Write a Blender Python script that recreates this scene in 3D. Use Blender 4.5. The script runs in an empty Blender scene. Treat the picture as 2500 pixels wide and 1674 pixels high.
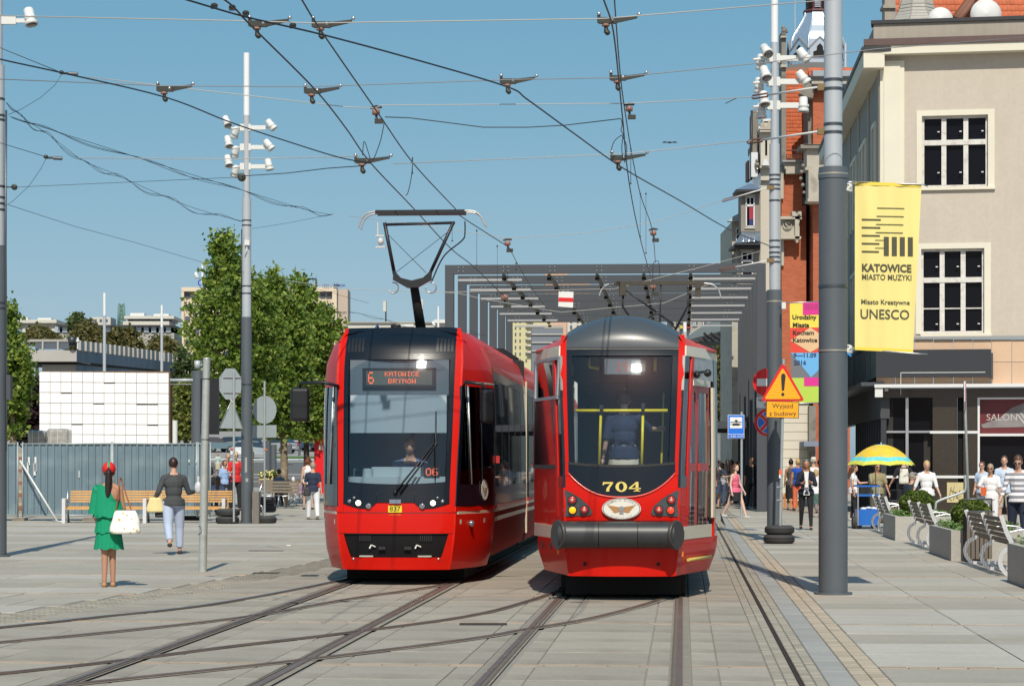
import bpy,bmesh,math,random
from mathutils import Vector,Matrix,noise
R = math.radians
PI = math.pi
SC = bpy.context.scene
COL = SC.collection
random.seed(7)
# ------------------------------------------------------------------ camera, sky, sun, exposure
F_PX,CXP,HORP,EYE = 5826.0,1250.0,1130.0,1.6      # lens in pixels of the 2500 px wide photograph, horizon row, eye height
cam_d = bpy.data.cameras.new('camera'); cam = bpy.data.objects.new('camera',cam_d); COL.objects.link(cam)
cam.location = (0,0,EYE); cam.rotation_euler = (PI/2,0,0)
cam_d.sensor_width = 36; cam_d.lens = F_PX/2500*36
cam_d.shift_y = (HORP-837)/2500
cam_d.clip_start = .5; cam_d.clip_end = 6000
SC.camera = cam
SUN_EL,SUN_AZ = R(47),R(178.6)                          # the sun stands behind the camera
world = bpy.data.worlds.new('World'); SC.world = world; world.use_nodes = True
wn = world.node_tree; wn.nodes.clear()
sky = wn.nodes.new('ShaderNodeTexSky'); sky.sky_type = 'NISHITA'; sky.sun_disc = False
sky.sun_elevation = SUN_EL; sky.sun_rotation = SUN_AZ
sky.air_density = .6; sky.dust_density = 1.0; sky.ozone_density = 2.0; sky.altitude = 0
bg = wn.nodes.new('ShaderNodeBackground'); bg.inputs[1].default_value = .1
wo = wn.nodes.new('ShaderNodeOutputWorld')
sep = wn.nodes.new('ShaderNodeSeparateColor'); com = wn.nodes.new('ShaderNodeCombineColor'); wn.links.new(sky.outputs[0],sep.inputs[0])
for i,(gk,gp) in enumerate(((.97,1.),(2.27,.5),(3.22,.34))):          # soften the gradient: a hazy late summer sky
 pw = wn.nodes.new('ShaderNodeMath'); pw.operation = 'POWER'; pw.inputs[1].default_value = gp; wn.links.new(sep.outputs[i],pw.inputs[0])
 ml = wn.nodes.new('ShaderNodeMath'); ml.operation = 'MULTIPLY'; ml.inputs[1].default_value = gk; wn.links.new(pw.outputs[0],ml.inputs[0]); wn.links.new(ml.outputs[0],com.inputs[i])
wn.links.new(com.outputs[0],bg.inputs[0]); wn.links.new(bg.outputs[0],wo.inputs[0])
sun_d = bpy.data.lights.new('sun','SUN'); sun_d.energy = 4.2; sun_d.angle = R(.5); sun_d.color = (1,.94,.82)
sun = bpy.data.objects.new('sun',sun_d); COL.objects.link(sun)
sd = Vector((math.sin(SUN_AZ)*math.cos(SUN_EL),math.cos(SUN_AZ)*math.cos(SUN_EL),math.sin(SUN_EL)))
sun.rotation_euler = sd.to_track_quat('Z','Y').to_euler(); sun.location = (0,-20,40)
SC.view_settings.view_transform = 'Standard'; SC.view_settings.look = 'None'
SC.view_settings.exposure = 0; SC.view_settings.gamma = 1; SC.view_settings.use_curve_mapping = False
SC.render.engine = 'CYCLES'
SC.cycles.max_bounces = 6; SC.cycles.transparent_max_bounces = 16; SC.cycles.caustics_reflective = False; SC.cycles.caustics_refractive = False
SC.cycles.diffuse_bounces = 3; SC.cycles.glossy_bounces = 3; SC.cycles.use_denoising = True

# ------------------------------------------------------------------ measuring helpers
YAW = R(4.1); SN,CS = math.sin(YAW),math.cos(YAW)     # the tracks run 4.1 degrees to the right of straight ahead
def P(px,py,Y): return Vector(((px-CXP)/F_PX*Y,Y,EYE+(HORP-py)/F_PX*Y))
def G(px,py,z=0):
 Y = F_PX*(EYE-z)/(py-HORP); return Vector(((px-CXP)/F_PX*Y,Y,z))
def PZ(px,py,z):                                       # point of height z seen at a pixel
 Y = F_PX*(z-EYE)/(HORP-py); return Vector(((px-CXP)/F_PX*Y,Y,z))
def XA(px,Y): return (px-CXP)/F_PX*Y
def ZA(py,Y): return EYE+(HORP-py)/F_PX*Y
def T(u,v,z=0): return Vector((u*CS+v*SN,-u*SN+v*CS,z))   # track frame
def UV(p): return (p.x*CS-p.y*SN,p.x*SN+p.y*CS)
# ------------------------------------------------------------------ materials
MATS = {}
def mat(name,col,rough=.6,metal=0.,var=0.,scale=8.,bump=0.,coat=0.,spec=None,emit=None,es=1.,rnd=0.,bscale=None,alpha=None,streak=0.,var2=0.,trans=0.,stain=None):
 if name in MATS: return MATS[name]
 m = bpy.data.materials.new(name); m.use_nodes = True; nt = m.node_tree; N = nt.nodes; L = nt.links
 b = N['Principled BSDF']; b.inputs['Roughness'].default_value = rough; b.inputs['Metallic'].default_value = metal
 c4 = (*col,1); b.inputs['Base Color'].default_value = c4
 if coat: b.inputs['Coat Weight'].default_value = coat; b.inputs['Coat Roughness'].default_value = .04
 if spec is not None: b.inputs['Specular IOR Level'].default_value = spec
 if emit: b.inputs['Emission Color'].default_value = (*emit,1); b.inputs['Emission Strength'].default_value = es
 if alpha is not None: b.inputs['Alpha'].default_value = alpha
 if trans:
  b.inputs['Transmission Weight'].default_value = trans
 src = None
 tc = N.new('ShaderNodeTexCoord')
 def mul(color_socket_or_none,fac_socket,lo,hi):
  mr = N.new('ShaderNodeMapRange'); mr.inputs['To Min'].default_value = lo; mr.inputs['To Max'].default_value = hi
  L.new(fac_socket,mr.inputs['Value'])
  mx = N.new('ShaderNodeMix'); mx.data_type = 'RGBA'; mx.blend_type = 'MULTIPLY'; mx.inputs[0].default_value = 1
  if color_socket_or_none is None: mx.inputs[6].default_value = c4
  else: L.new(color_socket_or_none,mx.inputs[6])
  cb = N.new('ShaderNodeCombineColor')
  for i in range(3): L.new(mr.outputs[0],cb.inputs[i])
  L.new(cb.outputs[0],mx.inputs[7]); return mx.outputs[2]
 if var:
  nz = N.new('ShaderNodeTexNoise'); nz.inputs['Scale'].default_value = scale; nz.inputs['Detail'].default_value = 5; nz.inputs['Roughness'].default_value = .6
  L.new(tc.outputs['Object'],nz.inputs['Vector']); src = mul(src,nz.outputs['Fac'],1-var*1.6,1+var*1.6)
 if var2:
  nz = N.new('ShaderNodeTexNoise'); nz.inputs['Scale'].default_value = scale*14; nz.inputs['Detail'].default_value = 2
  L.new(tc.outputs['Object'],nz.inputs['Vector']); src = mul(src,nz.outputs['Fac'],1-var2*1.8,1+var2*1.8)
 if streak:
  mp = N.new('ShaderNodeMapping'); mp.inputs['Scale'].default_value = (6,6,.5); L.new(tc.outputs['Object'],mp.inputs[0])
  nz = N.new('ShaderNodeTexNoise'); nz.inputs['Scale'].default_value = 1.3; nz.inputs['Detail'].default_value = 4
  L.new(mp.outputs[0],nz.inputs['Vector']); src = mul(src,nz.outputs['Fac'],1-streak*1.6,1+streak*1.6)
 if rnd:
  oi = N.new('ShaderNodeObjectInfo'); src = mul(src,oi.outputs['Random'],1-rnd,1+rnd)
  ge = N.new('ShaderNodeNewGeometry'); src = mul(src,ge.outputs['Random Per Island'],1-rnd,1+rnd)
 if stain:
  nz = N.new('ShaderNodeTexNoise'); nz.inputs['Scale'].default_value = stain[1]; nz.inputs['Detail'].default_value = 6
  L.new(tc.outputs['Object'],nz.inputs['Vector'])
  rp = N.new('ShaderNodeMapRange'); rp.inputs['From Min'].default_value = .52; rp.inputs['From Max'].default_value = .7; rp.inputs['To Max'].default_value = stain[2]
  L.new(nz.outputs['Fac'],rp.inputs['Value'])
  mx = N.new('ShaderNodeMix'); mx.data_type = 'RGBA'; L.new(rp.outputs[0],mx.inputs[0])
  if src is None: mx.inputs[6].default_value = c4
  else: L.new(src,mx.inputs[6])
  mx.inputs[7].default_value = (*stain[0],1); src = mx.outputs[2]
 if src is not None: L.new(src,b.inputs['Base Color'])
 if bump:
  nz = N.new('ShaderNodeTexNoise'); nz.inputs['Scale'].default_value = bscale or scale*6; nz.inputs['Detail'].default_value = 4
  L.new(tc.outputs['Object'],nz.inputs['Vector'])
  bp = N.new('ShaderNodeBump'); bp.inputs['Strength'].default_value = min(1,bump); bp.inputs['Distance'].default_value = .01
  L.new(nz.outputs['Fac'],bp.inputs['Height']); L.new(bp.outputs[0],b.inputs['Normal'])
 MATS[name] = m; return m
def glass_mat(name,tint,rough=.02,ior=1.6,body=0.):  # thin pane: see-through tint with a mirror sheen, optional dusty body
 if name in MATS: return MATS[name]
 m = bpy.data.materials.new(name); m.use_nodes = True; nt = m.node_tree; N = nt.nodes; L = nt.links; N.clear()
 out = N.new('ShaderNodeOutputMaterial'); tr = N.new('ShaderNodeBsdfTransparent'); tr.inputs[0].default_value = (*tint,1)
 gl = N.new('ShaderNodeBsdfGlossy'); gl.inputs['Roughness'].default_value = rough; gl.inputs[0].default_value = (.95,.98,1,1)
 fr = N.new('ShaderNodeFresnel'); fr.inputs[0].default_value = ior
 mx = N.new('ShaderNodeMixShader'); L.new(fr.outputs[0],mx.inputs[0]); L.new(tr.outputs[0],mx.inputs[1]); L.new(gl.outputs[0],mx.inputs[2])
 last = mx.outputs[0]
 if body:
  df = N.new('ShaderNodeBsdfDiffuse'); df.inputs[0].default_value = (.25,.3,.33,1)
  m2 = N.new('ShaderNodeMixShader'); m2.inputs[0].default_value = body; L.new(last,m2.inputs[1]); L.new(df.outputs[0],m2.inputs[2]); last = m2.outputs[0]
 L.new(last,out.inputs[0]); MATS[name] = m; return m
# ------------------------------------------------------------------ object helpers
ORG = {}
def link(o): COL.objects.link(o); return o
def tag(o,label=None,cat=None,group=None,kind=None):
 if label: o['label'] = label
 if cat: o['category'] = cat
 if group: o['group'] = group
 if kind: o['kind'] = kind
 return o
def thing(name,label,cat,loc=(0,0,0),rz=0,group=None,local=False):
 o = bpy.data.objects.new(name,None); o.empty_display_size = .3; link(o)
 o.location = loc; o.rotation_euler = (0,0,rz); ORG[o] = Vector((0,0,0)) if local or rz else Vector(loc)
 return tag(o,label,cat,group)
def copy_tree(o,parent=None,**kw):
 c = o.copy(); COL.objects.link(c); c.parent = parent
 for k in [k for k in o.children]: copy_tree(k,c)
 return c
class MB:
 def __init__(s): s.v = []; s.f = []; s.m = []; s.sm = []; s.cur = 0; s.smooth = False
 def add(s,vs,fs,smooth=None):
  n = len(s.v); s.v.extend([tuple(v) for v in vs]); sm = s.smooth if smooth is None else smooth
  for f in fs: s.f.append(tuple(n+i for i in f)); s.m.append(s.cur); s.sm.append(sm)
  return s
 def box(s,x0,x1,y0,y1,z0,z1,M=None):
  vs = [Vector((x,y,z)) for z in (z0,z1) for y in (y0,y1) for x in (x0,x1)]
  if M is not None: vs = [M @ v for v in vs]
  return s.add(vs,[(0,2,3,1),(4,5,7,6),(0,1,5,4),(2,6,7,3),(0,4,6,2),(1,3,7,5)],False)
 def quad(s,a,b,c,d): return s.add([a,b,c,d],[(0,1,2,3)],False)
 def prism(s,pts,d):                                # planar outline of 3D points pushed along d
  n = len(pts); d = Vector(d); a = [Vector(p) for p in pts]
  return s.add(a+[p+d for p in a],[tuple(range(n))[::-1],tuple(range(n,2*n))]+[(i,(i+1) % n,n+(i+1) % n,n+i) for i in range(n)],False)
 def cone(s,p0,p1,r0,r1,n=10,caps=True,smooth=True,sx=1.):
  p0 = Vector(p0); p1 = Vector(p1); d = (p1-p0)
  if d.length < 1e-6: return s
  q = d.to_track_quat('Z','Y'); vs = []
  for p,r in ((p0,r0),(p1,r1)):
   for i in range(n):
    a = 2*PI*i/n; vs.append(p+q @ Vector((math.cos(a)*r*sx,math.sin(a)*r,0)))
  s.add(vs,[(i,(i+1) % n,n+(i+1) % n,n+i) for i in range(n)],smooth)
  if caps: s.v.extend([tuple(v) for v in vs]); k = len(s.v)-2*n; s.f += [tuple(k+i for i in range(n))[::-1],tuple(k+n+i for i in range(n))]; s.m += [s.cur]*2; s.sm += [False]*2
  return s
 def tube(s,pts,r,n=6,closed=False,caps=True):
  pts = [Vector(p) for p in pts]; k = len(pts); rings = []; up = None
  for i,p in enumerate(pts):
   a = pts[(i-1) % k] if (i or closed) else p; b = pts[(i+1) % k] if (i < k-1 or closed) else p
   d = (b-a).normalized() if (b-a).length > 1e-9 else Vector((0,0,1))
   if up is None: up = Vector((0,0,1)) if abs(d.z) < .9 else Vector((1,0,0))
   x = d.cross(up)
   if x.length < 1e-5: x = d.orthogonal()
   x.normalize(); y = x.cross(d).normalized(); up = y
   rr = r[i] if isinstance(r,(list,tuple)) else r
   rings.append([p+x*math.cos(2*PI*j/n)*rr+y*math.sin(2*PI*j/n)*rr for j in range(n)])
  vs = [v for rg in rings for v in rg]; fs = []
  for i in range(k if closed else k-1):
   a = i*n; b = ((i+1) % k)*n
   for j in range(n): fs.append((a+j,a+(j+1) % n,b+(j+1) % n,b+j))
  s.add(vs,fs,True)
  if caps and not closed:
   q = len(s.v)-len(vs); s.f += [tuple(q+i for i in range(n))[::-1],tuple(q+(k-1)*n+i for i in range(n))]; s.m += [s.cur]*2; s.sm += [False]*2
  return s
 def ball(s,c,r,n=10,m=7,M=None):
  c = Vector(c); r = r if isinstance(r,(tuple,list)) else (r,r,r); vs = [Vector((0,0,-r[2]))]
  for i in range(1,m):
   t = -PI/2+PI*i/m
   for j in range(n): a = 2*PI*j/n; vs.append(Vector((math.cos(t)*math.cos(a)*r[0],math.cos(t)*math.sin(a)*r[1],math.sin(t)*r[2])))
  vs.append(Vector((0,0,r[2])))
  if M is not None: vs = [M @ v for v in vs]
  vs = [v+c for v in vs]; fs = [(0,1+(j+1) % n,1+j) for j in range(n)]
  for i in range(m-2):
   for j in range(n): a = 1+i*n; fs.append((a+j,a+(j+1) % n,a+n+(j+1) % n,a+n+j))
  e = len(vs)-1; fs += [(e,1+(m-2)*n+j,1+(m-2)*n+(j+1) % n) for j in range(n)]
  return s.add(vs,fs,True)
 def lathe(s,prof,c=(0,0,0),n=16,M=None,smooth=True,sx=1,sy=1):
  c = Vector(c); vs = []
  for r,z in prof:
   for j in range(n): a = 2*PI*j/n; vs.append(Vector((math.cos(a)*r*sx,math.sin(a)*r*sy,z)))
  if M is not None: vs = [M @ v for v in vs]
  vs = [v+c for v in vs]; fs = []
  for i in range(len(prof)-1):
   for j in range(n): fs.append((i*n+j,i*n+(j+1) % n,(i+1)*n+(j+1) % n,(i+1)*n+j))
  s.add(vs,fs,smooth); s.v.extend([tuple(v) for v in vs]); q = len(s.v)-len(vs)
  s.f += [tuple(q+i for i in range(n))[::-1],tuple(q+(len(prof)-1)*n+i for i in range(n))]; s.m += [s.cur]*2; s.sm += [False]*2
  return s
 def disc(s,c,r,n=20,nrm=(0,-1,0),th=.004):
  c = Vector(c); nv = Vector(nrm).normalized(); return s.cone(c,c+nv*th,r,r,n,True,False)
 def mesh(s,name,mats,off=Vector((0,0,0))):
  me = bpy.data.meshes.new(name); me.from_pydata([(v[0]-off.x,v[1]-off.y,v[2]-off.z) for v in s.v],[],s.f)
  for m in (mats if isinstance(mats,(list,tuple)) else [mats]): me.materials.append(m)
  me.polygons.foreach_set('material_index',s.m); me.polygons.foreach_set('use_smooth',s.sm); me.update(); return me
 def build(s,name,mats,parent=None,label=None,kind=None):
  if parent is not None: off = ORG.get(parent,Vector((0,0,0)))
  else:
   xs = [v[0] for v in s.v]; ys = [v[1] for v in s.v]; zs = [v[2] for v in s.v]
   off = Vector(((min(xs)+max(xs))/2,(min(ys)+max(ys))/2,min(zs)))
  o = bpy.data.objects.new(name,s.mesh(name,mats,off)); link(o)
  if parent is not None: o.parent = parent; ORG[o] = off
  else: o.location = off; ORG[o] = off
  if label: o['label'] = label
  if kind: o['kind'] = kind
  return o
TS = bpy.data.scenes.new('workshop')
def evaluated(ob):                                      # evaluate one object alone, away from the big scene
 TS.collection.objects.link(ob)
 with bpy.context.temp_override(scene=TS,view_layer=TS.view_layers[0]): dg = bpy.context.evaluated_depsgraph_get()
 dg.update(); me = bpy.data.meshes.new_from_object(ob.evaluated_get(dg),depsgraph=dg); TS.collection.objects.unlink(ob); return me
def text_mb(s,size=1.,bold=0.,center=True,mono=False,sx=1.):     # flat lettering as a mesh in the x-z plane, facing -y, baseline at z=0
 cu = bpy.data.curves.new('t','FONT'); cu.body = s; cu.size = 1; cu.offset = bold; cu.resolution_u = 3
 if center: cu.align_x = 'CENTER'
 ob = bpy.data.objects.new('t',cu); me = evaluated(ob)
 vs = [(v.co.x*size*sx,0,v.co.y*size) for v in me.vertices]; fs = [tuple(p.vertices) for p in me.polygons]
 bpy.data.objects.remove(ob); bpy.data.curves.remove(cu); bpy.data.meshes.remove(me)
 return vs,fs
def put_text(mb,s,M,size,bold=0.,center=True,sx=1.):
 vs,fs = text_mb(s,size,bold,center,sx=sx); mb.add([M @ Vector(v) for v in vs],fs,False); return mb
def Tr(x,y,z): return Matrix.Translation((x,y,z))
def Rz(a): return Matrix.Rotation(a,4,'Z')
def Rx(a): return Matrix.Rotation(a,4,'X')
def Ry(a): return Matrix.Rotation(a,4,'Y')
def lerp(a,b,t): return a+(b-a)*t
def interp(tab,x):
 if x <= tab[0][0]: return tab[0][1]
 for (a,p),(b,q) in zip(tab,tab[1:]):
  if x <= b: return p+(q-p)*(x-a)/(b-a)
 return tab[-1][1]
def seg(a,b,n): return [a+(b-a)*i/n for i in range(n+1)]
def catmull(pts,n=8):
 pts = [Vector(p) for p in pts]; out = []
 for i in range(len(pts)-1):
  p0 = pts[max(0,i-1)]; p1 = pts[i]; p2 = pts[i+1]; p3 = pts[min(len(pts)-1,i+2)]
  for k in range(n):
   t = k/n; out.append(.5*((2*p1)+(p2-p0)*t+(2*p0-5*p1+4*p2-p3)*t*t+(3*p1-p0-3*p2+p3)*t**3))
 out.append(pts[-1]); return out
# common materials
STEEL = mat('brushed_steel',(.55,.56,.57),.38,.9,var=.06,scale=3)
CHROME = mat('polished_steel',(.85,.85,.85),.35,.55)
GALV = mat('galvanised_steel',(.42,.45,.45),.5,.45,var=.1,scale=14)
DARKPAINT = mat('dark_grey_paint',(.075,.09,.105),.45,var=.06,scale=3,coat=.2)
RUBBER = mat('black_rubber',(.02,.02,.021),.75,var=.15,scale=10)
TYRE = mat('dusty_tyre_rubber',(.045,.045,.045),.8,var=.2,scale=9,bump=.3)
BLACK = mat('black_plastic',(.012,.013,.015),.4)
WHITE = mat('white_paint',(.78,.78,.76),.5)
WOOD = mat('golden_bench_wood',(.62,.36,.13),.5,var=.12,scale=5,streak=.1)
GREYWOOD = mat('weathered_bench_wood',(.2,.165,.125),.65,var=.15,scale=6)
# ================================================================== the setting: ground, paving, rails
JOINT = mat('dark_joint_sand',(.14,.125,.105),.95,var=.15,scale=3)
GRANITE = mat('grey_granite_slab',(.372,.336,.278),.75,var=.11,scale=1.1,var2=.09,rnd=.085,bump=.12,stain=((.24,.21,.175),.8,.45))
GRANL = mat('pale_granite_slab',(.43,.40,.345),.75,var=.10,scale=1.1,var2=.08,rnd=.06,bump=.12,stain=((.28,.25,.21),.8,.4))
GRAN2 = mat('track_slab',(.338,.300,.243),.78,var=.13,scale=1.3,var2=.1,rnd=.09,bump=.15,stain=((.19,.155,.12),.9,.6))
SETT = mat('grey_sett',(.30,.265,.21),.85,var=.2,scale=6,rnd=.16,bump=.3)
BEIGE = mat('beige_sett',(.40,.33,.245),.85,var=.15,scale=6,rnd=.12,bump=.3)
ORANGE = mat('rusty_orange_sett',(.38,.28,.20),.85,var=.15,scale=6,rnd=.12,bump=.3)
KERB = mat('kerb_slab',(.32,.31,.285),.75,var=.12,scale=2,var2=.08,rnd=.06)
g = MB(); g.add([(-900,-60,-.012),(900,-60,-.012),(900,3200,-.012),(-900,3200,-.012)],[(0,1,2,3)])
ground = g.build('ground',mat('joint_and_far_ground',(.27,.25,.215),.9,var=.1,scale=.05),kind='structure')
def boundary_left(v):                                   # left kerb line of the tram zone, in track coordinates
 return interp([(10,-8.2),(17,-7.6),(24,-6.85),(30,-6.1),(36.8,-5.55),(45,-5.4),(400,-5.4)],v)
LIM = {}
def pieces(kind,rects,m,parent,base,limit=300,th=.05):
 """rects: (u0,u1,v0,v1) in track coordinates; the nearest 300 in view are objects of their own, the rest one mesh"""
 def seen(r):
  c = T((r[0]+r[1])/2,(r[2]+r[3])/2); px = CXP+F_PX*c.x/max(1,c.y); return -60 < px < 2560 and c.y > 16.2
 vis = sorted([r for r in rects if seen(r)],key=lambda r: r[2]); rest = [r for r in rects if not seen(r)]+vis[limit:]
 cache = {}
 for (u0,u1,v0,v1) in vis[:limit]:
  w,d = round(u1-u0,3),round(v1-v0,3)
  if (w,d) not in cache:
   b = MB(); e = .006; zz = (-th,-.004,0)
   vs = [(x*(w/2-i),y*(d/2-i),z) for z,i in ((-th,0),(-.005,0),(0,e)) for x,y in ((-1,-1),(1,-1),(1,1),(-1,1))]
   b.add(vs,[(0,3,2,1)]+[(k*4+i,k*4+(i+1) % 4,k*4+4+(i+1) % 4,k*4+4+i) for k in range(2) for i in range(4)]+[(8,9,10,11)])
   cache[(w,d)] = b.mesh(kind,m)
  o = bpy.data.objects.new(kind,cache[(w,d)]); link(o); c = T((u0+u1)/2,(v0+v1)/2)
  o.parent = parent; o.location = c-ORG[parent]+Vector((0,0,base+random.uniform(-.002,.001))); o.rotation_euler = (random.uniform(-.002,.002),random.uniform(-.002,.002),-YAW)
 if rest:
  b = MB()
  for (u0,u1,v0,v1) in rest:
   z = base+random.uniform(-.0015,.0005); q = [T(u0,v0,z),T(u1,v0,z),T(u1,v1,z),T(u0,v1,z)]; lo = [p-Vector((0,0,.02)) for p in q]
   b.add(q+lo,[(0,1,2,3),(0,4,5,1),(1,5,6,2),(2,6,7,3),(3,7,4,0)])
  b.build('more_'+kind,m,parent,kind='stuff')
def struct_root(name):
 o = bpy.data.objects.new(name,None); link(o); o['kind'] = 'structure'; ORG[o] = Vector((0,0,0)); return o
plaza = struct_root('plaza_pavement'); trackbed = struct_root('track_pavement'); kerbs = struct_root('kerb_strip')
V0 = 18.8-10                                            # orange strips every five metres
J = .008
slabs = []; slabs2 = []; strips = []; tslabs = []; tstrips = []
rows = []
k = 0; far_v = 150
v = V0
while v < far_v:
 rows.append(('strip',v+J/2,v+.17-J/2)); vv = v+.17
 for i in range(4): rows.append(('slab',vv+J/2,vv+1.2075-J/2)); vv += 1.2075
 v += 5
ridx = 0; rrow = random.Random(4)
for typ,a,b_ in rows:
 ridx += 1
 # right plaza
 if typ == 'strip':
  u = 1.53
  while u < 16: strips.append((u+J/2,u+.23-J/2,a,b_)); u += .23
  u = boundary_left(a)-.45
  while u > -16-a*.05: strips.append((u-.23+J/2,u-J/2,a,b_)); u -= .23
  for (c0,c1) in ((.06,.66),(-1.35,-.09),(-2.93,-1.58),(-4.36,-3.15),(boundary_left(a)+.2,-4.58)):
   n = max(1,int((c1-c0)/.23)); w = (c1-c0)/n
   if a < 60:
    for i in range(n): tstrips.append((c0+i*w+J/2,c0+(i+1)*w-J/2,a,b_))
 else:
  u = 1.53; w = 1.22; S1 = slabs if rrow.random() < .6 else slabs2; S2 = slabs if rrow.random() < .6 else slabs2
  while u < 16+a*.05: S1.append((u+J/2,u+w-J/2,a,b_)); u += w
  u = boundary_left(a)-.45-(.6 if ridx % 2 else .0);
  if ridx % 2: S2.append((u+J/2,u+.6-J/2,a,b_))
  while u > -17-a*.12: S2.append((u-w+J/2,u-J/2,a,b_)); u -= w
  for (c0,c1) in ((.06,.27),(.27,.66),(-1.35,-1.16),(-1.16,-.28),(-.28,-.09),(-1.78,-1.58),(-2.73,-1.78),(-2.93,-2.73),
       (-3.34,-3.15),(-4.17,-3.34),(-4.36,-4.17),(-4.78,-4.58)):
   tslabs.append((c0+J/2,c1-J/2,a,b_))
  c0 = boundary_left(a)+.2
  if c0 < -4.9:
   n = max(1,round((-4.78-c0)/.95)); ww = (-4.78-c0)/n
   for i in range(n): tslabs.append((c0+i*ww+J/2,c0+(i+1)*ww-J/2,a,b_))
pieces('granite_slab',slabs,GRANITE,plaza,0,180); pieces('granite_slab',slabs2,GRANL,plaza,0,120); pieces('orange_sett',strips,ORANGE,plaza,0)
pieces('track_slab',tslabs,GRAN2,trackbed,0); pieces('rusty_sett',tstrips,ORANGE,trackbed,0)
st = []; bs = []; ks = []; ls = []
v = 16.5
while v < 75:
 for i,(a,b_) in enumerate(((.66,.75),(.75,.84),(.876,.96),(.96,1.05))): st.append((a+.005,b_-.005,v+.004+.03*(i % 2),v+.11+.03*(i % 2)))
 v += .118
v = 16.5
while v < 75:
 for i in range(2): bs.append((1.27+i*.13+.005,1.27+(i+1)*.13-.005,v,v+.19))
 v += .2
v = 16.5
while v < 75: ks.append((1.055,1.262,v,v+.99)); v += 1.0
v = 16.
while v < 60:
 c = boundary_left(v)
 for i in range(5): ls.append((c-.42+i*.12,c-.42+(i+1)*.12-.01,v,v+.14))
 v += .15
pieces('grey_sett',st,SETT,kerbs,0); pieces('beige_sett',bs,BEIGE,kerbs,0); pieces('kerb_stone',ks,KERB,kerbs,0)
pieces('boundary_sett',ls,SETT,kerbs,0)
# slot drain
dr = MB(); DR = mat('rusty_drain_steel',(.05,.035,.028),.7,.3,var=.2,scale=20)
for a,b_,z in ((.843,.850,.004),(.866,.873,.004)):
 q = [T(a,16,z),T(b_,16,z),T(b_,90,z),T(a,90,z)]; dr.prism(q,(0,0,-.05))
n = 0; v = 16
while v < 45:
 q = [T(.850,v,.001),T(.866,v,.001),T(.866,v+.035,.001),T(.850,v+.035,.001)]; dr.prism(q,(0,0,-.02)); v += .075
d_ = dr.build('drain_channel',DR,kind='structure')
# rails
RAILTOP = mat('worn_rail_steel',(.19,.13,.105),.45,.3,var=.25,scale=2.5)
RAILSH = mat('shiny_rail_steel',(.30,.33,.38),.3,.8,var=.12,scale=2)
GROOVE = mat('rail_groove_dirt',(.15,.125,.095),.9,var=.3,scale=12)
SEAL = mat('rail_sealant',(.25,.22,.175),.85,var=.25,scale=5)
def ribbon(mb,pts,a,b,z,th=0):
 vs = []
 for i,p in enumerate(pts):
  d = (pts[min(i+1,len(pts)-1)]-pts[max(0,i-1)]).normalized(); nrm = Vector((d.y,-d.x,0))
  vs += [p+nrm*a+Vector((0,0,z)),p+nrm*b+Vector((0,0,z))]
 fs = [(2*i,2*i+1,2*i+3,2*i+2) for i in range(len(pts)-1)]
 if th:
  k = len(vs); vs += [v-Vector((0,0,th)) for v in vs]
  fs += [(2*i,2*i+2,k+2*i+2,k+2*i) for i in range(len(pts)-1)]+[(2*i+1,k+2*i+1,k+2*i+3,2*i+3) for i in range(len(pts)-1)]
 mb.add(vs,fs)
def make_rail(root,pts,side,shiny=False,level=0):
 z = .003*level; k = .62 if level else .85
 r = bpy.data.objects.new('rail',None); link(r); r.parent = root; ORG[r] = Vector((0,0,0))
 pts = [Vector((p.x,p.y,0)) for p in pts]
 b = MB(); ribbon(b,pts,-.095*k,.095*k,.003+z); b.build('sealant_strip',SEAL,r)
 b = MB(); ribbon(b,pts,*((-.032*k,.024*k) if side > 0 else (-.024*k,.032*k)),.014+z,.012); b.build('rail_head',RAILSH if shiny else RAILTOP,r)
 b = MB(); ribbon(b,pts,*((.024*k,.058*k) if side > 0 else (-.058*k,-.024*k)),.0065+z); b.build('groove',GROOVE,r)
 b = MB(); ribbon(b,pts,*((.058*k,.072*k) if side > 0 else (-.072*k,-.058*k)),.013+z,.012); b.build('rail_lip',RAILTOP,r)
tr_r = struct_root('right_tram_track'); tr_l = struct_root('left_tram_track'); tc1 = struct_root('curved_tram_track'); tc2 = struct_root('curved_tram_track')
def line(u,v0,v1,n): return [T(u,lerp(v0,v1,i/n)) for i in range(n+1)]
make_rail(tr_r,line(-1.47,10,170,20),1); make_rail(tr_r,line(-.03,10,170,20),-1)
make_rail(tr_l,line(-4.47,10,170,20),1); make_rail(tr_l,line(-3.04,10,170,20),-1)
def gl(pts,ext=None): return catmull([G(x,y) for x,y in pts]+(ext or []),8)
make_rail(tc1,gl([(-420,1571),(0,1532),(246,1506),(507,1477),(747,1434),(875,1406)]),1,True,1)
make_rail(tc1,gl([(-420,1606),(0,1569),(288,1542),(614,1505),(854,1463),(1067,1431),(1130,1415)]),-1,False,1)
make_rail(tc2,gl([(-300,1668),(0,1645),(320,1610),(560,1579),(865,1543),(1150,1503),(1294,1466),(1375,1438)]),1,False,1)
make_rail(tc2,gl([(-200,1708),(160,1674),(736,1613),(1150,1561),(1282,1538),(1438,1512),(1582,1475),(1661,1445)]),-1,False,1)
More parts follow.
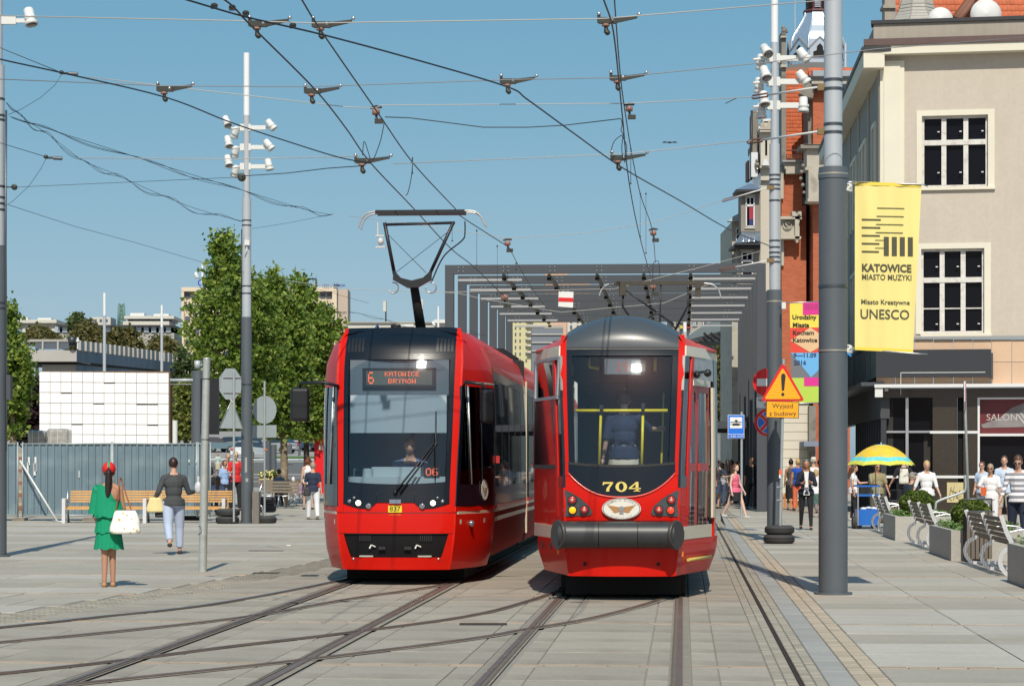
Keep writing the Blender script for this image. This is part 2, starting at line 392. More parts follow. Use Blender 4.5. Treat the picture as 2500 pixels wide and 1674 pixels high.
# asphalt car park and lawn beyond the plaza on the left
ASPH = mat('asphalt',(.12,.118,.115),.9,var=.08,scale=.6)
b = MB(); z = .004; ya,yb = 128,205
b.add([(XA(300,ya),ya,z),(XA(1000,ya),ya,z),(XA(1000,yb),yb,z),(XA(200,yb),yb,z)],[(0,1,2,3)]); b.build('road',ASPH,kind='structure')
b = MB()
for py0,py1 in ((1186,1187.2),(1178,1178.8)):
 a0,a1 = 9322/(py0-1130),9322/(py1-1130)
 b.add([(XA(600,a0),a0,.010),(XA(790,a0+8),a0+8,.010),(XA(790,a0+8.7),a0+8.7,.010),(XA(600,a0+.7),a0+.7,.010)],[(0,1,2,3)])
b.build('road_marking',WHITE,kind='structure')
b = MB(); b.add([(XA(655,205),205,.08),(XA(790,215),215,.08),(XA(800,245),245,.08),(XA(660,235),235,.08)],[(0,1,2,3)])
b.build('grass',mat('mown_grass',(.09,.16,.03),.9,var=.25,scale=.8),kind='stuff')
# ================================================================== the two trams
RED = mat('red_tram_enamel',(.60,.007,.001),.5,coat=.26,spec=.14,var=.06,scale=2,stain=((.36,.012,.006),1.1,.3))
RED2 = mat('sunbleached_red_enamel',(.58,.05,.04),.5,coat=.15,spec=.3,var=.06,scale=3)
REDS = mat('grimy_red_skirt',(.40,.02,.012),.7,spec=.2,var=.25,scale=2,stain=((.10,.06,.045),1.5,.6))
CREAM = mat('cream_enamel',(.62,.55,.42),.4,coat=.2,var=.05,scale=4)
NAVYBLK = mat('blue_black_enamel',(.005,.008,.014),.3,coat=.5,spec=.25)
SLATE = mat('slate_grey_enamel',(.06,.068,.076),.34,coat=.4,var=.05,scale=3)
GRILLE = mat('grille_black',(.007,.007,.008),.6,spec=.2,var=.2,scale=9)
GLASS = glass_mat('tram_glass',(.9,.94,.96),.05,1.5)
GLASSD = glass_mat('dark_tram_glass',(.12,.14,.16),.02,1.6)
INNER = mat('tram_interior_grey',(.10,.14,.19),.8)
DASH = mat('dashboard_grey',(.38,.46,.5),.7)
BLINDM = mat('sun_blind',(.36,.44,.5),.7)
YELRAIL = mat('yellow_handrail',(.9,.70,.02),.35)
LED = mat('orange_led',(.3,.03,.005),.6,emit=(1,.16,.05),es=1.6)
LAMPON = mat('lit_headlamp',(.9,.85,.7),.3,emit=(1,.88,.6),es=3.)
AMBER = mat('lit_amber_lamp',(.9,.3,.01),.3,emit=(1,.35,.0),es=1.3)
REDLENS = mat('red_lamp_lens',(.45,.015,.01),.15,coat=.6)
REDLIT = mat('lit_red_lamp',(.8,.05,.02),.2,emit=(1,.05,.02),es=.8)
CLEARLENS = mat('clear_lamp_lens',(.30,.31,.33),.12,.6)
PLATEY = mat('yellow_number_plate',(.80,.62,.03),.5)
INK = mat('black_ink',(.02,.02,.02),.6)
GOLD = mat('gold_figures',(.75,.60,.16),.45)
UNDER = mat('underframe_black',(.01,.01,.01),.85)

class Shell:
 """a tram end described by its half width, rake and side taper; patches are cut from it and set proud by 'off'"""
 def __init__(s,wf,wb,rake,bulge,c,p=2.0,ease=1.0): s.wf = wf; s.wb = wb; s.rake = rake; s.bulge = bulge; s.c = c; s.p = p; s.ease = ease
 def rk(s,z): return sum(interp(s.rake,z+d) for d in (-.14,-.07,0,.07,.14))/5
 def front(s,x,z,off=0.):
  w = interp(s.wf,z); return Vector((x,s.rk(z)+s.bulge*abs(x/w)**s.p-off,z))
 def side(s,sg,y,z,off=0.):
  w = interp(s.wf,z); b = interp(s.wb,z); y0 = s.rk(z)+s.bulge; t = max(0,min(1,(y-y0)/max(.01,s.c-y0)))
  t = t if s.ease == 1 else math.sin(t*PI/2)**s.ease
  return Vector((sg*(w+(b-w)*t+off),y,z))
 def edge(s,z): return s.rk(z)+s.bulge
 def fpatch(s,mb,zs,xl,xr,off=0.,n=8,th=.02):
  fx = (lambda z,v: v(z) if callable(v) else v); rows = []
  for z in zs: a,b = fx(z,xl),fx(z,xr); rows.append([s.front(a+(b-a)*i/n,z,off) for i in range(n+1)])
  s._sheet(mb,rows,Vector((0,th,0)),True)
 def spatch(s,mb,sg,ys,ye,zs,off=0.,n=6,th=.02):
  fx = (lambda z,v: v(z) if callable(v) else v); rows = []
  for z in zs: a,b = fx(z,ys),fx(z,ye); rows.append([s.side(sg,a+(b-a)*i/n,z,off) for i in range(n+1)])
  s._sheet(mb,rows,Vector((-sg*th,0,0)),sg > 0)
 def _sheet(s,mb,rows,d,flip):
  m = len(rows); n = len(rows[0]); vs = [v for r in rows for v in r]; vs += [v+d for v in vs]; k = m*n; fs = []; face = []
  def q(a,b,c_,d_): fs.append((a,b,c_,d_) if flip else (d_,c_,b,a))
  for i in range(m-1):
   for j in range(n-1): a = i*n+j; face.append((a,a+1,a+n+1,a+n) if flip else (a+n,a+n+1,a+1,a)); q(k+a+n,k+a+n+1,k+a+1,k+a)
  for j in range(n-1): q(j+1,j,k+j,k+j+1); a = (m-1)*n+j; q(a,a+1,k+a+1,k+a)
  for i in range(m-1): a = i*n; q(a,a+n,k+a+n,k+a); a = i*n+n-1; q(a+n,a,k+a,k+a+n)
  mb.add(vs[:k],face,True); mb.add(vs,fs,False)
def F(tab): return lambda z: interp(tab,z)
def N(tab): return lambda z: -interp(tab,z)
def sh_side(S,sg,parent,name,m,a,b,zs,off=0.,n=6,th=.02,label=None):
 mb = MB(); S.spatch(mb,sg,a,b,zs,off,n,th); return mb.build(name,m,parent,label)
def sh_front(S,parent,name,m,a,b,zs,off=0.,n=10,th=.02,label=None):
 mb = MB(); S.fpatch(mb,zs,a,b,off,n,th); return mb.build(name,m,parent,label)
FONT57 = {'6': ['01110','10000','10000','11110','10001','10001','01110'],'0': ['01110','10001','10001','10001','10001','10001','01110'],
 '1': ['00100','01100','00100','00100','00100','00100','01110'],'4': ['00010','00110','01010','10010','11111','00010','00010'],'9': ['01110','10001','10001','01111','00001','00001','01110'],
 'K': ['10001','10010','10100','11000','10100','10010','10001'],'A': ['01110','10001','10001','11111','10001','10001','10001'],'T': ['11111','00100','00100','00100','00100','00100','00100'],
 'O': ['01110','10001','10001','10001','10001','10001','01110'],'W': ['10001','10001','10001','10101','10101','11011','10001'],'I': ['01110','00100','00100','00100','00100','00100','01110'],
 'C': ['01110','10001','10000','10000','10000','10001','01110'],'E': ['11111','10000','10000','11110','10000','10000','11111'],'B': ['11110','10001','10001','11110','10001','10001','11110'],
 'R': ['11110','10001','10001','11110','10100','10010','10001'],'Y': ['10001','01010','00100','00100','00100','00100','00100'],'N': ['10001','11001','10101','10011','10001','10001','10001'],
 'Ó': ['00110','01110','10001','10001','10001','10001','01110']}
def led(mb,s,x,y,z,px,bold=1,pw=None):           # x,z = centre of the line
 pw = pw or px; w = (len(s)*6-1)*pw; x0 = x-w/2
 for i,ch in enumerate(s):
  for r,row in enumerate(FONT57[ch]):
   for c,b in enumerate(row):
    if b == '1':
     a = x0+(i*6+c)*pw; h = z+3.5*px-r*px; e = .08
     mb.quad((a+pw*e,y,h-px*(1-e)),(a+pw*(1-e),y,h-px*(1-e)),(a+pw*(1-e),y,h-px*e),(a+pw*e,y,h-px*e))
def wiper(mb,a,b,r=.008): mb.tube([a,b],r,5)

# ---------------------------------------------------------------- tram 837
tA = thing('tram','red low-floor tram with black front, number 837 and raised pantograph','tram',tuple(T(-3.757,31.0)),-YAW)
cx = 0
SA = Shell([(.2,.70),(.35,.735),(.68,.778),(1.5,.80),(2.3,.83),(2.95,.845),(3.2,.83),(3.40,.78)],
   [(.2,1.06),(.45,1.13),(1.0,1.175),(2.5,1.175),(2.95,1.14),(3.2,1.04),(3.36,.86)],
   [(.2,.06),(.35,.02),(.6,.0),(.95,.02),(1.1,.05),(1.3,.09),(2.0,.22),(2.7,.36),(2.95,.46),(3.1,.525),(3.2,.57),(3.33,.68),(3.42,.88)],.14,1.75,2.2,.95)
wi = [(.9,.70),(1.3,.705),(2.0,.725),(2.91,.742),(3.36,.735)]
zb = [.20,.24,.30,.36];
sh_front(SA,tA,'lower_bumper',RED,lambda z: -interp(SA.wf,z),lambda z: interp(SA.wf,z),[.205,.23,.27,.30,.345,.365],.0,16,.05)
gw = [(.28,.54),(.34,.585),(.5,.645),(.665,.69)]
sh_front(SA,tA,'front_grille',GRILLE,N(gw),F(gw),[.30,.34,.4,.5,.6,.675],-.025,14,.02)
for sg in (-1,1):
 a,b = (lambda z,sg=sg: -interp(SA.wf,z)) if sg < 0 else F(gw),N(gw) if sg < 0 else (lambda z: interp(SA.wf,z))
 sh_front(SA,tA,'bumper_cheek',RED,a,b,[.30,.365,.45,.6,.672],-.002,4,.04)
 # pillars
 if sg < 0: a,b = (lambda z: -interp(SA.wf,z)),N(wi)
 else: a,b = F(wi),(lambda z: interp(SA.wf,z))
 sh_front(SA,tA,'front_pillar',RED,a,b,[.955,1.1,1.3,1.6,2.0,2.4,2.8,3.0,3.1,3.2,3.28,3.34,3.38,3.41],.004,4,.04)
sh_front(SA,tA,'front_panel',RED,lambda z: -interp(SA.wf,z)+.0,lambda z: interp(SA.wf,z),[.682,.72,.8,.9,.945],.002,16,.03)
# red field behind the lamps and black mask with its curved lower edge
sh_front(SA,tA,'lamp_panel',RED,N(wi),F(wi),[.955,1.0,1.05,1.1,1.14],-.006,16,.03)
def mask_lo(x):                                          # lower edge of the black mask at x
 ax = abs(x)
 if ax < .255: return 1.085
 if ax < .30: return lerp(1.085,1.03,(ax-.255)/.045)
 return interp([(.30,1.03),(.37,1.005),(.5,1.012),(.62,1.045),(.71,1.075)],ax)
def strip_between(S,parent,name,m,xs,lo,hi,off,nz=4,th=.02,label=None):
 mb = MB(); rows = []
 for k in range(nz+1): rows.append([S.front(x,lerp(lo(x),hi(x),k/nz),off) for x in xs])
 S._sheet(mb,rows,Vector((0,th,0)),True); return mb.build(name,m,parent,label)
strip_between(SA,tA,'black_mask',NAVYBLK,seg(-.704,.704,40),mask_lo,lambda x: 1.315-.02*(1-(x/.7)**2),.006,6)
# windscreen and its black border
sh_front(SA,tA,'windscreen',GLASS,-.715,.715,seg(1.30,3.0,36),-.012,24,.006)
def scr_lo(x): return 1.36-.035*(1-(x/.7)**2)
strip_between(SA,tA,'windscreen_border',NAVYBLK,seg(-.70,.70,20),lambda x: 1.312-.02*(1-(x/.7)**2),scr_lo,.006,2,.012)
sh_front(SA,tA,'windscreen_border',NAVYBLK,-.735,.735,[2.975,3.01,3.05],.004,14,.02)
for sg in (-1,1):
 a,b = (N(wi),lambda z: -interp(wi,z)+.065) if sg < 0 else ((lambda z: interp(wi,z)-.065),F(wi))
 sh_front(SA,tA,'windscreen_border',NAVYBLK,a,b,seg(1.31,3.0,12),.005,3,.012)
# roof fascia, rounded back into the roof
sh_front(SA,tA,'roof_fascia',NAVYBLK,lambda z: -interp(wi,z),lambda z: interp(wi,z),[3.03,3.1,3.15,3.2,3.25,3.3,3.34,3.37,3.40,3.415],.004,18,.03)
for sg in (-1,1):
 for i in range(5):
  x = sg*(.50+.048*i)
  mb = MB(); S_ = SA; rows = [[S_.front(x+dx+sg*0,z,.0075) for dx in (-.015,.015)] for z in seg(3.08,3.27,6)]; S_._sheet(mb,rows,Vector((0,.02,0)),True)
  mb.build('air_slot',BLACK,tA)
# display housing and leds
hd = MB(); zc = 2.74; yb = SA.front(0,zc).y+.10
hd.box(-.66,.66,yb+.03,yb+.06,2.50,2.97); hd.build('display_housing',mat('display_housing_grey',(.12,.15,.18),.6),tA)
b = MB(); b.box(-.49,.49,yb-.01,yb+.03,2.60,2.86); hb = b.build('destination_display',BLACK,tA)
b = MB(); b.box(-.44,.44,yb-.016,yb-.010,2.635,2.825); b.build('display_screen',mat('display_screen_green',(.10,.115,.10),.6),hb)
b = MB(); led(b,'6',-.375,yb-.02,2.73,.0225,pw=.016); led(b,'KATOWICE',.04,yb-.02,2.782,.0088,pw=.0098); led(b,'BRYNÓW',.04,yb-.02,2.688,.0088,pw=.0105)
b.build('led_lettering',LED,hb)
# cab interior
b = MB(); y = SA.front(0,2.2).y+.13; b.box(-.64,.64,y,y+.01,2.0,2.50); b.build('sun_blind',BLINDM,tA)
b = MB(); b.box(-.70,.70,.25,.75,1.15,1.42); b.box(-.35,.30,.35,.7,1.42,1.55); b.cone((-.40,.33,1.4),(-.40,.33,1.53),.075,.065,12); b.build('dashboard',DASH,tA)
b = MB(); b.box(-.95,.95,1.9,1.95,.5,3.2); b.box(-.80,.80,.7,1.9,.5,.55); b.box(-.78,.78,.95,1.9,3.02,3.06); b.build('cab_lining',INNER,tA)
b = MB(); yy = SA.front(.48,1.5).y+.06; b.box(.36,.56,yy,yy+.04,1.42,1.545); nb = b.build('route_number_box',BLACK,tA)
b = MB(); led(b,'06',.46,yy-.004,1.485,.0135,pw=.0145); b.build('led_lettering',LED,nb)
# wipers
b = MB(); f = SA.front
b.tube([f(.0,1.22,.05),f(.50,1.86,.05)],.012,6); b.tube([f(.06,1.21,.05),f(.53,1.85,.05)],.012,6); b.tube([f(.515,1.38,.03),f(.515,1.85,.05),f(.51,2.28,.03)],.009,5); b.ball(f(.52,1.85,.06),.025,8,6)
b.ball(f(.0,1.22,.04),.03,8,6); b.build('windscreen_wiper',BLACK,tA)
# lamps
for sg in (-1,1):
 for (x,z,r,m,nm) in ((.492,1.078,.036,LAMPON,'headlight'),(.352,1.035,.04,CLEARLENS,'fog_lamp'),(.615,1.10,.026,CLEARLENS,'marker_lamp'),(.55,1.145,.02,CLEARLENS,'marker_lamp')):
  b = MB(); c = f(sg*x,z,.008); b.cone(c,c+Vector((0,-.012,0)),r*1.25,r*1.15,18,True,False); h = b.build('lamp_ring',BLACK,tA) if nm == 'headlight' else None
  b = MB(); b.ball(c+Vector((0,-.012,0)),(r,.012,r),14,8); b.build(nm,m,tA)
 b = MB(); c = f(sg*.30,.50,.0); M = Tr(c.x,c.y-.012,c.z)@Ry(sg*R(0)+R(25)); b.box(-.035,.035,0,.008,.018,.03,M); b.box(-.035,-.018,0,.008,-.03,.03,M); b.build('tow_hook',WHITE,tA)
 b = MB(); b.box(sg*.17-.045,sg*.17+.045,-.005,.02,.47,.51); b.build('latch',RUBBER,tA)
 b = MB(); c = f(sg*.385,.325); b.box(c.x-.09,c.x+.09,c.y-.008,c.y+.02,.372,.392); b.build('marker_strip',mat('clear_strip_lens',(.45,.44,.38),.3),tA)
 b = MB(); c = f(sg*.56,.35); b.ball((c.x,c.y,.345),.018,8,6); b.build('sensor',STEEL,tA)
 b = MB()
 for i in range(6): x = sg*(.33+.028*i); c = f(x,.62); b.box(c.x-.006,c.x+.006,c.y+.004,c.y+.02,.58,.655)
 b.build('grille_louvre',RUBBER,tA)
# seams
for zz in (.677,.95):
 b = MB(); rows = [[f(x,z,-.004) for x in seg(-.76,.76,14)] for z in (zz-.006,zz+.006)]; SA._sheet(b,rows,Vector((0,.02,0)),True); b.build('panel_seam',BLACK,tA)
for sg in (-1,1):
 b = MB(); c0 = f(sg*.25,1.09,.012); c1 = f(sg*.25,1.27,.012); b.tube([c0,c1],.003,4); b.build('panel_seam',BLACK,tA)
b = MB(); c = f(0,1.0,.01); b.box(-.09,.09,c.y-.012,c.y,.955,1.045); pl = b.build('number_plate',PLATEY,tA)
b = MB(); put_text(b,'837',Tr(0,c.y-.014,.972),.095,.004); b.build('plate_number',INK,pl)
b = MB(); c = f(0,1.10,.016); b.box(-.075,.075,c.y-.006,c.y,1.07,1.125); b.build('maker_badge',mat('badge_blue_silver',(.35,.42,.52),.25,.8),tA)
b = MB(); c = f(0,.925,.01); put_text(b,'LUZ  BLUES',Tr(0,c.y-.002,.915),.03,.0); b.build('small_lettering',mat('dull_orange_print',(.7,.25,.05),.6),tA)
# ---- sides and roof of the front car; then the other cars behind
LEN1 = 8.4
zz_all = [.30,.6,.9]
def side_wall(S,sg,root,y0,y1,cab,dirty=False):
 e = (lambda z: S.edge(z)) if cab else y0; c = 1.75
 def sp(name,m,a,b_,zs,off=0.,n=10,label=None): return sh_side(S,sg,root,name,m,a,b_,zs,off,n,.03,label)
 if cab:
  sp('side_skirt',RED,lambda z: S.edge(z)-.01,c,[.205,.3,.45,.6,.8,.93]); sp('side_skirt',REDS,c+.01,y1,[.32,.45,.6,.8,.93],0,2)
  for k in range(2): sp('cream_stripe',CREAM,.22+.05*k,y1,[(.80+.0),(.86)] if k else [.93,.965],.003,10)
  sp('side_band',RED,lambda z: S.edge(z)-.01,y1,[.965,1.0,1.03],0,12)
  sp('cab_side_panel',NAVYBLK,lambda z: S.edge(z)-.01,c,[1.035,1.1,1.2,1.32],0)
  sp('cab_side_panel',NAVYBLK,1.0,c,[1.32,1.8,2.3,2.62],0); sp('cab_side_frame',NAVYBLK,lambda z: S.edge(z)-.01,lambda z: S.edge(z)+.07,[1.32,1.8,2.3,2.62],.0,2)
  sp('cab_side_window',GLASS,lambda z: S.edge(z)+.06,1.01,[1.32,1.8,2.3,2.62],-.012)
  b = MB(); q = [S.side(sg,y,z,.004) for y,z in ((.62,1.32),(.62,2.62))]; b.tube(q,.015,4); b.build('window_bar',STEEL,root)
  sp('cab_roof_side',RED,lambda z: S.edge(z)-.02,c,[2.62,2.8,2.95,3.05,3.12,3.2,3.28,3.34,3.36],0)
  sp('cream_stripe',CREAM,.9,c,[2.665,2.69],.003)
  sp('cantrail',RED,c+.01,y1,[2.86,2.95,3.05,3.12,3.2,3.28,3.36],0,2)
  sp('panel_seam',BLACK,1.745,1.765,[.3,1,2,2.9,3.2],.004,1)
  w0 = c+.02
 else:
  sp('side_skirt',REDS,y0,y1,[.32,.45,.6,.8,.93],0,2); sp('cream_stripe',CREAM,y0,y1,[.93,.965],.003,2); sp('cream_stripe',CREAM,y0,y1,[.80,.86],.003,2)
  sp('side_band',RED,y0,y1,[.965,1.0,1.03],0,2); sp('cantrail',RED,y0,y1,[2.86,2.95,3.05,3.12,3.2,3.28,3.36],0,2); w0 = y0+.05
 n = max(1,round((y1-w0)/1.25)); w = (y1-w0)/n
 sp('window_band',NAVYBLK,w0,y1,[2.74,2.8,2.86],0,2); sp('window_band',NAVYBLK,w0,y1,[1.03,1.15,1.28],0,2)
 for i in range(n):
  a = w0+i*w; sp('side_window',GLASSD,a+.05,a+w-.05,[1.28,2.0,2.74],-.003,1); sp('window_post',NAVYBLK,a-.05,a+.05,[1.28,2.0,2.74],0,1)
def roof(S,root,y0,y1,m):
 b = MB(); vs = []; prof = [(-1.0,3.22),(-.86,3.33),(-.6,3.37),(0,3.39),(.6,3.37),(.86,3.33),(1.0,3.22)]; k = len(prof)
 for y,q in ((y0,.86),(y0+.9,.99),(y1,1)): vs += [Vector((x*q,y,z)) for x,z in prof]
 b.add(vs,[(j*k+i,j*k+i+1,j*k+k+i+1,j*k+k+i) for j in range(2) for i in range(k-1)],True); b.build('roof',m,root)
for sg in (-1,1): side_wall(SA,sg,tA,0,LEN1,True)
roof(SA,tA,.80,LEN1,RED)
b = MB()
b.box(-.55,.55,1.9,3.2,3.38,3.47); b.build('roof_equipment',RUBBER,tA)
b = MB(); b.cone((-.12,1.1,3.36),(-.12,1.1,3.47),.075,.07,14); b.build('roof_antenna',BLACK,tA)
b = MB(); b.cone((-.40,1.3,3.36),(-.40,1.3,3.50),.07,.005,4); b.build('roof_antenna',mat('blue_antenna',(.03,.07,.2),.4),tA)
# emblem on the cab side
def emblem(root,M,r,oval=1.3,words=None):
 b = MB(); n = 28; b.prism([M@Vector((math.cos(2*PI*i/n)*r*oval,0,math.sin(2*PI*i/n)*r)) for i in range(n)],(M.to_3x3()@Vector((0,-.004,0)))); e = b.build('round_emblem',mat('emblem_cream',(.72,.70,.62),.5),root)
 b = MB()
 for sg in (-1,1):
  for k in range(4):
   a = .12+.14*k; pts = [(sg*r*.12,.12-.08*k),(sg*r*(1.0-.12*k)*oval*.72,.28-.17*k),(sg*r*(.86-.14*k)*oval*.72,.14-.16*k),(sg*r*.12,.0-.08*k)]
   b.prism([M@Vector((x,-.005,z*r*1.2)) for x,z in pts],M.to_3x3()@Vector((0,-.003,0)))
 b.build('emblem_wings',mat('emblem_bronze',(.45,.22,.08),.6),e)
 b = MB(); M2 = M@Tr(0,-.008,-.02*r); b.cone(M2@Vector((0,0,0)),M2@Vector((0,-.004,0)),r*.26,r*.26,12,True,False)
 b.prism([M@Vector((x*r,-.006,z*r)) for x,z in ((-.1,-.2),(.1,-.2),(.22,-.5),(-.22,-.5))],M.to_3x3()@Vector((0,-.004,0))); b.build('emblem_wheel',mat('emblem_steel',(.25,.26,.27),.5),e)
 b = MB(); n = 28
 for i in range(n):
  a0,a1 = 2*PI*i/n,2*PI*(i+1)/n
  q = [(math.cos(a)*r*k*(oval*k if 0 else oval),math.sin(a)*r*k) for a,k in ((a0,.97),(a1,.97),(a1,.925),(a0,.925))]
  b.add([M@Vector((x,-.0065,z)) for x,z in q],[(0,1,2,3)])
 if words:
  for txt,top in words:
   nn = len(txt)
   for i,ch in enumerate(txt):
    if top: th = PI/2+(nn/2-i-.5)*(2.35/nn)
    else: th = -PI/2-(nn/2-i-.5)*(1.5/nn)
    rr = .80; p = Vector((math.cos(th)*r*rr*oval,-.0065,math.sin(th)*r*rr)); ang = th-PI/2 if top else th+PI/2
    ang = math.atan2(math.sin(ang)*1.0,math.cos(ang)*oval)
    put_text(b,ch,M@Tr(*p)@Ry(-ang)@Tr(0,0,-.09*r if top else -.05*r),r*(.24 if top else .13),.004)
 b.build('emblem_lettering',mat('emblem_grey_print',(.18,.19,.20),.6),e)
emM = lambda S,sg,y,z: Tr(*S.side(sg,y,z,.006))@Rz(sg*PI/2-sg*R(14))
emblem(tA,emM(SA,1,1.05,1.24),.14,1.0)
b = MB(); c = SA.side(1,.55,.80,.02); b.ball(c,.045,10,8); b.build('side_lamp',CLEARLENS,tA)
b = MB(); c = SA.side(1,1.8,1.65,.03); b.box(c.x-.02,c.x+.03,1.78,1.84,1.6,1.7); b.build('side_marker',REDLENS,tA)
b = MB(); b.box(-.62,.62,.4,LEN1,.24,.34); b.box(-1.0,1.0,1.8,LEN1,.26,.34); b.box(-.8,.8,1.2,3.2,.03,.3); b.build('underframe',UNDER,tA)
for yy in (1.5,3.3):
 for sg in (-1,1): b = MB(); b.cone((sg*.66,yy,.3),(sg*.78,yy,.3),.3,.3,20,True,False); b.build('wheel',UNDER,tA)
# mirrors
b = MB(); M = Tr(-1.335,.52,2.38); b.box(-.125,.125,-.08,.06,-.225,.225,M); o = b.build('mirror_housing',BLACK,tA); bv = o.modifiers.new('bev','BEVEL'); bv.width = .045; bv.segments = 3
b = MB(); b.tube([(-.80,.45,2.62),(-1.0,.40,2.67),(-1.33,.50,2.66),(-1.335,.52,2.6)],.022,8); b.build('mirror_arm',BLACK,tA)
b = MB(); M = Tr(1.17,.40,2.37)@Rz(R(35)); b.box(-.085,.085,-.08,.06,-.24,.2,M); o = b.build('mirror_housing',BLACK,tA); bv = o.modifiers.new('bev','BEVEL'); bv.width = .04; bv.segments = 3
b = MB(); b.tube([(.84,.55,2.60),(.9,.40,2.67),(1.12,.38,2.64),(1.17,.40,2.5)],.026,8); b.build('mirror_arm',BLACK,tA)
# rear cars
for i,(a,bb) in enumerate(((8.9,19.5),(20.0,29.5))):
 r = bpy.data.objects.new('rear_car',None); link(r); r.parent = tA; r.location = (0,0,0); ORG[r] = Vector((0,0,0))
 for sg in (-1,1): side_wall(SA,sg,r,a,bb,False)
 roof(SA,r,a,bb,RED)
 b = MB(); b.box(-1.0,1.0,a,bb,.24,.34); b.box(-.6,.6,a+2,a+6,3.38,3.62); b.build('underframe',UNDER,r)
b = MB()
for yy in (8.4,19.5):
 for i in range(6): q = yy+.01+i*.085; w = 1.10 if i % 2 else 1.05; b.box(-w,w,q,q+.07,.35,3.30)
b.build('gangway_bellows',RUBBER,tA)
b = MB(); b.box(1.15,1.18,8.41,8.43,.45,2.95); b.build('gangway_frame',CREAM,tA)
b = MB(); b.box(-1.0,1.0,1.96,LEN1,.33,.40); b.build('floor',INNER,tA)
b = MB(); b.box(-.25,.25,2.2,29,.5,2.9); b.box(-.9,.9,2.2,29,2.9,3.0)
for i in range(16): b.box(-.85,.85,2.6+i*1.6,2.75+i*1.6,.5,1.9)
b.build('seats_and_lining',INNER,tA)
# pantograph
pg = bpy.data.objects.new('pantograph',None); link(pg); pg.parent = tA; ORG[pg] = Vector((0,0,0))
PX,PY = .02,2.6
zt = 5.155
b = MB(); b.box(PX-.5,PX+.5,PY-.35,PY+.5,3.42,3.50); b.tube([(PX,PY+.35,3.5),(PX-.08,PY+.10,4.16)],[.075,.06],8); b.build('lower_arm',UNDER,pg)
BLKST = mat('dark_pantograph_steel',(.035,.038,.042),.45,.5)
b = MB(); kx,kz = PX-.09,4.17; b.prism([(kx-.26,PY-.05,kz+.16),(kx-.16,PY-.05,kz+.05),(kx,PY-.05,kz+.01),(kx+.16,PY-.05,kz+.05),(kx+.28,PY-.05,kz+.16),(kx+.27,PY-.05,kz+.02),(kx+.07,PY-.05,kz-.09),(kx-.07,PY-.05,kz-.09),(kx-.27,PY-.05,kz+.02)],(0,.12,0)); b.build('knee_joint',BLKST,pg)
b = MB()
for sg in (-1,1):
 b = MB(); c = Vector((kx+sg*.27,PY,kz-.09)); b.tube([c+Vector((math.cos(a)*.075,0,math.sin(a)*.075)) for a in seg(-PI*1.1 if sg > 0 else -PI*.9,PI*.55,14)],.011,6); b.build('spring_coil',STEEL,pg)
b = MB(); b.tube([(kx-.25,PY,kz+.1),(kx-.38,PY-.1,zt-.16)],.026,8); b.tube([(kx+.25,PY,kz+.1),(kx+.60,PY-.1,zt-.16)],.026,8); b.tube([(kx-.38,PY-.1,zt-.19),(kx+.62,PY-.1,zt-.17)],.02,8); b.build('upper_arm',BLKST,pg)
b = MB(); b.tube([(kx-.24,PY,kz+.12),(kx+.52,PY-.1,zt-.3)],.004,4); b.tube([(kx+.2,PY,kz+.12),(kx-.36,PY-.1,zt-.3)],.004,4); b.tube(catmull([(kx+.28,PY,kz+.0),(kx+.45,PY,kz+.35),(kx+.72,PY-.1,zt-.42),(kx+.76,PY-.1,zt-.32),(kx+.76,PY-.1,zt-.15)]),.011,6); b.build('tension_rod',BLKST,pg)
for dy in (-.18,.08):
 b = MB(); b.box(kx-.50,kx+.76,PY+dy-.03,PY+dy+.03,zt-.045,zt+.005); b.build('contact_strip',BLKST,pg)
b = MB(); HORN = mat('pale_horn_alloy',(.55,.55,.53),.4,.6)
for dy in (-.18,.08):
 b.tube(catmull([(kx+.76,PY+dy,zt-.01),(kx+.90,PY+dy,zt-.02),(kx+1.0,PY+dy,zt-.10),(kx+1.05,PY+dy,zt-.22)]),.013,6); b.tube(catmull([(kx-.50,PY+dy,zt-.01),(kx-.62,PY+dy,zt-.04),(kx-.70,PY+dy,zt-.12),(kx-.74,PY+dy,zt-.24)]),.013,6)
b.build('horn',HORN,pg)
b = MB(); b.cone((kx-.47,PY-.14,zt-.16),(kx-.47,PY-.14,zt-.36),.012,.012); b.box(kx-.50,kx-.38,PY-.16,PY-.10,zt-.36,zt-.34); b.ball((kx-.43,PY-.14,zt-.43),(.045,.05,.055)); b.box(kx-.5,kx-.36,PY-.16,PY-.10,zt-.52,zt-.50); b.build('insulator',mat('porcelain',(.6,.6,.58),.3),pg)

# ---------------------------------------------------------------- tram 704
tB = thing('tram','older red tram with number 704 and dark grey roof dome','tram',tuple(T(-.75,29.1)*.948+Vector((0,0,.083))),-YAW); tB.scale = (.948,)*3
SB = Shell([(.2,.655),(.565,.70),(1.2,.715),(1.6,.72),(2.6,.76),(3.0,.775),(3.2,.77),(3.39,.72)],
   [(.2,1.08),(.5,1.19),(1.5,1.20),(2.9,1.19),(3.06,1.17),(3.2,1.0)],
   [(.2,.12),(.45,.11),(.6,.10),(.9,.06),(1.2,.05),(1.55,.09),(2.3,.21),(2.6,.28),(3.0,.45),(3.1,.52),(3.25,.70),(3.39,1.05)],.10,2.0,2.2)
wp = [(1.0,.60),(1.45,.645),(2.0,.665),(2.9,.695),(3.2,.70)]   # inner edge of the red pillars
fB = SB.front
def arc_lo(x): return 1.185+.30*(min(1,abs(x)/.66))**2.6           # lower edge of the black apron under the screen
def scr_lo2(x): return 1.55+.0+.035*(abs(x)/.66)**2
sh_front(SB,tB,'windscreen',GLASS,N(wp),F(wp),seg(1.52,3.01,32),-.012,24,.006)
strip_between(SB,tB,'black_apron',NAVYBLK,seg(-.655,.655,26),arc_lo,lambda x: scr_lo2(x)+.0,.004,5)
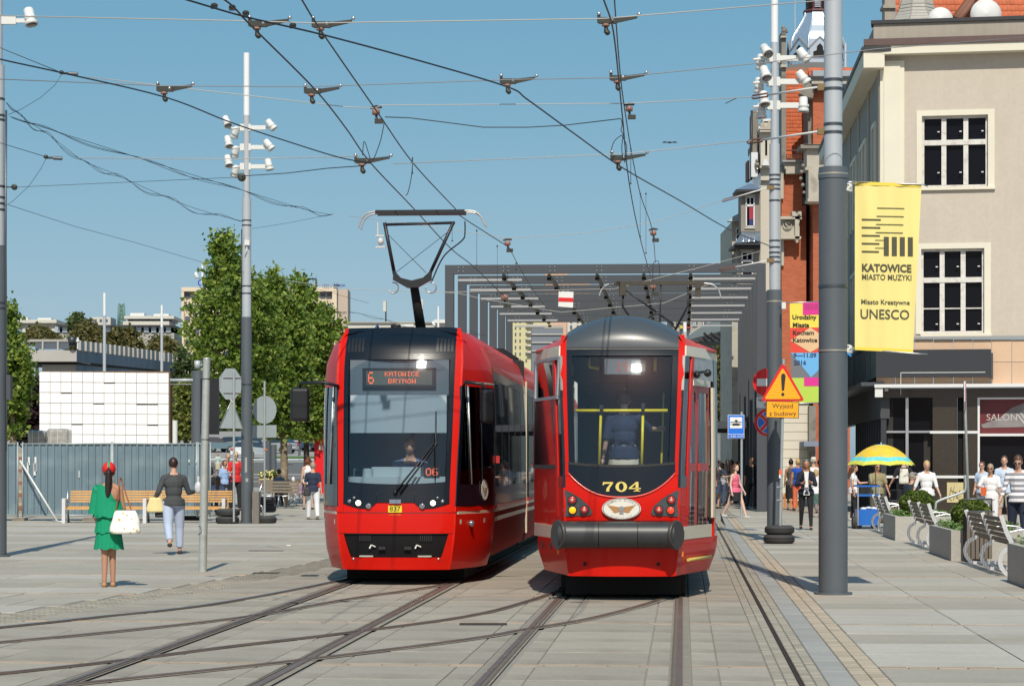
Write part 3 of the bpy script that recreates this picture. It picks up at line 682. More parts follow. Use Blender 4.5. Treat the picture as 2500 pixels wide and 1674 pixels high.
strip_between(SB,tB,'rubber_gasket',RUBBER,seg(-.66,.66,20),lambda x: scr_lo2(x),lambda x: scr_lo2(x)+.03,.008,1)
for sg in (-1,1):
 a,b = (N(wp),lambda z: -interp(wp,z)+.075) if sg < 0 else ((lambda z: interp(wp,z)-.075),F(wp))
 sh_front(SB,tB,'windscreen_border',NAVYBLK,a,b,seg(1.56,3.0,10),.003,2,.012)
 if sg < 0: a,b = (lambda z: -interp(SB.wf,z)),N(wp)
 else: a,b = F(wp),(lambda z: interp(SB.wf,z))
 sh_front(SB,tB,'front_pillar',RED,a,b,[1.45,1.6,1.8,2.1,2.4,2.7,2.95,3.05,3.15,3.2],.004,3,.04)
sh_front(SB,tB,'windscreen_border',NAVYBLK,N(wp),F(wp),[2.93,2.97,3.01],.003,12,.015)
sh_front(SB,tB,'cap_seam',mat('dull_cream_seal',(.3,.28,.24),.6),N(wp),F(wp),[3.012,3.028],.008,12,.015)
# slate dome: arch top
def dome_top(x): return 3.455-.215*(abs(x)/.70)**2.2
b = MB(); rows = []
for k in range(9):
 t = k/8; row = []
 for x in seg(-.70,.70,24):
  zt_ = dome_top(x); z = lerp(3.028,zt_,math.sin(t*PI/2)); yb_ = .46+.10*(abs(x)/.775)**2.2+(1-math.cos(t*PI/2))*.55; row.append(Vector((x,yb_,z)))
 rows.append(row)
SB._sheet(b,rows,Vector((0,.03,-.01)),True); b.build('front_dome',SLATE,tB)
b = MB()
for k,t in enumerate((0,1)): pass
rows = [[Vector((x,y,dome_top(x)-(.02 if y > 1 else 0))) for x in seg(-.70,.70,24)] for y in (.91,2.2)]
SB._sheet(b,rows,Vector((0,0,-.03)),True); b.build('roof_cowl',SLATE,tB)
# red front below the apron: strips follow the arc
strip_between(SB,tB,'front_panel',RED,seg(-.71,.71,30),lambda x: .90,lambda x: arc_lo(x) if abs(x) < .655 else 1.46,-.004,8)
b = MB(); b.tube([fB(x,arc_lo(x),.004) for x in seg(-.655,.655,30)],.011,6); b.build('panel_lip',mat('bright_red_lip',(.75,.08,.05),.25,coat=.8),tB)
sh_front(SB,tB,'lower_valance',RED,lambda z: -interp(SB.wf,z),lambda z: interp(SB.wf,z),[.215,.25,.3,.36,.37,.45,.57],.0,14,.04)
sh_front(SB,tB,'bumper_backing',RED,lambda z: -interp(SB.wf,z),lambda z: interp(SB.wf,z),[.565,.7,.9],-.01,10,.04)
b = MB(); rows = [[fB(x,lerp(.37,.33,abs(x)/.5),.02*(1-z)) for x in seg(-.42,.42,12)] for z in (0,1)]
for x in (-.45,.45): b.cone(fB(x,.365,.006),fB(x,.365,.018),.022,.022,12,True,False)
b.build('tow_hole',UNDER,tB)
# roller bumper
b = MB(); b.smooth = True
cz,R_ = .728,.165
for (x0,x1,ra,rb,y) in ((-.765,-.70,.15,R_,0),(-.70,-.275,R_,R_,0),(-.268,.198,R_,R_,0),(.205,.58,R_,R_,0)):
 b.cone((x0,-.02,cz),(x1,-.02,cz),ra,rb,28,True)
b.cone((.58,-.02,cz),(.645,-.02,cz),R_,.15,28,True); b.box(-.68,.64,-.0,.1,cz-.13,cz+.13)
bp_ = b.build('roller_bumper',mat('bumper_rubber',(.033,.036,.038),.42,var=.12,scale=6,streak=.1),tB)
for sg in (-1,1):
 b = MB(); c = Vector((-.765 if sg < 0 else .665,-.05,cz)); b.lathe([(.175,-.02),(.185,0),(.17,.02)],(0,0,0),28,Tr(*c)@Rz(sg*R(60))@Rx(PI/2)); b.build('bumper_end_cap',mat('cap_brown_black',(.04,.035,.033),.5),tB)
# tail lamps in triangular pods
for sg in (-1,1):
 pod = [(.70,1.275),(.64,1.25),(.50,1.17),(.39,1.07),(.36,1.0),(.38,.965),(.71,.945)]
 b = MB(); pts = [fB(sg*x,z,.012) for x,z in pod]; b.prism(pts if sg < 0 else pts[::-1],(0,.02,0)); pod_ = b.build('lamp_pod',SLATE,tB)
 for (x,z,r,m,nm) in ((.605,1.15,.046,REDLENS,'tail_light'),(.60,1.025,.042,AMBER if sg < 0 else REDLIT,'indicator' if sg < 0 else 'tail_light'),(.455,1.03,.046,REDLENS,'tail_light')):
  c = fB(sg*x,z,.02); b = MB(); b.cone(c,c+Vector((0,-.012,0)),r*1.25,r*1.2,20,True,False); b.build('lamp_ring',RUBBER,pod_)
  b = MB(); b.ball(c+Vector((0,-.012,0)),(r,.014,r),16,8); b.build(nm,m,pod_)
  b = MB(); b.ball(c+Vector((0,-.024,0)),(r*.45,.006,r*.45),10,6); b.build('bulb',m if m in (AMBER,REDLIT) else mat('pale_pink_lens',(.6,.35,.3),.2),pod_)
# number 704 in fat serifed figures
def slab7(M,h):
 b = MB(); P2 = lambda pts: b.prism([M@Vector((x*h,0,z*h)) for x,z in pts],M.to_3x3()@Vector((0,-.003,0)))
 P2([(-.02,.72),(-.02,1.0),(.72,1.0),(.72,.86),(.10,.80),(.04,.72)]); P2([(.58,.88),(.72,.88),(.42,.35),(.42,0),(.16,0),(.20,.35)])
 return b
b = MB()
M = Tr(-.23,fB(0,1.3,.012).y,1.255); h = .115
def PZ2(pts,M=M,h=h): b.prism([M@Vector((x*h,0,z*h)) for x,z in pts],(0,-.003,0))
PZ2([(.0,.66),(.04,1.0),(1.12,1.0),(1.12,.84),(.20,.80),(.10,.66)]); PZ2([(.86,.88),(1.12,.88),(.74,.36),(.70,0),(.36,0),(.44,.36)])
ring = lambda cx,rx,rz,r2x,r2z: [b.add([M@Vector(((cx+math.cos(a)*rx)*h,-.002,(.5+math.sin(a)*rz)*h)),M@Vector(((cx+math.cos(a2)*rx)*h,-.002,(.5+math.sin(a2)*rz)*h)),M@Vector(((cx+math.cos(a2)*r2x)*h,-.002,(.5+math.sin(a2)*r2z)*h)),M@Vector(((cx+math.cos(a)*r2x)*h,-.002,(.5+math.sin(a)*r2z)*h))],[(0,1,2,3)]) for a,a2 in zip(seg(0,2*PI,20),seg(0,2*PI,20)[1:])]
ring(1.98,.62,.54,.26,.40)
PZ2([(3.50,1.02),(3.80,1.02),(3.80,.0),(3.50,.0)]); PZ2([(3.28,.0),(3.28,.08),(4.0,.08),(4.0,.0)]); PZ2([(2.78,.26),(2.78,.38),(3.55,1.02),(3.62,.92),(3.05,.38),(4.05,.38),(4.05,.26)])
b.build('fleet_number',GOLD,tB)
emblem(tB,Tr(-.0,fB(0,1.05,.0).y-.02,1.045),.13,1.83,[('TRAMWAJE ŚLĄSKIE',True),('KATOWICE 1898',False)])
# sides: corner window, panel, stripe
cY = 2.0
def sideB(sg):
 def sp(name,m,a,b_,zs,off=0.,n=5,label=None,th=.03): return sh_side(SB,sg,tB,name,m,a,b_,zs,off,n,th,label)
 E = lambda z: SB.edge(z)-.015
 sp('corner_window',GLASS if sg > 0 else GLASSD,lambda z: SB.edge(z)+.02,lambda z: SB.edge(z)+.32,[1.40,1.55,2.0,2.5,2.93],-.01,2)
 sp('corner_window_frame',NAVYBLK,E,lambda z: SB.edge(z)+.03,[1.42,1.6,2.0,2.5,2.93],.004,1); sp('corner_window_frame',NAVYBLK,E,lambda z: SB.edge(z)+.34,[1.30,1.36,1.44],.002,2)
 sp('corner_post',RED,lambda z: SB.edge(z)+.30,lambda z: SB.edge(z)+.42,[.95,1.3,1.6,2.0,2.5,2.93],.006,2)
 sp('corner_panel',RED,E,lambda z: SB.edge(z)+.42,[.90,1.1,1.30],0,3)
 sp('cream_stripe',CREAM,lambda z: SB.edge(z)+.2,1.7 if sg > 0 else 12.9,[.66,.72,.82],.006,8)
 sp('side_skirt',RED,E,12.9 if sg < 0 else 2.1,[.22,.35,.45,.56,.66],0,8); sp('corner_panel',RED,E,lambda z: SB.edge(z)+.42,[.66,.82,.90],0,3)
 sp('cream_gutter',CREAM,lambda z: SB.edge(z)+.02,12.9,[2.93,3.0,3.06],.012,14)
 r = MB(); ys = [.64,.9,1.2,1.6,2.0,6,12.9]; rows = [[SB.side(sg,y,3.06,.012) for y in ys],[Vector((sg*.70,max(y,.62),3.20+.05*min(1,y-.6))) for y in ys]]; SB._sheet(r,rows,Vector((0,0,-.02)),sg > 0); r.build('roof_slope',RED2,tB)
for sg in (-1,1): sideB(sg)
def sp(sg,name,m,a,b_,zs,off=0.,n=4,label=None,parent=tB): return sh_side(SB,sg,parent,name,m,a,b_,zs,off,n,.03,label)
E42 = lambda z: SB.edge(z)+.42
# left: sliding window above, dark pane under, red lower side
wl = sp(-1,'sliding_window',GLASSD,E42,1.9,[2.44,2.7,2.90],-.012); sp(-1,'side_panel',RED,E42,12.9,[.82,1.1,1.54],0,8)
sp(-1,'side_pane',mat('smoked_pane',(.012,.013,.015),.12,coat=.6),E42,1.95,[1.58,2.0,2.40],.0)
for a,b_,z0,z1 in ((.55,1.95,2.89,2.93),(.55,1.95,2.40,2.44),(1.90,1.96,2.4,2.93),(.55,.62,2.42,2.91)):
 sp(-1,'window_frame',STEEL,a,b_,[z0,z1],.012,3)
sp(-1,'rubber_gasket',RUBBER,E42,1.98,[1.53,1.58],.006)
for i in range(6): a = 2.0+i*1.8; sp(-1,'side_window',GLASSD,a+.08,a+1.72,[1.56,2.2,2.93],-.01,1); sp(-1,'window_post',RED,a-.08,a+.08,[1.54,2.2,2.93],0,1)
b = MB()
for y in (1.0,1.5): c = SB.side(-1,y,.56,.004); b.box(c.x-.01,c.x+.01,y-.035,y+.035,.52,.60)
b.build('jacking_point',UNDER,tB)
# right: folding door with two leaves, panel above with camera, step
sp(1,'door_header',CREAM,E42,1.62,[2.57,2.65],.01); sp(1,'header_panel',mat('smoky_header_panel',(.25,.22,.19),.25,coat=.5,var=.5,scale=5),E42,1.8,[2.65,2.8,2.93],.0)
sp(1,'door_post',CREAM,1.74,1.84,[.9,1.7,2.57],.012,1); sp(1,'side_panel',RED,1.84,12.9,[.66,1.1,1.54],0,6); sp(1,'side_skirt',RED,1.84,12.9,[.3,.45,.66],0,6)
for i in range(6): a = 2.0+i*1.8; sp(1,'side_window',GLASSD,a+.08,a+1.72,[1.56,2.2,2.93],-.01,1); sp(1,'window_post',NAVYBLK,a-.16,a+.08,[1.54,2.2,2.93],0,1)
REDDOOR = mat('door_red',(.40,.03,.02),.5,coat=.2,var=.1,scale=5)
for (a,b_) in ((.60,1.13),(1.15,1.72)):
 d = bpy.data.objects.new('door',None); link(d); d.parent = tB; ORG[d] = Vector((0,0,0))
 for (p,q,z0,z1) in ((a,a+.07,.42,2.57),(b_-.07,b_,.42,2.57),(a+.07,b_-.07,2.49,2.57),(a+.07,b_-.07,1.50,1.60),(a+.07,b_-.07,.42,.52)): sp(1,'door_frame',REDDOOR,p,q,[z0,z1],-.03,1,None,d)
 sp(1,'door_glass',GLASS,a+.07,b_-.07,[.52,1.50],-.045,1,None,d); sp(1,'door_glass',GLASS,a+.07,b_-.07,[1.60,2.49],-.045,1,None,d)
b = MB();
for y in (.7,1.3): pass
q0 = SB.side(1,.60,.40,.03); q1 = SB.side(1,1.72,.40,.03); b.tube([q0,q1],.022,6); b.build('door_step',mat('worn_yellow_edge',(.55,.42,.1),.6),tB)
b = MB(); c = SB.side(1,.75,2.72,.05); b.tube([c,c+Vector((.12,.3,.03)),c+Vector((.18,.6,0))],.018,6); b.ball(c+Vector((.02,.05,-.02)),.045,8,6); b.ball(c+Vector((.16,.5,.02)),.05,8,6); b.build('door_camera',BLACK,tB)
b = MB(); c = fB(.70,.50,.01); b.box(c.x+.03,c.x+.055,c.y-.01,c.y+.02,.46,.52); c = fB(-.70,.5,.01); b.box(c.x-.1,c.x-.075,c.y+.05,c.y+.1,.48,.53); b.build('orange_reflector',mat('orange_reflector',(.8,.2,.02),.3),tB)
# inside: floor, ceiling, lining, rails, display
b = MB(); b.box(-.72,.72,.5,2.0,.80,.85); b.box(-1.1,1.1,2.0,12.8,.80,.85); b.box(-.70,.70,.75,2.0,3.0,3.03); b.box(-1.1,1.1,2.0,12.8,3.0,3.03); b.box(-1.1,1.1,12.8,12.85,.3,3.2); b.build('interior_lining',mat('interior_navy_grey',(.07,.13,.24),.85),tB)
b = MB(); b.box(-.64,.64,.30,.33,.85,1.52); b.build('dashboard',INNER,tB)
y = .50
b = MB(); b.tube([(-.58,y,2.25),(.56,y,2.25)],.020,8); b.tube([(-.265,y+.01,2.25),(-.285,y-.08,1.58)],.018,8); b.tube([(.255,y+.01,2.25),(.24,y-.08,1.58)],.018,8)
b.tube([(-.42,y+.3,2.92),(-.42,y+.3,2.8),(-.30,y+.3,2.78)],.02,8); b.tube([(.40,y+.3,2.92),(.40,y+.3,2.75)],.02,8); b.tube([(.2,1.6,2.02),(.48,1.6,2.02)],.015,6); b.tube([(.5,1.6,2.5),(.46,1.6,1.2)],.015,6); b.build('handrail',YELRAIL,tB)
b = MB(); b.tube([(-.26,y,2.2),(-.26,y,2.32)],.028,8); b.tube([(.255,y,2.2),(.255,y,2.34)],.028,8); b.build('rail_clamp',RUBBER,tB)
b = MB(); yy = .46; b.box(-.22,.22,yy,yy+.05,2.70,2.89); nb = b.build('route_display',mat('display_pale',(.16,.19,.21),.5),tB)
b = MB(); led(b,'19',.0,yy-.004,2.795,.0165,pw=.013); b.build('led_lettering',mat('dim_led',(.3,.03,.01),.6,emit=(1,.15,.08),es=.3),nb)
b = MB(); b.box(-.6,.6,.45,12.9,.24,.40); b.box(-.9,.9,1.9,12.9,.26,.40); b.box(-.72,.72,.8,3.2,-.04,.35); b.build('underframe',UNDER,tB)
for yy in (1.2,2.9):
 for sg in (-1,1): b = MB(); b.cone((sg*.66,yy,.235),(sg*.78,yy,.235),.32,.32,20,True,False); b.build('wheel',UNDER,tB)
b = MB(); rows = [[Vector((x,yy_,3.30-.1*(abs(x)/.9)**2)) for x in seg(-.95,.95,10)] for yy_ in (2.0,12.9)]; SB._sheet(b,rows,Vector((0,0,-.02)),True); b.build('roof',SLATE,tB)
# folded pantograph of 704
pg = bpy.data.objects.new('pantograph',None); link(pg); pg.parent = tB; ORG[pg] = Vector((0,0,0))
OLD = mat('weathered_pantograph',(.07,.06,.045),.6,.3,var=.2,scale=10)
b = MB(); PYb = 4.6; cxp = .30; zt = 4.16; zb_ = 3.45
b.tube([(cxp-.16,PYb,zb_),(cxp-.40,PYb,zt-.35),(cxp-.39,PYb,zt-.08)],.018,6); b.tube([(cxp+.30,PYb,zb_-.05),(cxp+.52,PYb,zt-.35),(cxp+.52,PYb,zt-.08)],.018,6)
b.tube([(cxp-.36,PYb,zt-.12),(cxp+.32,PYb+.3,zb_+.12)],.014,6); b.tube(catmull([(cxp-.14,PYb,zb_+.08),(cxp+.02,PYb,zb_+.24),(cxp+.14,PYb,zb_+.24),(cxp+.34,PYb,zb_+.05)]),.014,6); b.tube([(cxp+.14,PYb,zt),(cxp+.12,PYb,zb_-.1)],.012,6); b.build('frame_arms',BLKST,pg)
b = MB(); b.box(cxp-.52,cxp+.74,PYb-.03,PYb+.03,zt-.05,zt); b.box(cxp-.45,cxp-.35,PYb-.06,PYb+.06,zt-.2,zt-.05); b.box(cxp+.62,cxp+.70,PYb-.06,PYb+.06,zt-.22,zt-.05); b.build('contact_strip',OLD,pg)
b = MB(); b.tube(catmull([(cxp+.74,PYb,zt-.03),(cxp+.86,PYb,zt-.05),(cxp+.95,PYb,zt-.13),(cxp+.98,PYb,zt-.24)]),.012,6); b.tube(catmull([(cxp-.52,PYb,zt-.03),(cxp-.63,PYb,zt-.05),(cxp-.70,PYb,zt-.12),(cxp-.73,PYb,zt-.20)]),.012,6); b.build('horn',HORN,pg)
# ================================================================== steel portal canopy over the stop
GSTEEL = mat('anthracite_steel',(.060,.068,.080),.5,var=.05,scale=1.5)
LTUBE = mat('pale_lamp_tube',(.42,.43,.45),.4)
can = thing('steel_canopy','anthracite steel portal frames spanning both tracks at the tram stop','canopy',tuple(T(0,79)))
U0,U1,HT,BW = -7.9,2.72,8.18,.29
frames_v = [79+4.55*i for i in range(7)]
def tbox(mb,u0,u1,v0,v1,z0,z1): mb.add([T(u,v,z) for z in (z0,z1) for v in (v0,v1) for u in (u0,u1)],[(0,2,3,1),(4,5,7,6),(0,1,5,4),(2,6,7,3),(0,4,6,2),(1,3,7,5)],False)
for v in frames_v:
 b = MB(); tbox(b,U0,U1,v,v+.28,HT-.295,HT); fr = b.build('portal_beam',GSTEEL,can)
 b = MB(); tbox(b,U0,U0+BW,v,v+.30,0,HT-.297); b.build('portal_post',GSTEEL,can)
 b = MB(); tbox(b,U1-BW,U1,v,v+.30,0,HT-.297); b.build('portal_post',GSTEEL,can)
 b = MB()
 for u in (U0+.45,U0+1.95,U0+3.5,U0+5.05,U0+6.6,U0+8.1,U0+9.7):
  for du in (0,.16):
   for dz in (.06,.19): c = T(u+du,v-.004,HT-.02-dz); b.cone(c,c+Vector((0,-.02,0)),.015,.015,8,True,False)
 b.build('bolt_heads',LTUBE,fr,kind='stuff')
 for (a,c_) in ((.35,2.5),(8.15,10.3)):
  b = MB(); tbox(b,U0+a,U0+c_,v+1.0,v+1.09,HT-.46,HT-.39); b.build('tube_light',LTUBE,can)
for u in (U0+1.9,U0+3.4,U0+5.0,U0+6.55,U0+8.1):
 b = MB(); tbox(b,u,u+.10,frames_v[0]+.3,frames_v[-1],HT-.40,HT-.30); b.build('purlin',mat('olive_steel_purlin',(.17,.15,.12),.6),can)
for i,v in enumerate(frames_v):
 for u in (U0+1.9,U0+3.4,U0+5.0,U0+6.55,U0+8.1): b = MB(); tbox(b,u-.02,u+.12,v+.3,v+.42,HT-.50,HT-.41); b.build('insulator_bracket',UNDER,can)
# ribbed side wall of flat steel posts on the right
for i in range(22):
 v = 79.0+i*1.35; b = MB(); tbox(b,U1+.02,U1+.30,v+.5,v+.57,0,7.3 if i < 20 else 6.4); b.build('wall_fin',GSTEEL,can)
b = MB(); tbox(b,U1+.3,U1+.35,79.6,108,0,7.2); b.build('wall_sheet',mat('dark_wall_sheet',(.03,.036,.042),.6),can)
b = MB(); tbox(b,.6,U1-.3,92,108,3.05,3.2)
for i in range(9): tbox(b,.6,U1-.3,92+i*1.7,92.08+i*1.7,2.93,3.05)
b.build('low_roof',GSTEEL,can)
# ================================================================== lighting and catenary masts
MASTG = mat('mast_grey_paint',(.088,.103,.118),.55,var=.07,scale=2,coat=.15,streak=.1)
MASTS = mat('mast_silver',(.46,.49,.52),.42,.15,var=.05,scale=2)
MASTW = mat('mast_white_tip',(.78,.79,.80),.35)
LAMPW = mat('floodlight_white',(.68,.69,.67),.45)
LENS = mat('floodlight_lens',(.08,.08,.085),.1,coat=.6)
STRAP = mat('strap_steel',(.12,.13,.14),.4,.8)
def floodlight(parent,M,name='floodlight'):
 f = bpy.data.objects.new(name,None); link(f); f.parent = parent; ORG[f] = ORG[parent]
 M = M@Matrix.Scale(.86,4); b = MB(); prof = [(.0,-.19),(.075,-.19),(.10,-.16),(.10,-.02),(.115,.0),(.115,.05),(.10,.06),(.13,.11),(.13,.17),(.0,.17)]
 b.lathe(prof,(0,0,0),16,M); b.build('housing',LAMPW,f)
 b = MB(); b.lathe([(0,.171),(.11,.171),(.11,.176),(0,.176)],(0,0,0),16,M); b.build('lens',LENS,f)
def mast(label,X,Y,d,segs,arms=(),straps=(),tapered=None,group=None):
 """segs: (z0,z1,diameter,material)"""
 m = thing('street_mast',label,'mast',(X,Y,0),group=group)
 for z0,z1,dd,mt in segs:
  b = MB(); b.cone((X,Y,z0),(X,Y,z1),dd/2,dd/2*.985,28); b.build('mast_section',mt,m)
 b = MB(); b.cone((X,Y,0),(X,Y,.03),d/2+.05,d/2+.05,20); b.build('base_collar',MASTG,m)
 for z in straps: b = MB(); w = interp([(s[0],s[2]) for s in segs],z)/2; w = [s[2] for s in segs if s[0] <= z <= s[1]][0]/2; b.cone((X,Y,z),(X,Y,z+.035),w+.006,w+.006,24,True); b.build('strap',STRAP,m)
 for (z,lefts,rights,r) in arms:
  b = MB(); b.box(X-r-.08,X+r+.03,Y-.07,Y+.07,z-.09,z+.09); b.box(X+r,X+r+.42,Y-.05,Y+.03,z-.055,z+.055); b.box(X+r+.4,X+r+.62,Y-.02,Y+.02,z-.025,z+.025)
  b.tube([(X-r-.05,Y,z),(X-r-.38,Y-.15,z-.05)],.03,6); b.build('lamp_arm',LAMPW,m)
  for (dx,dy,dz,M) in lefts+rights: floodlight(m,Tr(X+dx,Y+dy,z+dz)@M)
 return m
# floodlight directions
dn = lambda ax,ay: Rx(ax)@Ry(ay)@Rx(PI)            # lens side (+z local) turned down
LFT = [(-.50,-.25,.13,Ry(R(-22))@Rx(R(-28))@Rx(PI)),(-.32,.2,-.10,Ry(R(25))@Rx(R(30))@Rx(PI))]
LFT2 = [(-.46,-.25,.12,Ry(R(-14))@Rx(R(-20))@Rx(PI)),(-.32,.2,-.10,Ry(R(20))@Rx(R(30))@Rx(PI))]
RGT = [(.66,-.1,.05,Ry(R(28))@Rx(R(5))@Rx(PI))]
RG2 = [(.63,-.1,.04,Ry(R(5))@Rx(PI))]
# mast left of the tram, white lamps in three tiers
X,Y = XA(602,63.4),63.4
zl = lambda py: ZA(py,Y)
m1 = mast('silver-topped mast with three tiers of floodlights, left of the number 837 tram',X,Y,.37,[(0,zl(774),.29,MASTG),(zl(774),zl(484),.245,MASTS),(zl(484),zl(282),.185,MASTS),(zl(282),zl(130),.165,MASTW)],
  [(zl(312),LFT,[(.66,-.1,.06,Ry(R(-38))@Rx(PI))],.09),(zl(360),LFT2,[(.60,-.1,.05,Ry(R(-38))@Rx(PI))],.09),(zl(407),LFT2,[(.60,-.1,.04,Ry(R(-12))@Rx(PI))],.09)],[zl(540),zl(552),zl(700),zl(718),zl(940)])
b = MB(); b.box(X-.03,X+.10,Y-.20,Y-.12,zl(600),zl(588)); b.tube([(X+.02,Y-.15,zl(600)),(X+.03,Y-.16,zl(612)),(X-.03,Y-.15,zl(626))],.012); b.build('junction_box',LAMPW,m1)
b = MB(); b.tube([(X-.13,Y-.03,zl(560)),(X-.13,Y-.05,zl(700)),(X-.16,Y-.03,zl(900))],.012); b.build('mast_cable',BLACK,m1)
b = MB(); b.box(X-.03,X+.03,Y-.150,Y-.146,1.35,1.75); b.box(X-.01,X+.06,Y-.152,Y-.147,1.1,1.2); b.build('sticker',mat('torn_sticker',(.3,.31,.32),.7,var=.3,scale=20),m1)
# thick mast in the right foreground
X,Y = XA(2034,29.1),29.1
zl = lambda py: ZA(py,Y)
m2 = mast('thick grey mast standing in the right foreground with the yellow banner on it',X,Y,.37,[(0,zl(413),.355,MASTG),(zl(413),zl(-400),.225,MASTS),(zl(-400),12.4,.17,MASTW)],
  [],[zl(200),zl(222),zl(308),zl(328),zl(703)])
b = MB()
for z in (zl(428),zl(858)): b.cone((X,Y,z),(X,Y,z+.02),.184,.184,28)
b.build('banner_strap',mat('dull_galvanised_strap',(.5,.46,.38),.4,.7),m2)
b = MB(); b.cone((X,Y,zl(413)-.12),(X,Y,zl(413)+.02),.184,.175,28); b.build('section_joint',MASTG,m2)
# mast right of the trams with the warning sign in front of it
X,Y = XA(1891,48.9),48.9
zl = lambda py: ZA(py,Y)
m3 = mast('silver and grey mast with floodlights behind the warning sign, right of the trams',X,Y,.35,[(0,zl(708),.31,MASTG),(zl(708),zl(352),.215,MASTS),(zl(352),zl(104),.16,MASTS),(zl(104),zl(-60),.15,MASTW)],
  [(zl(143),[(-.20,-.25,.12,Ry(R(-22))@Rx(R(-48))@Rx(PI)),(-.26,.15,-.05,Rx(R(20))@Rx(PI))],[(.58,-.1,.05,Ry(R(-38))@Rx(PI))],.08),
  (zl(200),[(-.22,-.25,.14,Ry(R(-12))@Rx(R(-35))@Rx(PI)),(-.30,.15,-.05,Rx(R(20))@Rx(PI))],[(.57,-.1,.07,Ry(R(-38))@Rx(PI))],.08),
  (zl(258),[(-.24,-.25,.10,Ry(R(-5))@Rx(R(-25))@Rx(PI)),(-.26,.1,-.10,Rx(PI))],[(.58,-.1,.0,Ry(0)@Rx(PI))],.08)],[zl(430),zl(441),zl(454),zl(464),zl(492),zl(590),zl(606),zl(619),zl(630),zl(642)])
b = MB(); b.cone((X,Y,zl(738)),(X,Y,zl(734)),.16,.16,24); b.build('banner_strap',mat('dull_galvanised_strap',(1,1,1)),m3)
# mast at the left edge
X,Y = XA(-6,40.9),40.9
zl = lambda py: ZA(py,Y)
m4 = mast('mast at the left edge of the picture with one floodlight high up',X,Y,.33,[(0,zl(600),.31,MASTG),(zl(600),zl(160),.24,MASTS),(zl(160),zl(-300),.17,MASTS),(zl(-300),12.6,.16,MASTW)],
  [],[zl(245),zl(285),zl(296),zl(458),zl(485),zl(500),zl(515),zl(742),zl(755)])
b = MB(); b.box(X,X+.32,Y-.04,Y+.04,zl(60),zl(40)); b.box(X+.3,X+.55,Y-.02,Y+.02,zl(56),zl(46)); b.build('lamp_arm',LAMPW,m4)
floodlight(m4,Tr(XA(76,Y),Y-.1,zl(45))@Ry(R(-14))@Rx(R(-12))@Rx(PI))
b = MB(); b.tube([(X+.155,Y-.03,zl(270)),(X+.15,Y-.05,zl(600)),(X+.165,Y-.05,zl(1000)),(X+.15,Y-.03,zl(1100))],.018); b.box(X+.17,X+.24,Y-.1,Y+.1,zl(975),zl(915)); b.build('mast_cable',STRAP,m4)
# further masts: slim ones beyond the white block wall and behind the fence
def slim_mast(label,px,Y,ptop,pw,pbot,d,grp='slim distant masts beyond the white wall',lampy=None):
 X = XA(px,Y); b = MB(); m = thing('street_mast',label,'mast',(X,Y,0),group=grp)
 b.cone((X,Y,0),(X,Y,ZA(pw,Y)),d/2,d/2*.9,12); b.build('mast_section',MASTS,m); b = MB(); b.cone((X,Y,ZA(pw,Y)),(X,Y,ZA(ptop,Y)),d*.42,d*.4,12); b.build('mast_section',MASTW,m)
 if lampy: floodlight(m,Tr(X-.3*(1 if px < 600 else 1),Y,ZA(lampy,Y))@Ry(R(-20))@Rx(PI))
 return m
slim_mast('slim white-tipped mast rising over the left half of the white wall',255,116,715,770,900,.17)
slim_mast('slim white-tipped mast rising over the right half of the white wall',395,116,745,798,905,.15)
slim_mast('slim mast with a lamp half hidden in the big plane tree',494,120,640,690,900,.15,None,672)
slim_mast('slim pale mast standing between the pantograph and the canopy',1070,150,748,800,900,.16,'slim masts above the roof of tram 837',790)
slim_mast('slim pale mast just visible over the roof of tram 704',1672,150,772,810,900,.28,None)
# dark lower mast seen between the fence and the signs
b = MB(); X,Y = XA(482,76),76; m = thing('street_mast','grey mast standing behind the short galvanised post at the fence end','mast',(X,Y,0)); b.cone((X,Y,0),(X,Y,ZA(905,Y)),.20,.19,20); b.build('mast_section',MASTG,m)
b = MB(); b.tube([(X,Y,ZA(900,Y)),(X,Y,ZA(880,Y))],.1,10); b.tube([(X,Y-.1,ZA(928,Y)),(XA(416,Y),Y-.1,ZA(928,Y))],.05,8); b.tube([(X,Y-.1,ZA(938,Y)),(XA(416,Y),Y-.1,ZA(938,Y))],.01,4); b.build('bracket_arm',MASTS,m)
# ================================================================== overhead wires
WIREK = mat('dark_contact_wire',(.028,.032,.04),.5,.3)
WIREL = mat('pale_span_rope',(.42,.41,.39),.6,.2)
def wire(name,label,pts,r,m,cat='wire',group=None,n=5,smooth=True,sub=6):
 b = MB(); b.tube(catmull(pts,sub) if smooth and len(pts) > 2 else pts,r*.8,n); o = b.build(name,m); tag(o,label,cat,group); return o
CH = 5.42
def cw(l): return [PZ(x,y,CH) for x,y in l]
def q(l,z): return [PZ(x,y,z) for x,y in l]
GC = 'contact wires above the tracks'
wire('contact_wire','contact wire running from the top left over the 837 pantograph',cw([(430,-60),(548,0),(600,50),(630,80),(772,222),(846,315),(905,398),(1008,507),(1100,606),(1160,654),(1235,728)]),.011,WIREK,group=GC)
wire('contact_wire','contact wire starting at the top beside the left end of the long diagonal',cw([(700,-60),(737,0),(787,80),(920,272),(1010,400),(1110,508),(1128,530),(1242,603)]),.010,WIREK,group=GC)
wire('contact_wire','long curved contact wire crossing the whole sky from top left to the right mast',cw([(300,-45),(455,0),(600,42),(786,85),(1010,145),(1237,212),(1290,245),(1400,325),(1520,410),(1660,490),(1780,560),(1878,600)]),.011,WIREK,group=GC)
wire('contact_wire','contact wire curving in from the left edge to the crossing of wires',cw([(-120,112),(0,145),(150,178),(404,238),(560,298),(700,345),(830,385),(905,398)]),.010,WIREK,group=GC)
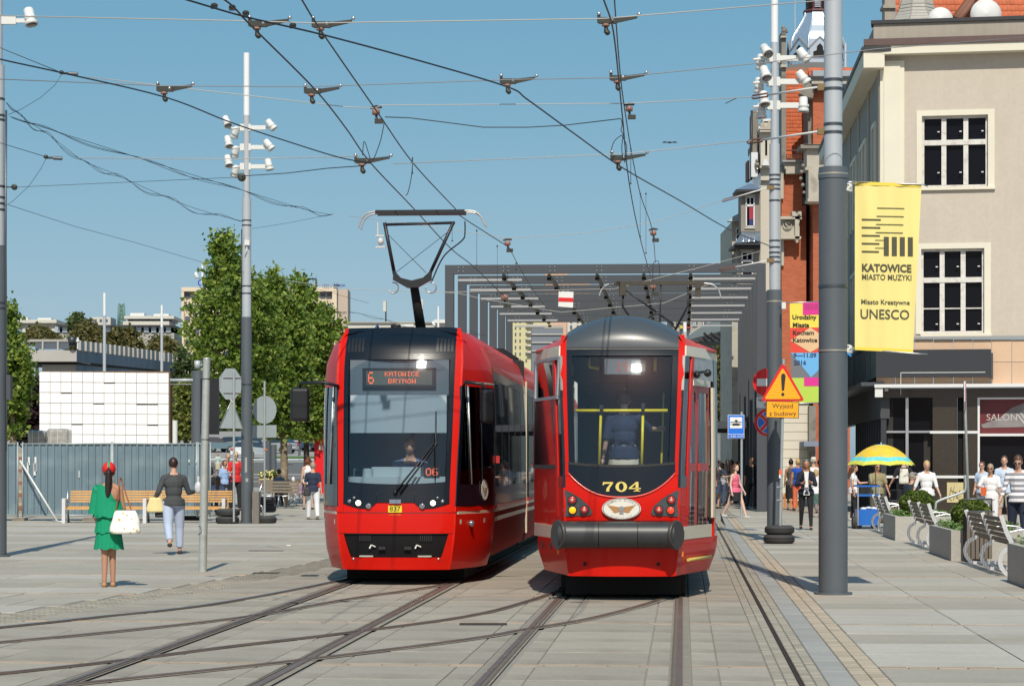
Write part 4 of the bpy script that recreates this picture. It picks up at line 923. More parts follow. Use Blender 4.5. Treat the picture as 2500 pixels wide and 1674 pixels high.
wire('contact_wire','left of the two steep contact wires above tram 704',cw([(1455,-60),(1474,0),(1497,75),(1512,210),(1520,290),(1535,440),(1560,570),(1590,680)]),.010,WIREK,group=GC)
wire('contact_wire','right of the two steep contact wires above tram 704',[PZ(x,y,5.9) for x,y in [(1497,-60),(1500,0),(1515,190),(1530,300),(1545,390),(1565,480),(1592,560),(1600,640)]],.009,WIREK,group=GC)
wire('contact_wire','contact wire continuing under the canopy behind the first hanger',cw([(1242,603),(1290,690),(1340,760)]),.008,WIREK,group=GC)
# cross span ropes
GS = 'span ropes between the masts'
YS1 = PZ(0,55,6.1).y
def span(label,pts,z,m=WIREL,r=.007,grp=GS,Yc=None):
 if Yc: p = [P(x,y,Yc(x) if callable(Yc) else Yc) for x,y in pts]
 else: p = q(pts,z)
 wire('span_rope',label,p,r,m,'wire',grp,smooth=False)
span('highest pale span rope crossing near the top edge',[(-40,38),(610,52),(768,57),(1475,46),(2100,-6)],0,Yc=22)
span('span rope second from the top crossing the whole sky',[(-40,192),(400,210),(760,212),(1240,195),(1500,190),(1880,152),(2140,120),(2500,92)],0,m=mat('grey_span_rope',(.22,.22,.23),.5,.3),r=.007,Yc=28)
span('pale rope running down from the left knot through the third hanger row',[(213,188),(400,210),(600,233),(850,262),(918,264),(930,257),(1530,253),(1840,237)],0,Yc=28.4)
span('pale span rope level with the crossing of wires',[(190,386),(560,388),(880,382)],0,Yc=30.5); span('pale span rope from the wire crossing to the thick mast',[(960,400),(1480,378),(1500,377),(1560,372),(1835,343)],0,Yc=30.2)
span('thin span rope between the hangers above both pantographs',[(850,527),(1000,545),(1240,582),(1420,570),(1600,542),(1770,488)],0,r=.007,Yc=48)
span('pale span rope crossing in front of the first portal',[(700,685),(860,706),(1083,713),(1500,705),(1720,650),(1860,612)],0,r=.009,Yc=60)
span('span rope drooping through the canopy frames',[(1084,714),(1120,716),(1180,730),(1370,762),(1620,740),(1740,690)],0,r=.010,Yc=70)
span('dark rope descending from the left mast toward the plane tree',[(20,500),(180,552),(340,595),(520,648),(720,690),(900,740)],0,m=WIREK,r=.006,Yc=lambda x: lerp(41,75,max(0,x)/900))
span('faint rope from the floodlight mast to the left end of tram 837',[(615,558),(700,545),(815,522)],0,m=WIREK,r=.005,Yc=58)
span('dark rope from the left mast to the ring insulator at the floodlight mast',[(5,457),(40,457),(578,433)],0,m=WIREK,r=.005,Yc=40)
span('feeder from the ring insulator to the crossing of wires',[(590,430),(700,423),(800,411),(885,405),(900,396)],0,m=WIREK,r=.009,Yc=lambda x: lerp(40,31,(x-590)/310))
span('feeder sagging between the two hanger columns',[(940,286),(1000,288),(1080,298),(1180,311),(1290,311),(1380,306),(1515,290)],0,m=WIREK,r=.008,Yc=29.5)
span('rope from the left edge down to the first knot',[(-40,105),(0,117),(150,178)],0,m=WIREK,r=.006,Yc=30)
span('rope from the left edge down to the second knot',[(-40,330),(0,349),(112,383)],0,m=WIREK,r=.006,Yc=34)
span('slack loop hanging from the first knot',[(150,182),(135,207),(100,238),(50,268),(20,280)],0,m=WIREK,r=.0045,Yc=34)
span('slack loop hanging from the second knot',[(112,388),(100,412),(70,455),(30,492),(8,505)],0,m=WIREK,r=.0045,Yc=36)
def braid(label,pts,Yf,wob=5,n=3):
 rnd = random.Random(len(label)); b = MB(); base = [Vector((x,y,0)) for x,y in pts]; pp = catmull(base,10)
 for k in range(n):
  ph = rnd.uniform(0,6); out = [P(v.x,v.y+(math.sin(i*.55+ph+k)*wob+abs(math.sin(i*.21+k))*wob) * (k > 0)*min(1,i/6,(len(pp)-1-i)/6),Yf(v.x)) for i,v in enumerate(pp)]; b.tube(out,.0055,4,caps=False)
 o = b.build('feeder_cable',WIREK); tag(o,label,'cable','twisted feeder cables from the left mast','stuff' if 0 else None)
braid('upper twisted feeder cable from the left mast past the floodlights to tram 837',[(25,285),(180,335),(400,405),(600,467),(740,510),(810,525)],lambda x: lerp(41,58,x/810),5,3)
braid('lower twisted feeder cable from the left mast to the floodlight mast',[(15,250),(60,290),(120,330),(200,390),(280,425),(380,470),(480,510),(594,541)],lambda x: lerp(41,63,x/594),6,3)
braid('dark cable bundle drooping behind the roof of tram 837',[(850,760),(900,770),(960,785),(1000,800),(1100,800),(1190,820)],lambda x: 80,4,2)
# hangers
INSUL = mat('terracotta_insulator',(.30,.15,.11),.5)
HCAST = mat('hanger_casting',(.045,.047,.04),.5,.3)
def hanger(label,px,py,Y,s=1.,flip=1,tail=1.):
 o = P(px,py,Y); k = Y/F_PX*s; h = thing('wire_hanger',label,'insulator',tuple(o),group='cast hangers holding the contact wires')
 def W(x,y): return Vector((o.x+x*k,Y,o.z-y*k))
 b = MB(); b.box(o.x-30*k,o.x+12*k,Y-.03,Y+.03,o.z-8*k,o.z+6*k); b.prism([W(10,-6),(W(64,-12)),W(64,-6),W(10,6)],(0,.04,0)); b.box(o.x-34*k,o.x-26*k,Y-.02,Y+.02,o.z-6*k,o.z+16*k); b.build('hanger_arm',HCAST,h)
 for x,y in ((-30,-15),(3,-1),(68,-14)): b = MB(); b.ball(W(x,y)-Vector((0,.02,0)),(5*k,5*k,5*k),8,6); b.build('bolt',STEEL,h)
 b = MB(); c = W(-13,12); b.lathe([(.0,-3*k),(9*k,-3*k),(10*k,0),(9*k,3*k),(0,3*k)],c,12); b.build('insulator_disc',INSUL,h)
 b = MB(); b.cone(W(-13,14),W(-11,30),4*k,7*k,8); b.ball(W(-9,30),7*k,8,6); b.build('wire_clamp',HCAST,h)
for lb,x,y,Y in (('left hanger of the top row',640,58,22),('second hanger of the top row, beside the thick crossing',795,60,22.3),('right hanger of the top row above tram 704',1492,50,22.2),('hanger on the wire near the left floodlight mast',412,217,28.3),
     ('middle hanger of the second row',772,222,28.2),('hanger at the bend of the long curved wire',1250,198,28.2),('hanger of the second row above tram 704',1518,190,28.2),('hanger at the crossing of wires, left of the pantograph',895,392,31),('lowest hanger above tram 704',1520,385,30.6)):
 hanger(lb,x,y,Y,1. if Y < 25 else .88)
def knot(label,px,py,Y):
 o = P(px,py,Y); k = Y/F_PX; h = thing('rope_tensioner',label,'tensioner',tuple(o),group='tensioners in the ropes')
 b = MB(); b.ball(o,(6*k,6*k,5*k)); b.box(o.x,o.x+40*k,Y-.01,Y+.01,o.z-5*k,o.z); b.build('clamp_body',HCAST,h); b = MB(); b.cone(o+Vector((18*k,0,-3*k)),o+Vector((40*k,0,-4*k)),4.5*k,4.5*k,8); b.build('spring',STRAP,h)
knot('rope tensioner near the top left where the slack loop starts',150,177,30); knot('rope tensioner lower left where the second loop starts',112,383,34)
def vhang(label,px,py0,py1,Y,r=.004,top=True,grp='vertical droppers and section hangers'):
 h = thing('dropper',label,'dropper',tuple(P(px,py1,Y)),group=grp); b = MB(); x1 = px if not isinstance(px,tuple) else px[1]
 b.tube([P(px,py0,Y),P(px,py1,Y)],r,5); b.build('dropper_wire',WIREK,h)
 b = MB(); k = Y/F_PX
 for yy in (py0+3,py1-2): b.ball(P(px,yy,Y),2.2*k,6,5)
 b.build('dropper_clip',HCAST,h); return h
for lb,x,a,b_,Y in (('dropper over the 837 pantograph',1104,548,590,46),('dropper left of the double insulator',1164,560,650,48),('thin dropper beside the double insulator',1214,598,720,52),('short dropper over the right arm of the 837 pantograph',1007,385,425,32),('dropper right of the double insulator',1260,640,660,56),
      ('left dropper over tram 704',1563,470,580,50),('right dropper over tram 704',1577,470,620,50),('dropper inside the ring over tram 704',1540,360,450,31)): vhang(lb,x,a,b_,Y)
def section(label,px,py,Y,s=1.,col=INSUL):
 o = P(px,py,Y); k = Y/F_PX*s; h = thing('section_insulator',label,'insulator',tuple(o),group='clay insulators on the contact wires')
 W = lambda x,y: Vector((o.x+x*k,Y,o.z-y*k))
 b = MB(); b.prism([W(-13,0),W(0,-5),W(13,-2),W(13,2),W(0,2),W(-13,4)],(0,.03,0)); b.build('saddle',HCAST,h)
 b = MB(); b.lathe([(0,-6*k),(8*k,-6*k),(9*k,0),(8*k,6*k),(0,6*k)],W(0,11),10); b.build('clay_insulator',col,h)
 b = MB(); b.tube([W(0,17),W(2,26),W(4,34)],3*k,6); b.box(o.x-3*k,o.x+16*k,Y-.03,Y+.03,o.z-36*k,o.z-26*k); b.build('link_plates',HCAST,h)
section('clay insulator on the rope where the sagging feeder begins',918,262,28.5,1.1); section('clay insulator where the sagging feeder ends over tram 704',1536,255,28.5,1.0); section('double clay insulator in front of the canopy',1239,585,48,.85); section('clay insulator above the 704 pantograph',1595,560,50,.85); section('orange insulator knot under the first portal',1232,715,72,1.0); section('insulator on the droppers of tram 704',1594,690,72,.9)
# loose jumpers near the crossings
for lb,pts,Y in (('jumper rising in a spike at the crossing of wires',[(885,380),(889,345),(900,375),(905,392)],31),('jumper from the clay insulator down to the crossing',[(938,300),(930,340),(918,375),(910,392)],30),('left bow of the ring jumper over tram 704',[(1517,330),(1500,345),(1492,370),(1496,395)],30.4),('right bow of the ring jumper over tram 704',[(1517,330),(1528,350),(1530,375),(1524,398)],30.4),
     ('crooked chain under the feeder end over tram 704',[(1516,290),(1519,305),(1516,318),(1521,330),(1518,360),(1521,392)],30),('arched jumper above the 704 pantograph',[(1595,700),(1594,650),(1600,638),(1608,640),(1611,670)],50),('slack jumper wire near the top of the pantograph',[(1007,383),(1007,405),(1003,440),(996,470),(990,478)],32),
     ('wire end sticking out at the right turnbuckle',[(1798,240),(1785,246),(1771,253)],30),('jumper loop behind the canopy front post',[(1234,690),(1226,672),(1238,662),(1240,700)],72)):
 wire('jumper_wire',lb,[P(x,y,Y) for x,y in pts],.007 if Y < 40 else .009,WIREK,'wire','loose jumper wires')
# rods and turnbuckles reaching the masts on the right
def turn(label,a,b_,Y0,Y1,rust=True):
 A = P(*a,Y0); B = P(*b_,Y1); h = thing('turnbuckle',label,'turnbuckle',tuple(B),group='turnbuckles at the right masts')
 d = (B-A); b = MB(); b.tube([A,B],.014,6); b.build('tension_rod',LAMPW if rust else STEEL,h)
 b = MB(); n = Vector((0,0,.02)); c0 = A-d*.02; c1 = A-d.normalized()*.32
 b.tube([A+n,A-d.normalized()*.30+n,A-d.normalized()*.34,A-d.normalized()*.30-n,A-n],.012,6,closed=True); b.build('turnbuckle_body',mat('rusty_iron',(.16,.07,.05),.8,var=.3,scale=30),h)
 b = MB(); b.box(B.x-.02,B.x+.12,Y1-.03,Y1+.03,B.z-.04,B.z+.04); b.build('clevis',mat('brass_clevis',(.22,.15,.07),.6,.4),h)
turn('turnbuckle rod tied to the thick mast, upper one',(1874,232),(2000,213),30,29.1); turn('turnbuckle rod tied to the thick mast, lower one',(1860,342),(2000,321),30.2,29.1)
turn('turnbuckle rod slanting to the silver mast at the top of the brick front',(1800,480),(1875,458),48.8,48.8); turn('turnbuckle rod slanting to the silver mast just above the portals',(1795,652),(1875,636),49,48.8)
b = MB(); c = P(590,433,40); b.lathe([(.03,-.03),(.07,-.03),(.07,.03),(.03,.03)],c,12,Rx(PI/2)); o = b.build('ring_insulator',HCAST); tag(o,'dark ring insulator beside the left floodlight mast','insulator')
b = MB(); c = P(35,457,41); b.lathe([(.02,-.03),(.05,-.03),(.05,.03),(.02,.03)],c,12,Rx(PI/2)); b.tube([c,P(0,456,41)],.012); o = b.build('ring_insulator',HCAST); tag(o,'dark ring insulator on the mast at the left edge','insulator')
for i,(x,y) in enumerate(((523,14),(567,18),(600,32),(715,62))):
 b = MB(); c = P(x,y,22.5+i*.3); b.ball(c,(.035,.03,.025)); b.box(c.x-.03,c.x+.03,c.y-.02,c.y+.02,c.z-.03,c.z-.01); o = b.build('wire_clamp',RUBBER); tag(o,['clamp highest up where the thick wires merge','clamp beside the point where the thick wires cross','clamp just right of the thick wire crossing','clamp with a bent tail before the second hanger'][i],'clamp','clamps on the thick wires')
# bird
b = MB(); c = P(1635,348,60); b.ball(c,(.05,.03,.025)); b.prism([c,c+Vector((-.14,0,.03)),c+Vector((-.2,0,-.01)),c+Vector((-.06,0,-.01))],(0,.01,0)); b.prism([c,c+Vector((.06,0,-.01)),c+Vector((.2,0,-.01)),c+Vector((.14,0,.03))],(0,.01,0)); o = b.build('bird',BLACK); tag(o,'small dark bird gliding in the open sky','bird')
# ================================================================== buildings
def pb(mb,x0,x1,y0,y1,Y,d=1.): mb.box(XA(x0,Y),XA(x1,Y),Y,Y+d,ZA(y1,Y),ZA(y0,Y)); return mb
STUCCO = mat('beige_render',(.54,.48,.405),.9,stain=((.44,.38,.31),.5,.5),var=.07,scale=.5,var2=.04,bump=.2,bscale=30,streak=.03)
CREAMST = mat('cream_pilaster_render',(.72,.68,.56),.85,var=.05,scale=1)
PARAP = mat('parapet_grey_render',(.36,.32,.27),.9,var=.08,scale=.8,streak=.08)
GUTTER = mat('brown_gutter_metal',(.15,.10,.09),.4,.5,var=.1,scale=2)
CAPM = mat('dark_cap_metal',(.03,.03,.035),.5)
WINW = mat('peeling_white_window_paint',(.66,.64,.60),.6,var=.14,scale=6,stain=((.35,.3,.26),5,.5))
PANE = mat('dark_window_glass',(.006,.007,.010),.12,spec=.15)
PEACH = mat('peach_stone_cladding',(.62,.43,.29),.8,var=.07,scale=1,var2=.03,rnd=.04)
GRAN = mat('dark_brown_granite',(.034,.026,.017),.35,var=.35,scale=14,coat=.3,var2=.25)
SIGNB = mat('charcoal_sign_panel',(.028,.031,.038),.5)
SHOPW = mat('shop_frame_white',(.7,.7,.7),.4)
MOSS = mat('green_grey_board',(.10,.115,.105),.6,var=.5,scale=4)
# ---- corner building on the right
A10 = R(10); Cc = Vector((11.57,75.,0)); fA = Vector((math.cos(A10),-math.sin(A10),0)); nA = Vector((-math.sin(A10),-math.cos(A10),0)); dB = Vector((SN,CS,0)); nB = Vector((-CS,SN,0))
bld = thing('corner_building','beige rendered corner building with white casement windows and dark granite shop front','building',tuple(Cc))
def sA(px): k = (px-CXP)/F_PX; return (k*Cc.y-Cc.x)/(math.cos(A10)+k*math.sin(A10))
def zA(px,py): return EYE+(HORP-py)/F_PX*(Cc.y-sA(px)*math.sin(A10))
def fa(mb,s0,s1,z0,z1,d0,d1):                     # box on the front face, d = distance out of the wall
 mb.add([Cc+fA*s+nA*d+Vector((0,0,z)) for z in (z0,z1) for d in (d1,d0) for s in (s0,s1)],[(0,2,3,1),(4,5,7,6),(0,1,5,4),(2,6,7,3),(0,4,6,2),(1,3,7,5)],False); return mb
def fap(mb,x0,x1,y0,y1,d0=0,d1=.1):
 xm = (x0+x1)/2; return fa(mb,sA(x0),sA(x1),zA(xm,y1),zA(xm,y0),d0,d1)
def fb(mb,t0,t1,z0,z1,d0,d1):                     # box on the side face towards the tracks
 mb.add([Cc+dB*t+nB*d+Vector((0,0,z)) for z in (z0,z1) for d in (d0,d1) for t in (t0,t1)],[(0,2,3,1),(4,5,7,6),(0,1,5,4),(2,6,7,3),(0,4,6,2),(1,3,7,5)],False); return mb
SW = 8.2; zt = 14.45; zG = 4.04
def winA(x0,x1,y0,y1,bars,hbars,rows,label=None):
 """recessed window on the front face"""
 s0,s1 = sA(x0),sA(x1); xm = (x0+x1)/2; z0,z1 = zA(xm,y1),zA(xm,y0)
 w = bpy.data.objects.new('window',None); link(w); w.parent = bld; ORG[w] = ORG[bld]
 b = MB(); fa(b,s0,s1,z0,z1,-.26,-.23); b.build('pane',PANE,w)
 b = MB(); t = .07
 fa(b,s0,s0+t,z0,z1,-.23,-.13); fa(b,s1-t,s1,z0,z1,-.23,-.13); fa(b,s0+t,s1-t,z1-t,z1,-.23,-.13); fa(b,s0+t,s1-t,z0,z0+t,-.23,-.13)
 zmid = zA(xm,hbars[0]); ww = (s1-s0)/3
 for i in (1,2): fa(b,s0+ww*i-.075,s0+ww*i+.075,z0+t,z1-t,-.228,-.12)
 fa(b,s0+t,s1-t,zmid-.10,zmid+.06,-.226,-.10)
 for hb in hbars[1:]: z = zA(xm,hb); fa(b,s0+t,s1-t,z-.018,z+.018,-.227,-.16)
 b.build('frame',WINW,w)
 b = MB(); fa(b,s0-.17,s0-.001,z0-.02,z1+.17,.0,.035); fa(b,s1+.001,s1+.20,z0-.02,z1+.17,.0,.035); fa(b,s0,s1,z1+.001,z1+.17,.0,.035); b.build('surround',CREAMST,w)
 b = MB(); fa(b,s0-.02,s1+.22,z0-.10,z0-.022,-.1,.10); b.build('sill',CREAMST,w)
 for i in range(3):
  for zz in rows: b = MB(); z = zA(xm,zz); fa(b,s0+ww*(i+1)-.2,s0+ww*(i+1)-.13,z-.015,z+.015,-.16,-.10); b.build('window_handle',SHOPW,w)
 return s0,s1,z0,z1
holes = [winA(2251,2412,282,456,2,(345,),(320,420)),winA(2249,2403,607,813,2,(681,752),(650,790))]
# wall with openings: strips around the two windows
b = MB(); zlow = zA(2300,824)
(s0,s1,a0,a1),(t0,t1,b0,b1) = holes
fa(b,0,min(s0,t0),zlow,zt,-.3,0); fa(b,max(s1,t1),SW,zlow,zt,-.3,0)
L0,L1 = min(s0,t0),max(s1,t1)
fa(b,L0,L1,a1,zt,-.3,0); fa(b,L0,L1,b1,a0,-.3,0); fa(b,L0,L1,zlow,b0,-.3,0)
for (p0,p1,q0,q1) in holes:
 if p0 > L0+.001: fa(b,L0,p0,q0,q1,-.3,0)
 if p1 < L1-.001: fa(b,p1,L1,q0,q1,-.3,0)
b.build('front_wall',STUCCO,bld)
b = MB(); fa(b,-.0,sA(2208),zlow,14.2,.0,.10); fa(b,.12,sA(2198),zlow,14.1,.10,.14); b.build('corner_pilaster',CREAMST,bld)
b = MB(); fa(b,-.45,SW,zA(2300,134),zA(2300,113),0,.45); b.build('cornice',CREAMST,bld); b = MB(); fa(b,-.5,SW,zA(2300,113)+.002,zA(2300,97),-.3,.50); b.build('gutter',GUTTER,bld)
b = MB(); fa(b,-.20,SW,zA(2300,97)+.003,zA(2300,58),-.3,.22); b.build('parapet',PARAP,bld); b = MB(); fa(b,-.28,SW,zA(2300,58)+.003,zA(2300,49),-.4,.30); b.build('parapet_cap',CAPM,bld)
b = MB(); fa(b,sA(2200),SW,zA(2300,827),zA(2300,821),0,.10); b.build('string_course',mat('zinc_flashing',(.38,.38,.37),.45,.5),bld)
# peach cladding tiles, sign panel, canopy
xs = [2139,2186,2233,2279,2328,2375,2421,2470,2518,2566]
for i in range(len(xs)-1):
 for (ya,yb) in ((828,883),(884,938)):
  b = MB(); fap(b,xs[i]+.6,xs[i+1]-.6,ya,yb,-.28,.0+random.uniform(-.008,.008)); b.build('cladding_panel',PEACH,bld)
b = MB(); fap(b,2139,2419,854,921,.02,.30); sg_ = b.build('sign_panel',SIGNB,bld); b = MB(); fap(b,2419,2424,862,925,.02,.26); b.build('sign_end',STRAP,sg_)
b = MB(); fap(b,2199,2405,909,910.5,.30,.305); fap(b,2199,2200.2,910,965,.30,.305); b.build('lighting_cable',LAMPW,sg_)
b = MB(); fap(b,2136,2566,938,946,-.2,.55); b.build('canopy_edge',SHOPW,bld)
# shop front
def shop(name,x0,x1,y0,y1,d0,d1,m,parent=bld): b = MB(); fap(b,x0,x1,y0,y1,d0,d1); return b.build(name,m,parent)
shop('granite_lintel',2150,2566,947,970,-.3,0,GRAN)
shop('dark_recess',2149,2212,970,1250,-.5,-.3,PANE); shop('door_recess',2217,2277,970,1250,-.6,-.4,PANE)
shop('interior_column',2152,2180,970,1107,-.3,-.28,mat('dim_interior',(.02,.018,.016),.7)); shop('window_reflection_post',2255,2272,1060,1250,-.39,-.36,mat('dim_interior',(1,1,1)))
shop('window_mullion',2211,2218,970,1250,-.3,-.05,STEEL); shop('window_transom',2150,2277,1051,1056,-.3,-.12,STEEL)
for (x0,x1) in ((2277,2338),(2352,2387)):
 for (y0,y1) in ((970,1051),(1058,1160),(1167,1262)): shop('granite_panel',x0,x1-.6,y0,y1,-.3,0,GRAN)
shop('granite_recess',2338,2352,970,1262,-.4,-.12,GRILLE)
shop('trim_strip',2270,2389,1051.5,1057.5,-.1,.02,SHOPW); shop('trim_strip',2160,2389,1160.5,1166.5,-.1,.02,SHOPW)
for (x0,x1,y0,y1) in ((2387,2392,970,1250),(2392,2566,970,974),(2392,2566,1058,1064)): shop('display_frame',x0,x1,y0,y1,-.2,.03,SHOPW)
w = shop('display_pane',2392,2566,1064,1262,-.3,-.25,PANE)
po = shop('poster',2392,2566,974,1058,-.22,-.20,mat('wine_red_poster',(.13,.018,.022),.45,var=.2,scale=1))
b = MB(); pts = [Cc+fA*sA(x)+nA*-.19+Vector((0,0,zA(x,y))) for x,y in ((2395,1036),(2440,1020),(2470,995),(2510,980),(2566,976),(2566,1040),(2400,1044))]
b.prism(pts,nA*.004); b.build('poster_drapery',mat('grey_drapery_print',(.22,.20,.20),.6,var=.4,scale=1.5),po)
def textA(s,x,y,size,m,parent,d=-.18,bold=0.,sx=1.):
 b = MB(); M = Matrix.Translation(Cc+fA*sA(x)+nA*d+Vector((0,0,zA(x,y))))@Rz(-A10); put_text(b,s,M,size,bold,False,sx); return b.build('lettering',m,parent)
textA('SALON',2408,1026,.30,mat('pale_poster_print',(.45,.44,.42),.6),po); textA('STYLE',2500,1026,.3,mat('pale_poster_print',(1,1,1)),po) if 0 else None
for k in range(3): b = MB(); b.prism([Cc+fA*sA(x)+nA*-.18+Vector((0,0,zA(x,y))) for x,y in ((2482+k*8,1010-k*4),(2486+k*8,1010-k*4),(2510+k*8,1040),(2504+k*8,1040))],nA*.003); b.build('poster_swirl',mat('pale_poster_print',(1,1,1)),po)
b = MB(); fap(b,2312,2352,1177,1226,.001,.03); bx = b.build('meter_box',mat('pale_yellow_box',(.55,.47,.25),.6,var=.08,scale=5),bld)
b = MB(); rr = random.Random(3)
for pts in ([(2318,1210),(2322,1188),(2326,1205),(2330,1186)],[(2320,1196),(2340,1206)],[(2328,1220),(2332,1200),(2340,1203),(2334,1214),(2345,1220)],[(2344,1195),(2336,1215),(2347,1210)],[(2317,1216),(2324,1222)]):
 b.tube([Cc+fA*sA(x)+nA*.035+Vector((0,0,zA(x,y))) for x,y in pts],.008,4)
b.build('graffiti',INK,bx)
b = MB(); fap(b,2137,2156,948,970,.1,.5); b.build('wall_lamp',LAMPW,bld); b = MB(); fap(b,2160,2169,949,955,.1,.3); b.build('alarm_box',LAMPW,bld)
# side face: pilasters, narrow windows, cornice running back
LB = 24
b = MB(); fb(b,.02,LB,zlow,zt,-.3,0); b.build('side_wall',mat('shaded_side_render',(.28,.28,.26),.9,var=.08,scale=.6),bld)  # darker render: the shade on this face is put into its colour
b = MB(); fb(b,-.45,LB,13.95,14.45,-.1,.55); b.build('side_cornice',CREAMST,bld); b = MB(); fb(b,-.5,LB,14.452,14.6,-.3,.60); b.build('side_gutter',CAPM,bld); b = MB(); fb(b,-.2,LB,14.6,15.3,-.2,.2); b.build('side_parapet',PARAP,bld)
for t in (0,4.2,8.6,13,17.5,22): b = MB(); fb(b,t+.02,t+.6,zlow,13.9,.0,.04); b.build('side_pilaster',PARAP,bld)
for t in (1.6,5.6,7.0,10,11.4,14.6,16,19.2):
 for z0,z1 in ((5.7,8.3),(10.1,12.4)):
  w = bpy.data.objects.new('side_window',None); link(w); w.parent = bld; ORG[w] = ORG[bld]
  b = MB(); fb(b,t,t+1.1,z0,z1,.002,.01); b.build('pane',PANE,w); b = MB(); fb(b,t-.15,t,z0-.1,z1+.15,0,.07); fb(b,t+1.1,t+1.25,z0-.1,z1+.15,0,.07); fb(b,t,t+1.1,z1,z1+.15,0,.07); fb(b,t+.5,t+.58,z0,z1,.01,.04); b.build('surround',CREAMST,w)
b = MB(); fb(b,.02,LB,3.0,zlow,-.3,-.01); b.build('side_fascia',mat('dark_fascia',(.05,.055,.06),.6),bld)
for i,(t,w_) in enumerate(((.3,2.0),(2.6,1.8),(4.8,1.6),(7,2.2),(10,2))): b = MB(); fb(b,t,t+w_,4.3,5.35,.0,.12); b.build('fascia_board',MOSS,bld)
b = MB(); fb(b,-.1,LB,4.02,4.14,-.1,.6); b.build('side_canopy',STRAP,bld)
for i in range(12):
 t = .05+i*1.0; b = MB(); fb(b,t+.14,t+1.0,.15,4.0,-.25,-.2); b.build('shop_pane',PANE,bld); b = MB(); fb(b,t,t+.13,.05,4.0,-.2,-.03); b.build('shop_mullion',SIGNB,bld)
rr = random.Random(5)
cols = [(.6,.45,.03),(.05,.3,.5),(.5,.05,.12),(.3,.45,.05)]
for i in range(9):
 t = .25+i*.98; b = MB(); fb(b,t+.1,t+.55,1.9+rr.random()*.3,3.5+rr.random()*.4,-.195,-.19); b.build('painted_reflection',mat('reflection_%d' % (i % 4),cols[i % 4],.5),bld)  # coloured panels stand in for reflections in the shop panes
# roof behind the parapet: tiles, hip, cap of a turret, dishes
TILE = mat('orange_clay_tile',(.50,.12,.045),.7,var=.12,scale=3,rnd=.14)
TILED = mat('brown_clay_tile',(.20,.085,.05),.7,var=.12,scale=3,rnd=.14)
rf = thing('tiled_roof','orange tiled roof rising behind the parapet of the corner building','roof',tuple(P(2350,60,80)))
def tile_mesh(w,h,m,name):
 b = MB(); n = 5; vs = []
 for j,(t,lift) in enumerate(((0,.045),(1,.0))):
  for i in range(n+1): x = -w/2+w*i/n; vs.append(Vector((x,0,0))+Vector((0,0,t*h))+Vector((0,-(math.sin(i/n*2*PI)*.022+lift),0)))
 vs2 = [vs[i]+Vector((0,.02,-.012)) for i in range(n+1)]
 b.add(vs+vs2,[(i,i+1,n+2+i,n+1+i) for i in range(n)]+[(2*n+2+i,2*n+3+i,i+1,i) for i in range(n)],True); return b.mesh(name,m)
def tile_field(parent,px0,px1,py0,py1,Y,wpx,hpx,m,slope=R(35),clip=None):
 k = Y/F_PX; me = tile_mesh(wpx*k*1.04,hpx*k/math.cos(slope)*1.12*1,m,'roof_tile'); r = 0; y = py1
 while y > py0:
  x = px0+(wpx/2 if 0 else 0)
  while x < px1:
   if clip is None or clip(x,y):
    Z = ZA(y,Y); o = bpy.data.objects.new('roof_tile',me); link(o); o.parent = parent; dz = Z-ZA(py1,Y); o.location = Vector((XA(x+wpx/2,Y),Y+dz*math.tan(slope),Z))-ORG[parent]; o.rotation_euler = (-slope+R(2),0,0)
   x += wpx
  y -= hpx
tile_field(rf,2190,2520,-30,58,82,19.5,17,TILE,R(30))
b = MB(); o_ = P(2350,62,82.1); k = 82/F_PX; b.add([P(2188,62,82.05),P(2530,62,82.05),P(2530,-40,83.2),P(2188,-40,83.2)],[(0,1,2,3)]); b.build('roof_underlay',TILED,rf)
b = MB(); b.tube([P(2332,50,81.5),P(2362,10,82.0),P(2378,-30,82.4)],.16,8); b.tube([P(2340,50,81.4),P(2370,10,81.9),P(2386,-30,82.3)],.12,8); b.build('hip_ridge',TILED,rf)
b = MB(); pb(b,2160,2186,-20,52,81,.6); pb(b,2156,2188,12,20,80.9,.7); b.build('chimney_block',PARAP,rf)
tc = thing('turret_cap','flared scaly slate turret cap left of the satellite dishes','roof',tuple(P(2235,58,79)))
b = MB(); c = P(2237,62,79.6); k = 79.6/F_PX; b.lathe([(72*k,0),(58*k,14*k),(48*k,30*k),(41*k,48*k),(34*k,75*k),(10*k,110*k)],c,8,Rz(R(22)),smooth=False); b.build('cap_shell',mat('pale_slate_shingle',(.40,.38,.34),.7,var=.12,scale=2),tc)
for i in range(8):
 a = 2*PI*i/8+R(22); b = MB(); b.tube([c+Vector((math.cos(a)*r*k,math.sin(a)*r*k,z*k)) for r,z in ((72.5,0),(58.5,14),(48.5,30),(41.5,48),(34.5,75))],.018,4); b.build('cap_rib',PARAP,tc)
for r,z in ((65,7),(58,14),(52.5,22),(48,30),(44.5,39),(41,48)): b = MB(); b.lathe([(r*k+.006,z*k),(r*k+.03,z*k-.02),(r*k+.006,z*k-.05)],c,8,Rz(R(22)),smooth=False); b.build('shingle_course',mat('slate_course',(.33,.32,.29),.7),tc)
for lb,x,y,r in (('smaller white satellite dish beside the turret cap',2296,49,31),('larger white satellite dish against the orange tiles',2407,36,38)):
 d = thing('satellite_dish',lb,'satellite dish',tuple(P(x,58,78.6)),group='satellite dishes on the corner roof'); b = MB(); k = 78.5/F_PX; c = P(x,y,78.5); b.lathe([(0,.12),(r*k*.6,.08),(r*k,.0),(r*k,-.02),(r*k*.6,.06),(0,.10)],c,28,Rx(PI/2)); b.build('dish',mat('dish_white',(.66,.66,.64),.5,stain=((.5,.42,.34),3,.3)),d); b = MB(); b.tube([c+Vector((0,.2,0)),P(x,62,78.8)],.04); b.build('dish_mast',STRAP,d)
